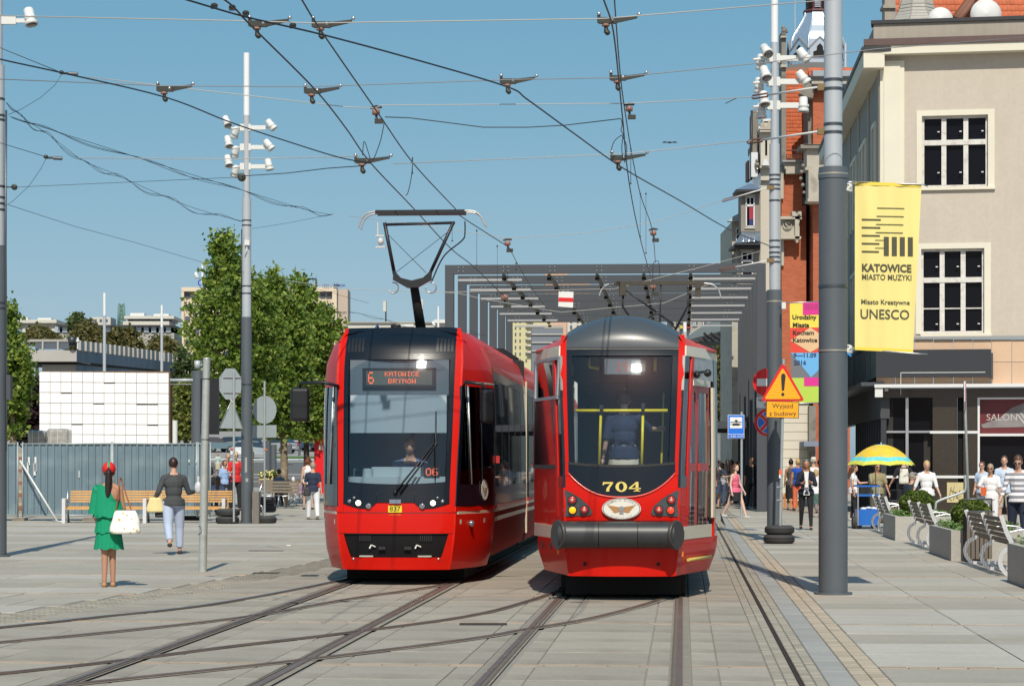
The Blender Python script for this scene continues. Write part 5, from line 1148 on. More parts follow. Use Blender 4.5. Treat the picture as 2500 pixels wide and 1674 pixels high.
# ---- brick town house with the silver dome
BRICK = bpy.data.materials.new('orange_brickwork'); BRICK.use_nodes = True
nt = BRICK.node_tree; bk = nt.nodes.new('ShaderNodeTexBrick'); tc_ = nt.nodes.new('ShaderNodeTexCoord'); mp = nt.nodes.new('ShaderNodeMapping'); mp.inputs['Rotation'].default_value = (R(90),0,0); bk.inputs['Scale'].default_value = 1
bk.inputs['Color1'].default_value = (.50,.125,.05,1); bk.inputs['Color2'].default_value = (.40,.09,.035,1); bk.inputs['Mortar'].default_value = (.32,.16,.10,1); bk.inputs['Brick Width'].default_value = .27; bk.inputs['Row Height'].default_value = .085; bk.inputs['Mortar Size'].default_value = .008
nt.links.new(tc_.outputs['Object'],mp.inputs[0]); nt.links.new(mp.outputs[0],bk.inputs['Vector']); nt.links.new(bk.outputs[0],nt.nodes['Principled BSDF'].inputs['Base Color']); nt.nodes['Principled BSDF'].inputs['Roughness'].default_value = .85
STONE = mat('weathered_cream_stone',(.46,.42,.35),.85,var=.16,scale=1.2,stain=((.16,.14,.12),1.2,.7)); STONEG = mat('sooty_grey_stone',(.24,.22,.19),.9,var=.25,scale=1.5,stain=((.08,.07,.06),1.5,.7))
YB = 125
br = thing('brick_building','red brick town house with tiled roof and stone bays behind the silver mast','building',tuple(P(1960,1130,YB)))
def bb(name,m,*boxes,parent=None,Y=YB,d=1.): b = MB(); [pb(b,*q_,Y,d) for q_ in boxes]; return b.build(name,m,parent or br)
bb('brick_wall',BRICK,(1908,1968,425,968),d=12); bb('brick_wall',BRICK,(1985,2075,205,1240),Y=YB-1.2,d=12)
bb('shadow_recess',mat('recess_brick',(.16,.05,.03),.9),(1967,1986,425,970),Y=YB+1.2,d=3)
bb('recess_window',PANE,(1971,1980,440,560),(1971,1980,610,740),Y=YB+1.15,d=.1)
bb('stone_cornice',STONE,(1913,1958,395,402),(1916,1957,402,412),(1919,1956,412,424),Y=YB-.5); bb('cornice_gutter',mat('zinc_flashing',(1,1,1)),(1911,1959,391,395),Y=YB-.7)
tile_field(br,1919,1975,170,388,YB+1.2,7.6,9.8,TILE,R(18)); b = MB(); b.add([P(1917,391,YB+1.3),P(1990,391,YB+1.3),P(2100,165,YB+3),P(1917,165,YB+3)],[(0,1,2,3)]); b.build('roof_underlay',TILED,br)
tile_field(br,1975,2095,168,186,YB+2.6,7.6,9.8,TILE,R(18))
bb('zinc_roof',mat('pale_zinc_roof',(.42,.45,.47),.35,.5),(1985,2095,172,186),Y=YB-1.5)
bb('bay_cornice',CAPM,(1978,2090,186,193),(1985,2090,205,216),Y=YB-1.8); bb('bay_cornice',STONE,(1982,2090,193,205),Y=YB-1.7)
b = MB(); b.prism([P(1978,190,YB-1.6),P(1990,205,YB-1.6),P(1985,240,YB-1.6),P(1968,236,YB-1.6),P(1952,228,YB-1.6)],(0,.8,0)); b.build('gable_soffit',STONEG,br)
bb('bay_shadow_side',STONEG,(1973,1987,215,352),Y=YB-.6,d=2)  # dark stone strip stands in for the shade beside the bay
bb('stone_balcony',STONE,(1970,2012,362,408),(1974,2012,415,485),(1966,2012,408,415),(1972,2012,485,492),Y=YB-2.6,d=1.5); bb('balcony_cap',STONEG,(1955,2012,353,362),(1962,2012,352,355),Y=YB-2.9,d=2)
b = MB()
for (x,y,r) in ((1957,420,5),(1955,436,4.5),(1960,452,5),(1963,470,4),(1961,405,5)): b.ball(P(x,y,YB-2.2),r*YB/F_PX,8,6)
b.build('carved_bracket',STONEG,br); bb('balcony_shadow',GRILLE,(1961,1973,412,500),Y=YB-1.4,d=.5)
bb('ornament_block',STONE,(1906,1941,532,583),Y=YB-.5); bb('ornament_block',STONE,(1934,1957,516,530),(1941,1952,530,585),(1906,1958,528,535),(1906,1956,577,583),Y=YB-.8,d=.9)
b = MB(); k = YB/F_PX; c = P(1922,551,YB-.55); b.tube([c+Vector((math.cos(a)*10*k,0,math.sin(a)*10*k)) for a in seg(0,2*PI,16)],1.6*k,6,True); b.tube(catmull([c+Vector((x*k,-.05,z*k)) for x,z in ((5,5),(0,7),(-4,3),(4,-3),(0,-7),(-5,-5))]),1.5*k,6); b.build('scroll_ornament',STONE,br)
b = MB(); b.ball(P(1946,590,YB-.7),4.5*k,8,6); b.build('console_ball',STONE,br)
bb('corner_quoin',STONE,(1906,1913,420,485),(1908,1914,583,648),Y=YB-.2); bb('banded_ground_floor',mat('cream_banded_stone',(.62,.57,.47),.8,var=.06,scale=1),*[(1900,1975,968+i*21.5,988.5+i*21.5) for i in range(13)],Y=YB-1.5,d=3)
bb('stone_course',STONEG,(1900,1990,955,968),Y=YB-1.9); bb('ground_floor_pillar',STONEG,(1975,1992,990,1240),Y=YB-2,d=2); bb('awning',mat('grey_awning',(.2,.23,.3),.7),(1963,2000,1077,1089),Y=YB-3.5,d=2)
bb('stone_pier',STONEG,(1908,1919,78,425),Y=YB-.1,d=1.2); bb('pier_band',STONE,(1906,1921,88,92),(1906,1921,158,164),Y=YB-.3)
b = MB(); [b.ball(P(x,y,YB),r*k,8,6) for x,y,r in ((1914,76,7),(1912,68,5),(1917,73,5),(1921,78,3.5))]; b.build('pier_finial',STONEG,br)
b = MB(); bb('snow_guard',mat('rusty_iron',(1,1,1)),*[(1920+i*5.0,1921.6+i*5.0,377,391) for i in range(8)],(1919,1956,366,368),Y=YB+.4,d=.1)
# dome
SILV = mat('new_sheet_metal',(.62,.68,.74),.30,.75,var=.05,scale=1); YD = 132
dm = thing('dome_turret','shiny sheet metal roof turret with small pointed gables and a brown lantern','turret',tuple(P(1992,165,YD))); k = YD/F_PX; c = P(1993,165,YD+2)
k = (YD+2)/F_PX; prof = [(70,2),(70,14),(69,60),(60,78),(48,95),(38,112),(31,126),(29,136)]
b = MB(); b.lathe([(r*k,z*k) for r,z in prof],c,8,Rz(R(22.5)),smooth=False); b.build('dome_shell',SILV,dm)
for i in range(8):
 a = 2*PI*i/8+R(22.5); b = MB(); b.tube([c+Vector((math.cos(a)*(r+.6)*k,math.sin(a)*(r+.6)*k,z*k)) for r,z in prof],.05,5); b.build('standing_seam',SILV,dm)
 a = 2*PI*i/8; Mg = Tr(*c)@Rz(a+PI/2)
 g_ = bpy.data.objects.new('gable',None); link(g_); g_.parent = dm; ORG[g_] = ORG[dm]
 ap = 70*math.cos(R(22.5)); tr = lambda x,y,z: Mg@Vector((x*k,(-ap-y)*k,z*k))
 b = MB(); b.prism([tr(-25,3,14),tr(25,3,14),tr(25,3,40),tr(0,3,64),tr(-25,3,40)],Mg.to_3x3()@Vector((0,.6,0))); b.build('gable_wall',SILV,g_)
 b = MB(); b.prism([tr(-29,5,36),tr(0,5,66),tr(0,5,61),tr(-26,5,34)],Mg.to_3x3()@Vector((0,.8,0))); b.prism([tr(29,5,36),tr(26,5,34),tr(0,5,61),tr(0,5,66)],Mg.to_3x3()@Vector((0,.8,0))); b.build('gable_edge',mat('lead_grey',(.2,.22,.25),.5),g_)
 b = MB(); b.prism([tr(-16,4,18),tr(16,4,18),tr(16,4,27),tr(8,4,30),tr(7,4,40),tr(0,4,47),tr(-7,4,40),tr(-8,4,30),tr(-16,4,27)],Mg.to_3x3()@Vector((0,.2,0))); b.build('trefoil_opening',UNDER,g_)
 b = MB(); b.prism([tr(-16,4.5,15),tr(16,4.5,15),tr(16,4.5,18),tr(-16,4.5,18)],Mg.to_3x3()@Vector((0,.2,0))); b.build('gable_sill',GUTTER,g_)
b = MB(); b.lathe([(30*k,130*k),(34*k,134*k),(33*k,138*k),(24*k,138*k),(24*k,168*k),(31*k,170*k),(31*k,178*k),(5*k,200*k)],c,8,Rz(R(22.5)),smooth=False); b.build('lantern',mat('brown_lantern_wood',(.10,.03,.03),.6),dm)
for i in range(8):
 Mg = Tr(*c)@Rz(2*PI*i/8+PI/2)
 for j in range(5):
  b = MB(); w_ = 6 if i != 6 else 7; b.prism([Mg@Vector((x*k,-23.5*k,z*k)) for x,z in ((-w_,143+j*5),(w_,143+j*5),(w_,145.5+j*5),(-w_,145.5+j*5))],Mg.to_3x3()@Vector((0,-.05,0))); b.build('louvre',SILV if i == 6 else UNDER,dm)
b = MB(); c2 = P(1941,172,YD+4); b.cone(c2,c2+Vector((0,0,100*k)),7*k,1.5*k,8); b.cone(c2+Vector((0,0,100*k)),c2+Vector((0,0,200*k)),1.5*k,.8*k,6); o = b.build('spire',mat('pale_spire_metal',(.5,.54,.58),.5)); tag(o,'thin pale spire left of the silver dome','spire')
b = MB(); c2 = P(2064,165,YD); b.cone(c2,c2+Vector((0,0,58*k)),3*k,3*k,8); o = b.build('roof_vent',mat('pale_spire_metal',(1,1,1))); tag(o,'white vent pipe right of the silver dome','vent')
# ---- grey and cream tenement with oriels left of the silver mast
YT = 108; TEN = mat('grey_brown_render',(.27,.24,.205),.9,var=.1,scale=1,streak=.1); TENC = mat('cream_tenement_render',(.55,.51,.43),.85,var=.06,scale=1); BLUZ = mat('blue_zinc_sheet',(.30,.38,.48),.3,.7,var=.15,scale=2)
te = thing('tenement','grey and cream tenement with zinc-roofed oriel windows behind the canopy end','building',tuple(P(1840,1130,YT)))
def tb(name,m,*boxes,Y=YT,d=1.,parent=None): b = MB(); [pb(b,*q_,Y,d) for q_ in boxes]; return b.build(name,m,parent or te)
tb('main_wall',TENC,(1857,1905,440,1240),d=9); tb('pier',TENC,(1857,1884,300,440),(1868,1873,340,380),Y=YT-.2,d=2); tb('pier_course',STONE,(1855,1886,405,410),(1855,1886,318,322),(1855,1886,312,316),Y=YT-.5,d=2)
b = MB(); [b.prism([P(x0,312,YT-.3),P((x0+x1)/2,292,YT-.3),P(x1,312,YT-.3)],(0,.5,0)) for x0,x1 in ((1856,1870),(1870,1886))]; b.build('pier_gablets',STONE,te)
b = MB(); b.prism([P(1860,404,YT-.6),P(1866,388,YT-.6),P(1872,388,YT-.6),P(1878,404,YT-.6)],(0,.3,0)); b.build('bright_flashing',mat('bright_flashing',(.8,.8,.8),.3,.3),te); tb('bright_flashing',mat('bright_flashing',(1,1,1)),(1852,1862,308,318),(1862,1887,290,296),(1834,1850,372,432),Y=YT-.1)
tb('old_gable_pier',STONEG,(1838,1852,275,355),(1834,1850,355,372),Y=YT+.5,d=1.5); b = MB(); b.prism([P(1838,276,YT+.5),P(1840,268,YT+.5),P(1849,266,YT+.5),P(1852,275,YT+.5)],(0,1.4,0)); b.build('old_gable_pier',STONEG,te)
b = MB(); b.tube([P(1835,270,YT),P(1834,440,YT)],.05,5); b.build('downpipe',CAPM,te); b = MB(); [b.ball(P(1848,y,YT-.2),r*YT/F_PX,8,6) for y,r in ((392,4),(402,6),(412,4))]; b.build('urn',STONEG,te); tb('small_chimney',TILED,(1825,1833,392,440),Y=YT+1)
def oriel(x0,x1,yt,yb,roofy,win,apron=None):
 o = bpy.data.objects.new('oriel',None); link(o); o.parent = te; ORG[o] = ORG[te]
 tb('oriel_wall',TEN,(x0,x1,yt,yb),Y=YT-1.2,d=1.3,parent=o)
 b = MB(); b.prism([P(x0-11,yt,YT-1.6),P(x1,yt,YT-1.6),P(x1,roofy,YT-.2),P(x1-8,roofy+10,YT-.5),P(x1-25,yt-15,YT-1.2)],(0,.5,0)); b.build('oriel_roof',BLUZ,o); tb('oriel_eave',CAPM,(x0-12,x1,yt,yt+6),Y=YT-1.7,d=1.7,parent=o)
 for (a,b_,c_,d_) in win:
  w = tb('window',PANE,(a,b_,c_,d_),Y=YT-1.22,d=.05,parent=o)
  tb('window_frame',SHOPW,(a-1.5,a+1.5,c_-2,d_),(b_-1.5,b_+1.5,c_-2,d_),(a,b_,c_-2,c_+1),(a,b_,d_-2,d_+1),(a,b_,c_+(d_-c_)*.24,c_+(d_-c_)*.24+5),((a+b_)/2-1,(a+b_)/2+1,c_,c_+(d_-c_)*.26),Y=YT-1.27,d=.06,parent=o)
  tb('window_surround',TENC,(a-4,b_+3,c_-7,c_-3),(a-4,b_+3,d_+2,d_+5),Y=YT-1.26,d=.05,parent=o)
 return o
o1 = oriel(1809,1857,462,566,420,[(1822,1841,482,553)]); tb('curtain',mat('crimson_curtain',(.35,.03,.06),.8),(1829,1840,505,535),Y=YT-1.235,d=.01,parent=o1); tb('curtain',mat('blue_curtain',(.03,.04,.15),.8),(1829,1840,535,550),Y=YT-1.235,d=.01,parent=o1)
b = MB(); b.prism([P(1795,594,YT-1.9),P(1857,588,YT-1.9),P(1857,567,YT-1.2),P(1811,567,YT-1.2)],(0,.3,0)); b.build('apron_roof',BLUZ,te); tb('apron_eave',CAPM,(1794,1857,593,598),Y=YT-1.9,d=1)
for x in (1818,1832,1845): b = MB(); b.tube([P(x,568,YT-1.25),P(x-4,591,YT-1.95)],.03,4); b.build('roof_seam',SILV,te)
o2 = oriel(1799,1857,600,700,588,[(1812,1837,616,690)])
tb('outer_bay',STONE,(1787,1809,541,1150),Y=YT+.2,d=6); b = MB(); b.prism([P(1777,540,YT-.2),P(1810,540,YT-.2),P(1810,518,YT),P(1790,528,YT)],(0,.5,0)); b.build('slate_cap',mat('slate_cap',(.35,.38,.38),.6),te); tb('outer_window',PANE,(1799,1806,560,585),Y=YT+.15,d=.05); tb('outer_window_frame',SHOPW,(1797,1799,556,600),(1799,1807,556,559),(1799,1807,572,574),Y=YT+.1,d=.05)
# facade bits low down between tram 704 and the fins
YU = 150; lo_ = thing('far_facade','narrow white and dark facade seen over the door of tram 704','building',tuple(P(1790,1130,YU)))
for nm,m_,bx_ in (('facade_pier',TENC,[(1777,1790,775,1130)]),('facade_wall',TEN,[(1790,1806,775,1130)]),('balcony_slab',SIGNB,[(1784,1800,858,864),(1775,1800,898,903),(1794,1806,830,836)]),('facade_glazing',BLUZ,[(1789,1800,915,985),(1790,1799,790,850)])):
 b = MB(); [pb(b,*q_,YU-(.3 if 'slab' in nm or 'glaz' in nm else 0),1.) for q_ in bx_]; b.build(nm,m_,lo_)
# ---- far buildings
def far(label,px,Y,parts_,name='apartment_block',cat='building'):
 t = thing(name,label,cat,tuple(P(px,1130,Y)))
 for nm,m_,boxes,dy,d in parts_:
  if nm in ('window','pane','panel','balcony'):
   for q_ in boxes: b = MB(); pb(b,*q_,Y+dy,d); b.build(nm,m_,t)
  else:
   b = MB(); [pb(b,*q_,Y+dy,d) for q_ in boxes]; b.build(nm,m_,t)
 return t
FARC = mat('pale_peach_slab',(.68,.57,.44),.9,var=.03,scale=.05); FARW = mat('far_window_grey',(.09,.11,.14),.4); FARG = mat('far_grey_concrete',(.36,.35,.32),.9,var=.06,scale=.2); FARL = mat('far_light_concrete',(.58,.56,.50),.9); FARY = mat('pale_yellow_block',(.58,.54,.32),.9)
wins = [(x,x+12,y,y+13) for y in (714,743,772,801,830,859,888) for x in (452,474,497,520,545,570,620,645,670,698,722,748,782,798)]
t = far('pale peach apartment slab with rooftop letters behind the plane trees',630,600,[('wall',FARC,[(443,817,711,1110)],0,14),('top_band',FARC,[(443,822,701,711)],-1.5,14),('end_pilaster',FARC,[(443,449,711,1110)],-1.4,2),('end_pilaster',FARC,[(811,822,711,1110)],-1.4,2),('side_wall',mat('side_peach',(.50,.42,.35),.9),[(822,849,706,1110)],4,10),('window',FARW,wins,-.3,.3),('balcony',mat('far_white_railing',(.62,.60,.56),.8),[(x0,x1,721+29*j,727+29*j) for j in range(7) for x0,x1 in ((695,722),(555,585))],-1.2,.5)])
for s_,x,sz,m_,x1 in (('GRUPA',482,2.6,mat('blue_letter_paint',(.01,.05,.45),.5),0),('ŚWIEŻE',632,1.5,mat('green_letter_paint',(.10,.62,.08),.5),0),('NUTKY',707,1.55,mat('green_letter_paint',(1,1,1)),0),('Ideon',815,1.5,mat('dark_blue_letters',(.03,.08,.28),.5),0)):
 b = MB(); yb = {482: 698,632: 689,707: 689,815: 700}[x]; vs,fs = text_mb(s_,sz*.9,.02,False,sx=.95); o0 = P(x,yb,598); b.add([Vector(v)+o0 for v in vs],fs); b.build('rooftop_letters',m_,t)
b = MB(); [b.tube([P(x,700,598.5),P(x,682,598.5)],.25,4) for x in (632,665,690,712,735,772)]; b.tube([P(632,681,598.5),P(772,681,598.5),P(774,700,598.5)],.2,4); b.build('letter_frame',STRAP,t)
b = MB(); put_text(b,'1922 - 1988',Tr(*P(786,699,598)),.75,.02,False,1.2); put_text(b,'PLUS   DOM',Tr(*P(697,699,598)),.75,.02,False,1.2); b.build('small_letters',mat('brown_letters',(.12,.05,.04),.6),t)
# modernist pavilion with the finned parapet, left
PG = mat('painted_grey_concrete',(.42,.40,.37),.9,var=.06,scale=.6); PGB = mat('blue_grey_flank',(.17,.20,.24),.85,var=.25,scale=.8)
YP = 150; pv = thing('pavilion','grey flat-roofed pavilion with a finned parapet above the white block wall','building',tuple(P(200,1130,YP)))
def qd(b,pts,th=(0,.4,0)): b.prism([P(x,y,Y) for x,y,Y in pts],th)
for nm,m_,boxes,dy,d in (('attic_wall',FARG,[(30,180,828,834)],1,6),('band_wall',PG,[(30,187,855,882)],0,6),('soffit',UNDER,[(30,187,882,889)],.8,5),('lower_wall',PG,[(103,187,889,1080)],1.2,5),('attic_window',FARW,[(86,102,836,852),(107,139,836,852),(144,168,836,852)],1.05,.1),('attic_post',PG,[(102,106,834,854),(139,143,834,854),(30,60,834,854)],.9,.2)):
 b = MB(); [pb(b,*q_,YP+dy,d) for q_ in boxes]; b.build(nm,m_,pv)
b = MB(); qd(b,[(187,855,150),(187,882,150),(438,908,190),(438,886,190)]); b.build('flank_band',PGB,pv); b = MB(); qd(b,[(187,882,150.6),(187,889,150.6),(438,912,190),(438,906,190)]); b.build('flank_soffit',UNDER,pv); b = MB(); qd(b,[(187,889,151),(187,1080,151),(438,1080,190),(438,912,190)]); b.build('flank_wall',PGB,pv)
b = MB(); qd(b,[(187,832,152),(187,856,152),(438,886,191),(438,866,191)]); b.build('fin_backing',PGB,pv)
for i in range(22):
 t_ = i/21; x = lerp(195,432,t_**.93); Y = lerp(150.6,189,t_); yt = lerp(831,864,t_); yb = lerp(855,886,t_); w = lerp(5.5,3.6,t_); b = MB(); b.box(XA(x,Y)-w*Y/F_PX/2,XA(x,Y)+w*Y/F_PX/2,Y,Y+1.0,ZA(yb,Y),ZA(yt,Y)); b.build('parapet_fin',PG,pv)
b = MB(); c = P(175,829,149.5); b.lathe([(0,.12),(.14,.08),(.24,.0),(.14,.06),(0,.1)],c,20,Rx(PI/2)@Rx(R(-10))); b.build('dish',STRAP,pv)
b = MB(); c = P(190,832,149.8); b.cone(P(190,852,149.8),c,.05,.05); b.ball(c,.12); b.ball(P(190,826,149.8),.07); b.build('camera_globe',LAMPW,pv)
# far university block and hills of trees behind it
far('long concrete block with narrow windows on the horizon left',340,420,[('wall',FARG,[(140,425,800,850)],0,10),('roof_slab',CAPM,[(140,425,793,797)],-1,12),('upper_wall',FARG,[(140,425,797,812)],0,10),('panel',mat('far_pale_blue_glass',(.35,.42,.48),.3),[(x,x+12,797,811) for x in (134,152,258,277,298,315,333,351,369,388,405)],-.3,.3),('wall',FARL,[(225,270,774,793)],1,6),('window',FARW,[(230,236,779,785),(243,249,779,785),(257,263,779,785)],.9,.1)])
far('white stepped roof building on the horizon, right one of two',365,460,[('roof_slab',FARL,[(303,425,771,778)],-1,12),('window_strip',FARW,[(312,420,778,784)],0,8),('wall',FARL,[(300,413,784,796)],-.6,9),('roof_plant',LAMPW,[(318,352,764,771),(375,412,766,771)],0,3)])
far('white stepped roof building on the horizon, left one of two',90,440,[('roof_slab',FARL,[(40,138,780,788)],-1,12),('wall',FARG,[(40,135,788,802)],0,8),('wall',FARL,[(55,145,802,830)],-1,8),('roof_plant',LAMPW,[(45,68,775,780),(92,125,776,780)],0,3)])
b = MB(); pylon = [P(x,y,470) for x,y in ((289,800),(291,745),(302,745),(304,800))]; b.tube(pylon[:2],.25,4); b.tube(pylon[2:],.25,4)
for i in range(6): y = 800-i*10; b.tube([P(289.5,y,470),P(303.5,y-9,470)],.15,4); b.tube([P(303.5,y,470),P(289.5,y-9,470)],.15,4); b.tube([P(289,y,470),P(304,y,470)],.15,4)
o = b.build('lattice_pylon',mat('green_pylon',(.12,.22,.19),.6)); tag(o,'green lattice pylon on the horizon above the white wall','pylon')
# centre distance, seen under and left of the canopy
far('low cream parapet building behind the roof of tram 837',960,300,[('wall',FARL,[(845,1100,788,1120)],0,10),('roof_edge',FARG,[(845,1100,785,788)],-.3,10),('roof_plant',LAMPW,[(968,1010,791,797),(1060,1090,780,788)],-1,3)])
for lb,x,y0,y1,w in (('telecom antenna left of the raised pantograph arm',939,735,760,7),('telecom antenna right of the raised pantograph arm',1028,730,756,9)):
 m_ = thing('antenna_mast',lb,'antenna',tuple(P(x,790,305)),group='telecom antennas on the far roof'); b = MB(); b.tube([P(x+3,790,305),P(x+3,y0,305)],.1,5); b.build('pole',STRAP,m_); b = MB(); pb(b,x-w/2,x+w/2,y0,y1,304.6,.4); b.build('panel_antenna',FARL,m_)
far('pale yellow tower block with white balconies seen through the posts',1280,420,[('wall',FARY,[(1249,1302,772,1100)],0,12),('wall',FARY,[(1302,1345,762,1100)],1,10),('window',FARW,[(x,x+3.5,y,y+6) for x in (1257,1268,1283) for y in (780,796,812,828,844,860,876)],-.2,.2),('balcony',FARL,[(1287,1330,y,y+5) for y in (777,792,808,824,840,856)],-1,1)])
far('peach coloured tower block behind the striped sign',1400,460,[('wall',mat('far_peach',(.62,.42,.30),.9),[(1330,1385,668,1100),(1385,1440,676,1100)],0,12),('wall',FARL,[(1385,1480,770,1100)],-3,10),('window',FARW,[(x,x+5,y,y+7) for x in (1392,1408,1424,1440,1458) for y in (778,794)],-3.3,.2)])
far('slate grey glazed block in front of the yellow tower',1320,300,[('wall',mat('far_slate',(.17,.19,.22),.5),[(1298,1375,800,1100)],0,10),('band',FARL,[(1298,1375,815,817),(1298,1375,835,837),(1298,1375,855,857)],-.2,.3)])
far('grey flats with white windows and flowers behind tram 704',1690,260,[('wall',FARG,[(1643,1790,770,1100)],0,10),('window',FARW,[(1690,1703,786,797),(1714,1727,786,797),(1650,1658,786,797)],-.1,.1),('window',SHOPW,[(1691.5,1693,786,797),(1696,1698,786,797),(1716,1718,786,797)],-.2,.1),('balcony',SIGNB,[(1660,1686,787,803)],-.4,.3),('flower_box',mat('red_flowers',(.5,.05,.03),.8),[(1676,1684,794,801)],-.8,.3),('flower_box',mat('yellow_flowers',(.55,.45,.05),.8),[(1660,1667,794,802)],-.8,.3)])
YR = 200; hs = thing('station_hall','hall with a curved slate green roof behind tram 704','building',tuple(P(1740,1130,YR)))
b = MB(); qd(b,[(1680,826,YR),(1700,806,YR),(1724,790,YR),(1750,780,YR),(1790,776,YR),(1790,860,YR),(1745,838,YR)],(0,20,0)); b.build('curved_roof',mat('slate_green_roof',(.14,.18,.19),.5),hs)
b = MB(); qd(b,[(1670,832,YR-1),(1790,800,YR-1),(1790,850,YR-1),(1760,835,YR-1),(1700,832,YR-1)],(0,.5,0)); b.build('roof_fascia',SIGNB,hs); b = MB(); pb(b,1690,1790,834,1120,YR+1,8); b.build('hall_wall',mat('hall_grey',(.2,.21,.21),.8),hs)
for x in (1718,1735,1753): b = MB(); b.tube([P(x,812,YR-1.4),P(x+14,826,YR-1.4)],.1,4); b.build('roof_strut',UNDER,hs)
# street level backdrop at the horizon so that no ground line shows between things
far('row of dark shop fronts at street level far behind the tram stop',1700,330,[('wall',mat('far_dim_shops',(.16,.15,.14),.9),[(1050,2000,1040,1140)],0,10)],'shop_row')
far('long low car park building far beyond the left trees',560,520,[('wall',mat('far_dim_green_grey',(.16,.18,.13),.9),[(-80,1000,1040,1140)],0,10)],'long_building')
# ---- white block wall, wrapped pallets, fence
YW = 90; ww_ = thing('block_wall','stack of bright white blocks behind the corrugated fence','wall',tuple(P(255,1130,YW)))
WB = mat('bright_white_block',(.88,.88,.88),.6,var=.015,scale=3); xs = [lerp(96,412,i/12) for i in range(13)]
for j in range(8):
 for i in range(12):
  y0 = 907+25.4*j+.012*(xs[i]-96)*(.9 if 1 else 0)*.9; y1 = y0+24.6; dep = -.05 if (j,i) in ((1,6),(2,2),(3,5),(3,9),(3,10),(5,3),(5,10)) else random.uniform(-.01,.01)
  b = MB(); pb(b,xs[i]+.45,xs[i+1]-.45,y0+.4+(2 if dep < -.03 else 0),y1,YW-dep,.5); b.build('white_block',WB,ww_)
b = MB(); pb(b,96.5,412.5,906,1125,YW+.35,.3); b.build('backing_board',mat('brown_board',(.16,.10,.06),.9),ww_)
b = MB(); pb(b,412.2,415.5,906,1125,YW,.6); b.build('edge_board',mat('brown_board',(1,1,1)),ww_)
for j,(x0,x1,y0) in enumerate(((66,112,1050),(112,168,1046))):
 pl = thing('wrapped_pallet',['left pallet of paving wrapped in clear film behind the fence','right pallet of paving wrapped in clear film behind the fence'][j],'pallet',tuple(P(x0,1100,82)),group='wrapped pallets behind the fence')
 b = MB(); pb(b,x0+1,x1-2,y0,1130,82,.8); q_ = b.build('wrapped_load',mat('crinkled_film',(.34,.33,.31),.22,var=.45,scale=6,bump=1,bscale=22,coat=.5),pl); bv = q_.modifiers.new('b','BEVEL'); bv.width = .1; bv.segments = 3
 b = MB(); [pb(b,x,x+1,y0-.5,1130,81.95,.02) for x in (x0+12,x0+28)]; b.build('strap',LAMPW,pl)
FEN = mat('blue_grey_corrugated_steel',(.17,.245,.285),.42,.3,var=.06,scale=1.2,streak=.1,stain=((.36,.44,.48),1.6,.35)); FFR = mat('fence_frame_galvanised',(.36,.41,.42),.45,.3)
YF = 66.4
def fence_panel(label,x0,x1,ang=0.,Y=YF,torn=None):
 X0,X1 = XA(x0,Y),XA(x1,Y); t = thing('site_fence',label,'fence',(X0,Y,0),group='corrugated steel site fence panels'); zt_,zb_ = ZA(1083,Y),ZA(1257,Y)
 b = MB(); n = int((X1-X0)/.2)+1; prof = []
 for i in range(n):
  x = X0+(X1-X0)*i/n; w = (X1-X0)/n
  for dx,dy in ((0,0),(.30,0),(.36,-.035),(.62,-.035),(.68,0)): prof.append((x+dx*w,Y+dy))
 prof.append((X1,Y)); vs = [Vector((x,y+ang*(x-X0),z)) for z in (zb_,zt_) for x,y in prof]; k = len(prof); b.add(vs,[(i,i+1,k+i+1,k+i) for i in range(k-1)],False); b.build('corrugated_sheet',FEN,t)
 b = MB(); yy = lambda x: Y+ang*(x-X0)-.03
 for (p,q_) in (((X0,zb_),(X0,zt_+.05)),((X1,zb_),(X1,zt_+.05))): b.tube([(p[0],yy(p[0]),p[1]-.05),(q_[0],yy(q_[0]),q_[1])],.022,6)
 b.tube([(X0,yy(X0),zt_),(X1,yy(X1),zt_)],.022,6); b.tube([(X0,yy(X0),zb_),(X1,yy(X1),zb_)],.024,6); b.build('frame',FFR,t)
 if torn:
  b = MB(); [pb(b,a,c_,d_,e_,Y-.045,.004) for a,c_,d_,e_ in torn]; b.build('paper_remnant',mat('torn_paper',(.66,.68,.68),.8,var=.2,scale=8),t)
 return t
fence_panel('corrugated fence panel at the left edge',-60,44); fence_panel('corrugated fence panel with torn white paper and a leaning prop',56,272,torn=((84,89,1115,1150),(82,87,1130,1160),(68,73,1115,1135),(66,70,1128,1158),(192,194,1148,1165))); fence_panel('corrugated fence panel behind the woman in grey',276,480,.02,torn=((460,463,1122,1127),(478,480,1122,1130)))
fence_panel('narrow corrugated fence panel at the right end, turned',484,512,.5)
for lb,x in (('concrete fence foot at the left gap',45),('dark fence foot beneath the left of the long bench',216)): b = MB(); pb(b,x-15,x+14,1264,1275,YF-.3,.5); o = b.build('concrete_block',mat('fence_foot_concrete',(.22,.19,.15),.9,var=.2)); tag(o,lb,'concrete block','concrete feet of the site fence')
b = MB(); b.tube([P(49,1124,YF-.1),G(140,1272)],.028,8); b.tube([G(128,1271,.01),G(158,1274,.01)],.03,6); o = b.build('leaning_pole',LAMPW); tag(o,'pale diagonal prop leaning on the fence at the left gap','prop')
st_ = thing('brick_stack','stacks of paving stones visible through the left fence gap','stack',(XA(50,69),69,0))
for j in range(16): b = MB(); pb(b,44+(j % 2),57,1095+10*j,1103+10*j,69,.5); b.build('paving_stone',[SETT,BEIGE,mat('reddish_paver',(.3,.12,.08),.9)][j % 3],st_)
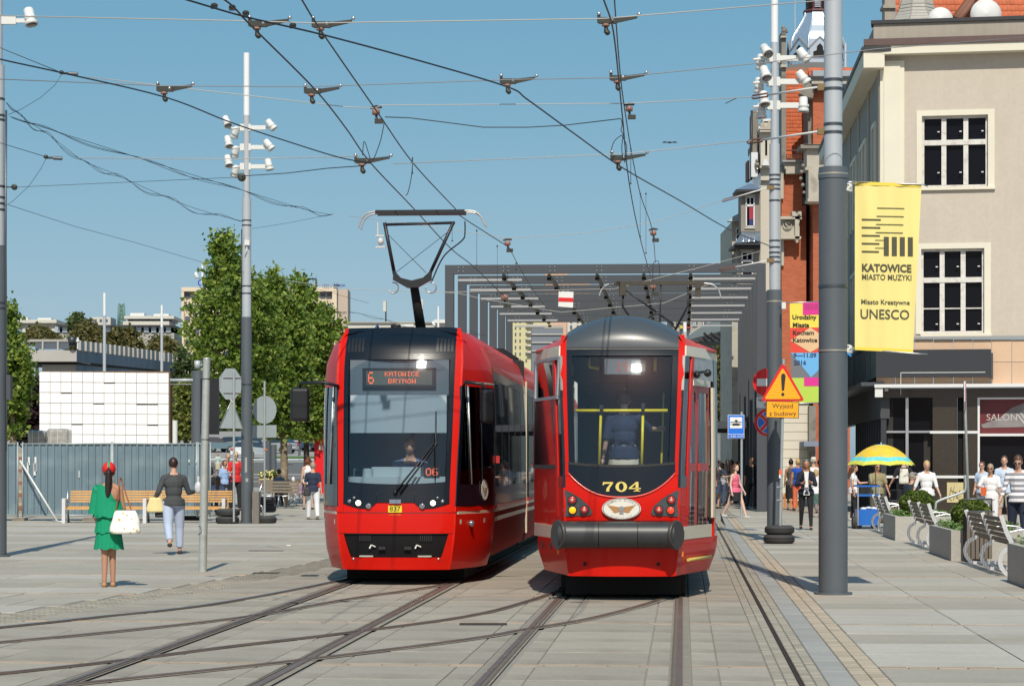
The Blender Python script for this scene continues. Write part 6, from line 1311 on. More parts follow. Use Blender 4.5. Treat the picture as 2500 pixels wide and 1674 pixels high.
# ================================================================== rising ground on the far left, car park
prof = [(128,.006),(150,.35),(175,.78),(203,1.95),(214,2.2),(240,3.0),(300,4.8),(420,9)]
def slope_z(Y): return interp(prof,Y)
def sheet(name,px0,px1,Ya,Yb,m,kind='structure',dz=0.,n=6):
 b = MB(); vs = []
 for i in range(n+1): Y = lerp(Ya,Yb,i/n); z = slope_z(Y)+dz; vs += [(XA(px0,Y),Y,z),(XA(px1,Y),Y,z)]
 b.add(vs,[(2*i,2*i+1,2*i+3,2*i+2) for i in range(n)]); return b.build(name,m,kind=kind)
sheet('sloping_ground',-400,1060,128,420,mat('pale_car_park_surface',(.30,.285,.26),.9,var=.06,scale=.3),n=30)
sheet('road',480,1000,140,196,ASPH,dz=.02,n=10); sheet('kerb_line',480,1000,200,202.5,WHITE,dz=.03)
for Ya in (152,163,174): sheet('road_marking',600,800,Ya,Ya+.8,WHITE,dz=.035,n=2)
o = sheet('grass',655,1000,203.5,213,mat('mown_grass',(.09,.15,.03),.9,var=.25,scale=.8),'stuff',.05)
def car(label,px,Y,col,L=4.2,ang=0.,grp='cars parked on the rising ground'):
 m = mat('car_paint_'+'_'.join('%02d' % int(c*99) for c in col),col,.35,coat=.6); gm = mat('car_glass',(.03,.04,.05),.08,coat=.5)
 t = thing('parked_car',label,'car',(XA(px,Y),Y,slope_z(Y)),ang,grp); W = .85
 def loft(pts_l,wz,nm,mm,dy=0): b = MB(); b.add([Vector((x,s*(W-wz(z)+dy),z)) for s in (-1,1) for x,z in pts_l],[tuple(range(len(pts_l)))[::1],tuple(range(len(pts_l),2*len(pts_l)))[::-1]]+[(i,(i+1) % len(pts_l),len(pts_l)+(i+1) % len(pts_l),len(pts_l)+i)[::-1] for i in range(len(pts_l))],False); return b.build(nm,mm,t)
 h = L/2; tap = lambda z: max(0,z-.85)*.38
 loft([(-h,.35),(h,.35),(h+.02,.65),(h-.12,.85),(h*.5,.95),(-h*.85,1.0),(-h,.85)],lambda z: 0 if z < .8 else .05,'body',m); loft([(h*.45,.94),(h*.12,1.40),(-h*.55,1.45),(-h*.88,1.0)],tap,'cabin_glass',gm); loft([(h*.13,1.40),(h*.08,1.46),(-h*.5,1.50),(-h*.57,1.44)],lambda z: .22,'roof',m)
 for x in (-h*.62,h*.62):
  for s in (-1,1): b = MB(); b.cone((x,s*.72,.31),(x,s*.87,.31),.31,.31,14,True,False); w = b.build('wheel',TYRE,t); b = MB(); b.cone((x,s*.865,.31),(x,s*.88,.31),.19,.19,10,True,False); b.build('rim',STEEL,w)
 for s in (-1,1):
  b = MB(); b.box(h-.03,h+.03,s*.62-.15,s*.62+.15,.62,.75); b.build('headlight',CLEARLENS,t); b = MB(); b.box(-h-.02,-h+.02,s*.66-.13,s*.66+.13,.68,.88); b.build('tail_light',REDLENS,t)
 b = MB(); b.box(-h-.025,-h,-.26,.26,.48,.58); b.build('number_plate',WHITE,t)
for a in (('silver hatchback parked nearest behind the round sign back',673,225,(.32,.34,.35),4.2,R(150)),('white car parked between the two plane tree trunks',706,235,(.68,.70,.72),4.4,R(130)),('dark red car parked right of the white car',722,240,(.35,.02,.03),4.2,R(60)),('pale car parked left of the right-hand trunk',738,238,(.55,.55,.52),4.2,R(140)),('dark blue car beside the red drinks fridge',762,232,(.02,.03,.07),4.2,R(120)),
   ('navy car half hidden by the left floodlight mast',617,222,(.03,.05,.12),4.3,R(100)),('white van-like car at the foot of the floodlight mast',612,205,(.66,.67,.68),4.4,R(70)),('grey car seen between the sign posts',560,230,(.25,.28,.30),4.2,R(150)),('teal car seen left of the octagonal sign back',528,228,(.10,.17,.20),4.2,R(10)),('red bus-like car high behind the plane trunks',735,300,(.45,.05,.04),5.0,R(0)),('white car high behind the left plane trunk',683,305,(.7,.7,.68),4.4,0),('grey car at the back of the car park',645,310,(.4,.42,.43),4.4,0)): car(*a)
# ================================================================== trees
def leaf_mat(name,c1,c2,trans=.35):
 if name in MATS: return MATS[name]
 m = bpy.data.materials.new(name); m.use_nodes = True; nt = m.node_tree; N = nt.nodes; L = nt.links; N.clear()
 ge = N.new('ShaderNodeNewGeometry'); mx = N.new('ShaderNodeMix'); mx.data_type = 'RGBA'; mx.inputs[6].default_value = (*c1,1); mx.inputs[7].default_value = (*c2,1)
 pw = N.new('ShaderNodeMath'); pw.operation = 'POWER'; pw.inputs[1].default_value = 1.8; L.new(ge.outputs['Random Per Island'],pw.inputs[0]); L.new(pw.outputs[0],mx.inputs[0])
 d = N.new('ShaderNodeBsdfPrincipled'); d.inputs['Roughness'].default_value = .5; L.new(mx.outputs[2],d.inputs['Base Color']); t = N.new('ShaderNodeBsdfTranslucent'); L.new(mx.outputs[2],t.inputs[0])
 s = N.new('ShaderNodeMixShader'); s.inputs[0].default_value = trans; L.new(d.outputs[0],s.inputs[1]); L.new(t.outputs[0],s.inputs[2]); o = N.new('ShaderNodeOutputMaterial'); L.new(s.outputs[0],o.inputs[0]); MATS[name] = m; return m
LEAF = leaf_mat('plane_leaf',(.095,.185,.022),(.40,.48,.09),.45); LEAFD = leaf_mat('dark_leaf',(.06,.10,.03),(.14,.18,.05)); LEAFO = leaf_mat('olive_leaf',(.10,.11,.035),(.24,.19,.06)); LEAFY = leaf_mat('yellow_green_leaf',(.12,.17,.03),(.30,.30,.06)); LEAFP = leaf_mat('purple_leaf',(.03,.015,.02),(.07,.035,.04)); BOXL = leaf_mat('box_leaf',(.06,.11,.012),(.17,.22,.03),.2); HERB = leaf_mat('herb_leaf',(.10,.20,.04),(.24,.34,.10),.3)
BARK = mat('plane_bark',(.22,.17,.11),.85,var=.35,scale=5,stain=((.45,.38,.27),4,.8)); BARKD = mat('dark_bark',(.06,.05,.04),.9,var=.2)
def leaf(vs,fs,c,s,rnd,up=.5):
 n = Vector((rnd.gauss(0,1),rnd.gauss(0,1)-.3,rnd.gauss(0,1)+up)); n.normalize(); t = n.orthogonal().normalized(); t = Matrix.Rotation(rnd.uniform(0,6.28),3,n)@t; b = n.cross(t); k = len(vs)
 for a,r,l in ((0,1,0),(.9,.55,.12),(1.6,.85,.0),(2.6,.5,.1),(3.14,.35,0),(3.7,.5,.1),(4.7,.85,0),(5.4,.55,.12)): vs.append(c+t*(math.cos(a)*r*s)+b*(math.sin(a)*r*s)-n*(l*s))
 fs.append(tuple(range(k,k+8)))
def crown_mb(rows,Y,n,s,rnd,depth=1.,clump=.42,per=26):
 """rows: (py, xl, xr) outline in the photograph at distance Y; clumps of leaves spread through that volume"""
 vs = []; fs = []; y0,y1 = rows[0][0],rows[-1][0]; k = Y/F_PX; cl = []
 tab_l = [(r[0],r[1]) for r in rows]; tab_r = [(r[0],r[2]) for r in rows]
 tot = max(1,n//per)
 while len(cl) < tot:
  y = rnd.uniform(y0,y1); a,b = interp(tab_l,y),interp(tab_r,y); wmax = max(r[2]-r[1] for r in rows)
  if rnd.random() > (b-a)/wmax+.12: continue
  w = (b-a)/2; th = rnd.uniform(0,2*PI); rad = rnd.random()**.4; x = (a+b)/2+math.cos(th)*rad*w; d = math.sin(th)*rad*w*k*depth
  cl.append(Vector((XA(x,Y),Y+d,ZA(y,Y))))
 for c in cl:
  r = clump*rnd.uniform(.6,1.3); tip = Vector((rnd.gauss(0,.4),rnd.gauss(0,.4),rnd.uniform(-.3,.8)))
  for i in range(per):
   p = c+Vector((rnd.gauss(0,.5),rnd.gauss(0,.5),rnd.gauss(0,.42)))*r+tip*rnd.random()*r; leaf(vs,fs,p,s*rnd.uniform(.6,1.2),rnd)
 m = MB(); m.add(vs,fs,False); return m,cl
def tree(label,rows,Y,trunk_px,trunk_top,n,s,m,bark=BARK,tr=.13,base_z=0.,grp=None,name='plane_tree',seed=1,depth=1.,clump=.42,cat='tree'):
 rnd = random.Random(seed); X = XA(trunk_px,Y); t = thing(name,label,cat,(X,Y,base_z),group=grp); cm,cl = crown_mb(rows,Y,n,s,rnd,depth,clump); cm.build('crown',m,t)
 top = Vector((XA((rows[0][1]+rows[0][2])/2,Y),Y,ZA(rows[0][0],Y))); mid = Vector((X,Y,ZA(trunk_top,Y)))
 b = MB(); b.tube([Vector((X,Y,base_z-.1)),Vector((X+.03,Y,(mid.z+base_z)*.5)),mid,lerp(mid,top,.5),lerp(mid,top,.92)],[tr*1.15,tr,tr*.85,tr*.45,tr*.12],9); b.build('trunk',bark,t)
 b = MB()
 for c in rnd.sample(cl,min(len(cl),26)): a = lerp(mid,top,max(0,min(.8,(c.z-mid.z)/(top.z-mid.z+.01)-.25))); b.tube([a,lerp(a,c,.5)+Vector((0,0,.15)),c],[tr*.3,tr*.16,tr*.05],5)
 b.build('limbs',bark,t); return t
GP = 'young plane trees beyond the fence'
tree('tallest plane tree, left of and behind the floodlight mast',[(573,538,552),(600,522,575),(645,520,598),(660,512,602),(700,488,636),(745,468,672),(800,452,690),(850,446,690),(880,472,680),(930,510,680),(980,540,675),(1020,575,660)],84,607,1010,15000,.105,LEAF,tr=.14,grp=GP,seed=11,clump=.30)
tree('middle plane tree whose pale trunk stands behind the seated man',[(662,661,673),(700,645,690),(735,622,712),(770,610,745),(840,600,760),(930,600,760),(1000,620,745),(1062,640,735)],92,692,1050,13000,.11,LEAF,tr=.15,grp=GP,seed=12,clump=.30)
tree('rightmost plane tree reaching over the corner of tram 837',[(680,731,739),(712,720,755),(745,702,790),(785,698,830),(830,692,848),(870,690,850),(930,690,840),(1000,700,820),(1075,715,790)],100,747,1060,14000,.115,LEAF,BARKD,tr=.13,grp=GP,seed=13,clump=.32)
tree('plane tree at the left edge behind the mast',[(748,12,26),(790,-10,42),(830,-20,40),(860,-20,70),(900,-20,84),(960,-20,72),(1010,-20,62),(1060,-10,48)],80,30,1020,7500,.10,LEAF,tr=.11,grp=GP,seed=14,clump=.24)
tree('dark purple-leaved tree in front of the white block wall edge',[(930,60,80),(960,45,96),(1010,40,104),(1070,40,98)],96,70,1060,2600,.17,LEAFP,BARKD,name='purple_tree',seed=15)
for i,(lb,rows,Y,tp,m_,s_) in enumerate((('olive tree on the skyline, widest above the pavilion attic',[(790,205,213),(800,190,235),(820,172,250),(850,160,262)],230,205,LEAFO,.45),('olive tree behind the fins left of the first slim mast',[(806,285,320),(820,262,335),(845,250,345),(860,250,350)],235,300,LEAFO,.45),('grey-green pointed tree rising above the long block',[(769,184,188),(780,175,200),(795,168,208)],300,186,LEAFD,.45),
  ('low olive bushes left of the pavilion attic',[(803,88,95),(815,70,130),(832,40,150)],250,90,LEAFO,.45),('brownish tree at the right end of the fins',[(826,385,400),(840,365,425),(862,355,440)],225,395,LEAFO,.42),('dark tree right of the pavilion end',[(862,438,448),(880,425,480),(940,420,500),(1060,425,500)],180,455,LEAFD,.35),('yellow-green young tree beside the small blue stop sign',[(935,440,470),(960,425,485),(1010,420,490),(1070,425,485)],140,455,LEAFY,.25),
  ('olive tree between tram 704 and the grey fins',[(842,1768,1780),(870,1752,1795),(930,1745,1800),(1000,1745,1800),(1045,1750,1795)],150,1772,LEAFO,.26))):
 tree(lb,rows,Y,tp,rows[-1][0],4500 if Y > 200 else 5000,s_*.55,m_,BARKD,tr=.2,name='background_tree',grp='trees in the background',seed=30+i,clump=.42 if Y > 200 else .35)
for i,(x0,x1,Y,yt) in enumerate(((480,620,340,1005),(600,760,360,1000),(740,900,380,990),(880,1050,400,1010))):
 tree(['broad dark tree beyond the car park, behind the sign backs','broad dark tree beyond the car park, between mast and trunks','broad dark tree beyond the car park, behind the right trunk','broad dark tree beyond the car park, behind tram 837'][i],[(yt,(x0+x1)/2-20,(x0+x1)/2+20),(yt+20,x0+15,x1-15),(yt+60,x0,x1),(yt+85,x0+5,x1-5)],Y,(x0+x1)/2,1080,3800,.42,LEAFD,BARKD,tr=.3,base_z=slope_z(Y),name='background_tree',grp='trees in the background',seed=50+i,clump=1.3)
# ================================================================== street furniture, left
YBN = 64.2; bn = thing('long_bench','long golden wood slatted bench with steel arms in front of the fence','bench',(XA(365,YBN),YBN,0))
for i in range(5): b = MB(); y = 1197+6.0*i; pb(b,172,567,y,y+4.2,YBN-.02+.03*(4-i)*0+(-.02*i),.03); b.build('back_slat',WOOD,bn)
for i in range(5): b = MB(); z = .43-.012*i; b.box(XA(166,YBN),XA(560,YBN),YBN-.12-.09*i,YBN-.05-.09*i,z-.02,z+.012); b.build('seat_slat',WOOD,bn)
for x in (165,361,552):
 f_ = bpy.data.objects.new('bench_frame',None); link(f_); f_.parent = bn; ORG[f_] = ORG[bn]
 b = MB(); X = XA(x,YBN); b.box(X-.045,X+.045,YBN-.60,YBN-.50,0,.62); b.box(X-.045,X+.045,YBN-.60,YBN-.02,.62,.66); b.build('arm_support',CHROME,f_); b = MB(); b.tube([(X,YBN+.15,0),(X,YBN-.05,.45),(X,YBN+.06,.93)],.035,6); b.build('back_post',STEEL,f_)
# galvanised post in front
X,Y = XA(494.5,35.2),35.2; gp = thing('bollard_post','short thick galvanised post standing alone on the left plaza','post',(X,Y,0)); b = MB(); b.cone((X,Y,0),(XA(504.5,Y),Y,ZA(876,Y)),.062,.055,20); b.build('post',mat('spangled_zinc',(.43,.46,.44),.55,.35,var=.18,scale=9,var2=.12),gp); b = MB(); b.cone((XA(504.5,Y),Y,ZA(876,Y)),(XA(504.5,Y),Y,ZA(873,Y)),.06,.05,20); b.build('cap',GALV,gp)
for y in (925,1073): b = MB(); xx = XA(lerp(504.5,494.5,(y-876)/519),Y); b.cone((xx,Y,ZA(y,Y)),(xx,Y,ZA(y-1.5,Y)),.064,.064,20); b.build('band',STRAP,gp)
b = MB(); b.tube([(X-.06,Y-.03,ZA(1283,Y)),(X-.02,Y-.065,ZA(1286,Y)),(X-.01,Y-.065,ZA(1298,Y)),(X-.06,Y-.03,ZA(1305,Y))],.005,5); b.build('wire_tie',STRAP,gp)
# black signal backboard behind it
b = MB(); pb(b,489,534,924,1060,70,.15); sb = b.build('signal_backboard',BLACK); tag(sb,'black signal backboard behind the short galvanised post','signal')
def post_sign(label,px,Y,top,base,r,shapes,extra=None,cat='sign',tyres=None,lean=0):
 t = thing('road_sign',label,cat,(XA(px,Y),Y,0)); b = MB(); b.cone((XA(px+lean,Y),Y,base),(XA(px,Y),Y,ZA(top,Y)),r,r,12); b.build('post',GALV,t)
 for nm,pts,m,dy in shapes: b = MB(); b.prism([P(x,y,Y+dy) for x,y in pts],(0,.012,0)); b.build(nm,m,t)
 return t
SB_ = mat('sign_back_grey',(.30,.345,.36),.5,.25,var=.05,scale=3)
oc = [(562+math.cos(R(22.5+45*i))*29,937+math.sin(R(22.5+45*i))*41) for i in range(8)]
s1 = post_sign('back of an octagonal and a triangular sign on one post behind the bench',571,63,907,.05,.03,[('octagon_plate',oc,SB_,.035),('triangle_plate',[(534,1045),(594,1046),(566,975)],SB_,.035)])
for y in (920,957): b = MB(); pb(b,545,588,y-1.5,y+1.5,63.0,.035); b.build('clamp_bar',STEEL,s1)
b = MB(); b.tube([P(535,1044,63.01),P(566,976,63.01),P(593,1045,63.01)],.012,5); b.build('stiffened_rim',STEEL,s1)
n = 28; s2 = post_sign('back of a round sign with a rectangular plate right of the floodlight mast',646,65,930,.1,.028,[('round_plate',[(646+math.cos(2*PI*i/n)*29,1000+math.sin(2*PI*i/n)*34.5) for i in range(n)],SB_,.03),('rectangular_plate',[(616,1038),(675,1037),(675,1067),(616,1069)],SB_,.03)])
b = MB(); pb(b,645,652,1095,1098,64.96,.03); b.build('orange_tape',mat('orange_tape',(.8,.16,.04),.6),s2)
b = MB(); b.tube([P(640,1180,64.8),P(632,1205,64.8),P(625,1225,64.8)],.03,6); b.tube([P(634,1232,64.6),P(640,1236,64.6),P(642,1262,64.6)],.03,6); b.build('bent_stay',STEEL,s2)
def tyre(label,X,Y,z,r=.31,h=.19,grp='tyres weighing down the sign posts'):
 t = thing('tyre',label,'tyre',(X,Y,z),group=grp); b = MB(); b.lathe([(r*.55,.02),(r*.82,0),(r*.97,.03),(r,h*.3),(r,h*.7),(r*.97,h-.03),(r*.82,h),(r*.55,h-.02),(r*.55,.02)],(X,Y,z),32); b.build('tyre_body',TYRE,t)
 b = MB()
 for k in (.35,.5,.65): b.tube([Vector((X+math.cos(a)*(r+.001),Y+math.sin(a)*(r+.001),z+h*k)) for a in seg(0,2*PI,32)[:-1]],.006,4,True)
 b.build('tread_ribs',RUBBER,t)
tyre('upper tyre of the pair under the octagonal sign back',XA(557,63.3),63.3,.2); tyre('lower tyre of the pair under the octagonal sign back',XA(555,63.3),63.3,0); tyre('tyre lying behind the middle bench arm',XA(470,67),67,0)
tyre('upper dark tyre of the stack right of the floodlight mast',XA(645,68),68,.42,.34,.22); tyre('middle dark tyre of the stack right of the floodlight mast',XA(645,68),68,.2,.34,.22); tyre('single tyre lying at the foot of the round sign',XA(647,63.6),63.6,0)
b = MB(); Y = 63.0; b.box(XA(616,Y),XA(632,Y),Y,Y+.4,0,ZA(1200,Y)); bin_ = b.build('litter_bin',mat('brown_grey_bin',(.17,.15,.13),.6,var=.1)); tag(bin_,'narrow brown-grey litter bin tucked behind the floodlight mast','litter bin')
# small blue stop sign far left, posts
b = MB(); pb(b,413,430,1028,1062,110,.05); ss = b.build('stop_board',mat('sign_blue',(.01,.12,.55),.45)); tag(ss,'small blue stop board beside the white block wall','sign'); b = MB(); pb(b,415,424,1033,1048,109.96,.03); b.build('pictogram',WHITE,ss); ORG[ss] = ORG.get(ss)
b = MB(); b.cone(P(427,1130,109),P(427,1026,109),.12,.12,10); o = b.build('white_post',LAMPW); tag(o,'white post beside the small blue stop board','post')
for i,(x,y0,y1,Y) in enumerate(((668,1085,1165,110),(654,1075,1165,105),(731,1095,1112,200),(751,1080,1112,195))): b = MB(); b.cone(P(x,y1,Y),P(x,y0,Y),.14 if i < 2 else .1,.14 if i < 2 else .1,10); o = b.build('grey_bollard',MASTG); tag(o,['grey round column right of the round sign, right one','grey round column right of the round sign, left one','thin grey bollard between the plane trunks','thin grey bollard beside the right plane trunk'][i],'bollard','grey bollards by the road')
b = MB(); pb(b,697,711,1085,1108,190,.8); o = b.build('grey_cabinet',MASTG); tag(o,'grey cabinet by the road between the plane trunks','cabinet')
# drinks fridge
Y = 100; fr = thing('drinks_fridge','tall red drinks fridge at the left corner of tram 837','fridge',(XA(780,Y),Y,0)); b = MB(); pb(b,767,800,1056,1205,Y,.8); b.build('cabinet',mat('bright_red_plastic',(.75,.01,.015),.4),fr); b = MB(); b.prism([P(770,1056,Y),P(800,1056,Y),P(800,1046,Y),P(778,1050,Y)],(0,.6,0)); b.build('top_sign',mat('bright_red_plastic',(1,1,1)),fr)
b = MB(); put_text(b,'@Coca',Tr(*P(776,1096,Y-.03)),.24,.01,False); b.build('lettering',WHITE,fr)
# steel lounge benches behind
for i,(lb,x,Y) in enumerate((('pale metal lounge bench frame left of the strolling women',714,88),('dark metal bench right of the round sign',668,92),('dark metal bench with shiny arm beside the round sign',686,84))):
 t = thing('metal_bench',lb,'bench',(XA(x,Y),Y,0),group='metal benches on the left plaza'); k = Y/F_PX; X = XA(x,Y); mm = FFR if i == 0 else STEEL
 for dx in (-.28,.28): b = MB(); b.tube([(X+dx-.22,Y,.45),(X+dx+.22,Y,.45),(X+dx+.16,Y,.05),(X+dx-.14,Y,.05)],.03,6,True); b.build('side_loop',mm,t)
 for j in range(4): b = MB(); b.box(X-.6,X+.6,Y+.1+j*.1,Y+.17+j*.1,.45,.47); b.build('seat_slat',GREYWOOD,t)
 for j in range(4): b = MB(); b.box(X-.6,X+.6,Y+.5,Y+.53,.55+j*.11,.63+j*.11); b.build('back_slat',GREYWOOD,t)
pn = thing('flower_bed','flower bed of yellow and white blooms behind the round sign','flower bed',(XA(655,100),100,0)); b = MB(); pb(b,632,680,1166,1186,100,1.); b.build('bed_edge',mat('pink_granite',(.42,.20,.17),.8),pn)
rnd = random.Random(9); vs = []; fs = []
for i in range(900): leaf(vs,fs,Vector((XA(rnd.uniform(632,680),100),100+rnd.random(),rnd.uniform(.7,1.25))),.07,rnd)
b = MB(); b.add(vs,fs); b.build('foliage',LEAFY,pn); b = MB(); [b.ball((XA(rnd.uniform(632,680),99.8),99.8,rnd.uniform(.85,1.3)),.035,6,4) for i in range(50)]; b.build('blooms',mat('cream_bloom',(.75,.7,.3),.7),pn,kind='stuff')
# ================================================================== signs, right
SR = mat('sign_red',(.68,.012,.015),.4,coat=.2); SWH = mat('sign_white',(.76,.77,.76),.4); SBL = mat('sign_blue_bright',(.01,.16,.68),.4,coat=.2); SYO = mat('sign_amber',(.92,.40,.008),.4,coat=.2)
def ring_poly(cx,cy,r,n=36): return [(cx+math.cos(2*PI*i/n)*r,cy+math.sin(2*PI*i/n)*r) for i in range(n)]
Y = 51.0; t = thing('road_sign','no entry sign and no stopping sign half hidden behind the silver mast','sign',(XA(1888,Y),Y,0))
def plate(t,nm,pts,m,Y,d,par=None): b = MB(); b.prism([P(x,y,Y-d) for x,y in pts],(0,.008,0)); return b.build(nm,m,par or t)
b = MB(); b.cone((XA(1890,Y),Y+.05,0),(XA(1890,Y),Y+.05,ZA(895,Y)),.03,.03,10); b.build('post',GALV,t)
ne = plate(t,'no_entry_disc',ring_poly(1872,933,34),SR,Y,0); plate(t,'white_bar',[(1848,924),(1896,924),(1896,942),(1848,942)],SWH,Y,.012,ne)
pl = plate(t,'text_plate',[(1847,970),(1906,970),(1906,995),(1847,995)],SWH,Y,0); b = MB(); put_text(b,'Nie dotyczy',Tr(*P(1851,979,Y-.012)),.085,.002,False); c1 = P(1873,988,Y-.012)
for dx in (-.035,.045): b.tube([c1+Vector((dx+math.cos(a)*.03,0,math.sin(a)*.03)) for a in seg(0,2*PI,12)[:-1]],.004,4,True)
b.tube([c1+Vector((-.035,0,0)),c1+Vector((-.01,0,.045)),c1+Vector((.035,0,.05)),c1+Vector((.045,0,0))],.004,4); b.build('print',INK,pl)
ns = plate(t,'no_stopping_disc',ring_poly(1876,1031,34),SR,Y,0); plate(t,'blue_field',ring_poly(1876,1031,27),SWH,Y,.010,ns); plate(t,'blue_field',ring_poly(1876,1031,25.5),SBL,Y,.019,ns)
for a in (45,-45): ca,sa = math.cos(R(a)),math.sin(R(a)); f2 = lambda w: [(1876+ca*u-sa*v,1031+sa*u+ca*v) for u,v in ((-26,-w),(26,-w),(26,w),(-26,w))]; plate(t,'cross_edge',f2(5.2),SWH,Y,.0275,ns); plate(t,'cross_bar',f2(3.8),SR,Y,.036,ns)
# warning sign on tyres
Y = 47.6; t = thing('road_sign','amber warning triangle with exclamation mark and yellow plate on a tyre-weighted post','warning sign',(XA(1906,Y),Y,0))
b = MB(); b.cone((XA(1904,Y),Y,.05),(XA(1913,Y),Y,ZA(876,Y)),.032,.030,14); b.build('post',GALV,t)
def rtri(cx,top,bot,hw,r):
 P0 = [(cx,top),(cx+hw,bot),(cx-hw,bot)]; out = []
 for i in range(3):
  a = Vector(P0[i]); p = Vector(P0[i-1]); n_ = Vector(P0[(i+1) % 3]); d1 = (p-a).normalized()*r; d2 = (n_-a).normalized()*r
  for k in range(5): s_ = k/4; out.append(tuple((a+d1)*(1-s_)**2+a*2*s_*(1-s_)+(a+d2)*s_*s_))
 return out
tr_ = plate(t,'triangle',rtri(1911,884,979,54,10),SR,Y,.045); plate(t,'amber_field',rtri(1911,897,974,45,6),SYO,Y,.055,tr_)
plate(t,'exclamation_mark',[(1907,918),(1908.5,913),(1912.5,911),(1916.5,913),(1918,918),(1914.5,952),(1911,953),(1908.8,952)],INK,Y,.065,tr_); plate(t,'exclamation_dot',ring_poly(1911.3,962,3.8,14),INK,Y,.065,tr_)
pl = plate(t,'yellow_plate',[(1871,978),(1951,980),(1950,1021),(1870,1019)],INK,Y,.045); plate(t,'plate_field',[(1872.5,979.5),(1949.5,981.5),(1948.5,1019.5),(1871.5,1017.5)],SYO,Y,.053,pl)
b = MB(); put_text(b,'Wyjazd',Tr(*P(1911,995.5,Y-.056)),.125,.003,True,1.1); put_text(b,'z budowy',Tr(*P(1911,1014,Y-.056)),.125,.003,True,1.1); b.build('lettering',INK,pl)
for y in (1188,1220): b = MB(); pb(b,1896,1914,y-1.5,y+1.5,Y-.04,.03); b.build('post_clamp',STEEL,t)
b = MB(); pb(b,1902,1909,1146,1158,Y-.042,.01); st = b.build('orange_sticker',mat('orange_tape',(1,1,1)),t); b = MB(); pb(b,1902,1906,1158,1167,Y-.042,.01); b.build('white_sticker',SWH,t)
tyre('upper tyre of the pair under the amber warning sign',XA(1903,47.6),47.6,.185,.295,.175); tyre('lower tyre of the pair under the amber warning sign',XA(1902,47.6),47.6,0,.31,.18)
# tram stop sign
Y = 71; t = thing('stop_sign_board','blue tram stop sign with a white tram pictogram','sign',(XA(1797,Y),Y,0)); b = MB(); b.cone((XA(1811,Y),Y+.06,0),(XA(1811,Y),Y+.06,ZA(1005,Y)),.035,.035,10); b.build('post',GALV,t)
bd = plate(t,'blue_board',[(1777,1012),(1817,1012),(1817,1070),(1777,1070)],SWH,Y,0); plate(t,'blue_field',[(1778,1013),(1816,1013),(1816,1069),(1778,1069)],SBL,Y,.009,bd); plate(t,'white_panel',[(1782,1018),(1812,1018),(1812,1045),(1782,1045)],SWH,Y,.018,bd); plate(t,'white_line',[(1778,1059),(1816,1059),(1816,1060),(1778,1060)],SWH,Y,.018,bd)
b = MB();
for q_ in ((1788,1806,1033,1038),(1783,1811,1029,1030.2),(1794,1801,1025,1028),(1797,1798,1024,1033),(1784,1785.5,1033,1037),(1808,1809.5,1033,1037)): pb(b,*q_,Y-.028,.008)
b.build('tram_pictogram',INK,bd); b = MB(); put_text(b,'~KZK GOP',Tr(*P(1780,1067,Y-.02)),.085,.002,False); b.build('lettering',SWH,bd)
# hanging striped sign
Y = 83; t = thing('hanging_sign','white signal board with a red stripe hanging under the canopy','sign',tuple(P(1382,712,Y))); plate(t,'white_board',[(1364,711),(1400,712),(1399,751),(1363,748)],SWH,Y,0); plate(t,'red_stripe',[(1363.8,726),(1399.6,727),(1399.4,737),(1363.5,736)],SR,Y,.01)
b = MB(); [b.tube([P(x,712,Y),P(x,700,Y)],.012,5) for x in (1368,1395)]; b.build('hanger_rod',STRAP,t)
# cloth banners
def cloth(t,nm,quad,Y,m,wav=.03,n=14,off=0.,ph=0.):
 (x0,y0),(x1,y1),(x2,y2),(x3,y3) = quad; b = MB(); vs = []
 for j in range(n+1):
  for i in range(n+1):
   u,v = i/n,j/n; x = lerp(lerp(x0,x1,u),lerp(x3,x2,u),v); y = lerp(lerp(y0,y1,u),lerp(y3,y2,u),v); vs.append(P(x,y,Y+wave(x,y,wav,ph)-off))
 b.add(vs,[(j*(n+1)+i,(j+1)*(n+1)+i,(j+1)*(n+1)+i+1,j*(n+1)+i+1) for j in range(n) for i in range(n)],True); return b.build(nm,m,t)
def wave(x,y,w,ph): return w*math.sin(x*.045+y*.004+ph)+w*.5*math.sin(x*.11-y*.006+1)
def drape(mb,Y,w,ph,off):                           # wrap flat lettering onto the waving cloth
 for i,v in enumerate(mb.v):
  p = Vector(v); px = CXP+p.x/p.y*F_PX; py = HORP-(p.z-EYE)/p.y*F_PX; mb.v[i] = tuple(P(px,py,Y+wave(px,py,w,ph)-off))
 return mb
YELC = mat('yellow_banner_cloth',(.80,.69,.25),.75,streak=.04,var=.03,scale=1); BINK = mat('banner_grey_print',(.085,.08,.05),.8)
Y = 29.1; bt = thing('yellow_banner','yellow cloth banner reading KATOWICE and UNESCO on the thick mast','banner',tuple(P(2088,443,Y)))
cloth(bt,'cloth',[(2087,443),(2250,448.5),(2229,861),(2087,854)],Y,YELC,.022,20)
b = MB(); [cloth(bt,'hem',q_,Y,mat('deeper_yellow_hem',(.84,.63,.08),.75),.022,8,.006) for q_ in ([(2087,443),(2250,448.5),(2249.5,457),(2087,451)],[(2087,846),(2229.5,853),(2229,861),(2087,854)])]
c4 = lambda cx_,cy_: (1950+.3828*cx_,400+.3828*cy_)
def bbar(x0,y0,x1,y1,nm='staff_line'):
 (a,c),(d,e) = c4(x0,y0),c4(x1,y1); b = MB(); n_ = 6; vs = []
 for i in range(n_+1): x = lerp(a,d,i/n_); vs += [P(x,c+(x-a)*.02,Y),P(x,e+(x-a)*.02,Y)]
 b.add(vs,[(2*i,2*i+1,2*i+3,2*i+2) for i in range(n_)]); drape(b,Y,.022,0,.008); b.build(nm,BINK,bt)
for y in (279,331,383,435): bbar(500-(y-279)*.06,y,674-(y-279)*.06,y+5)
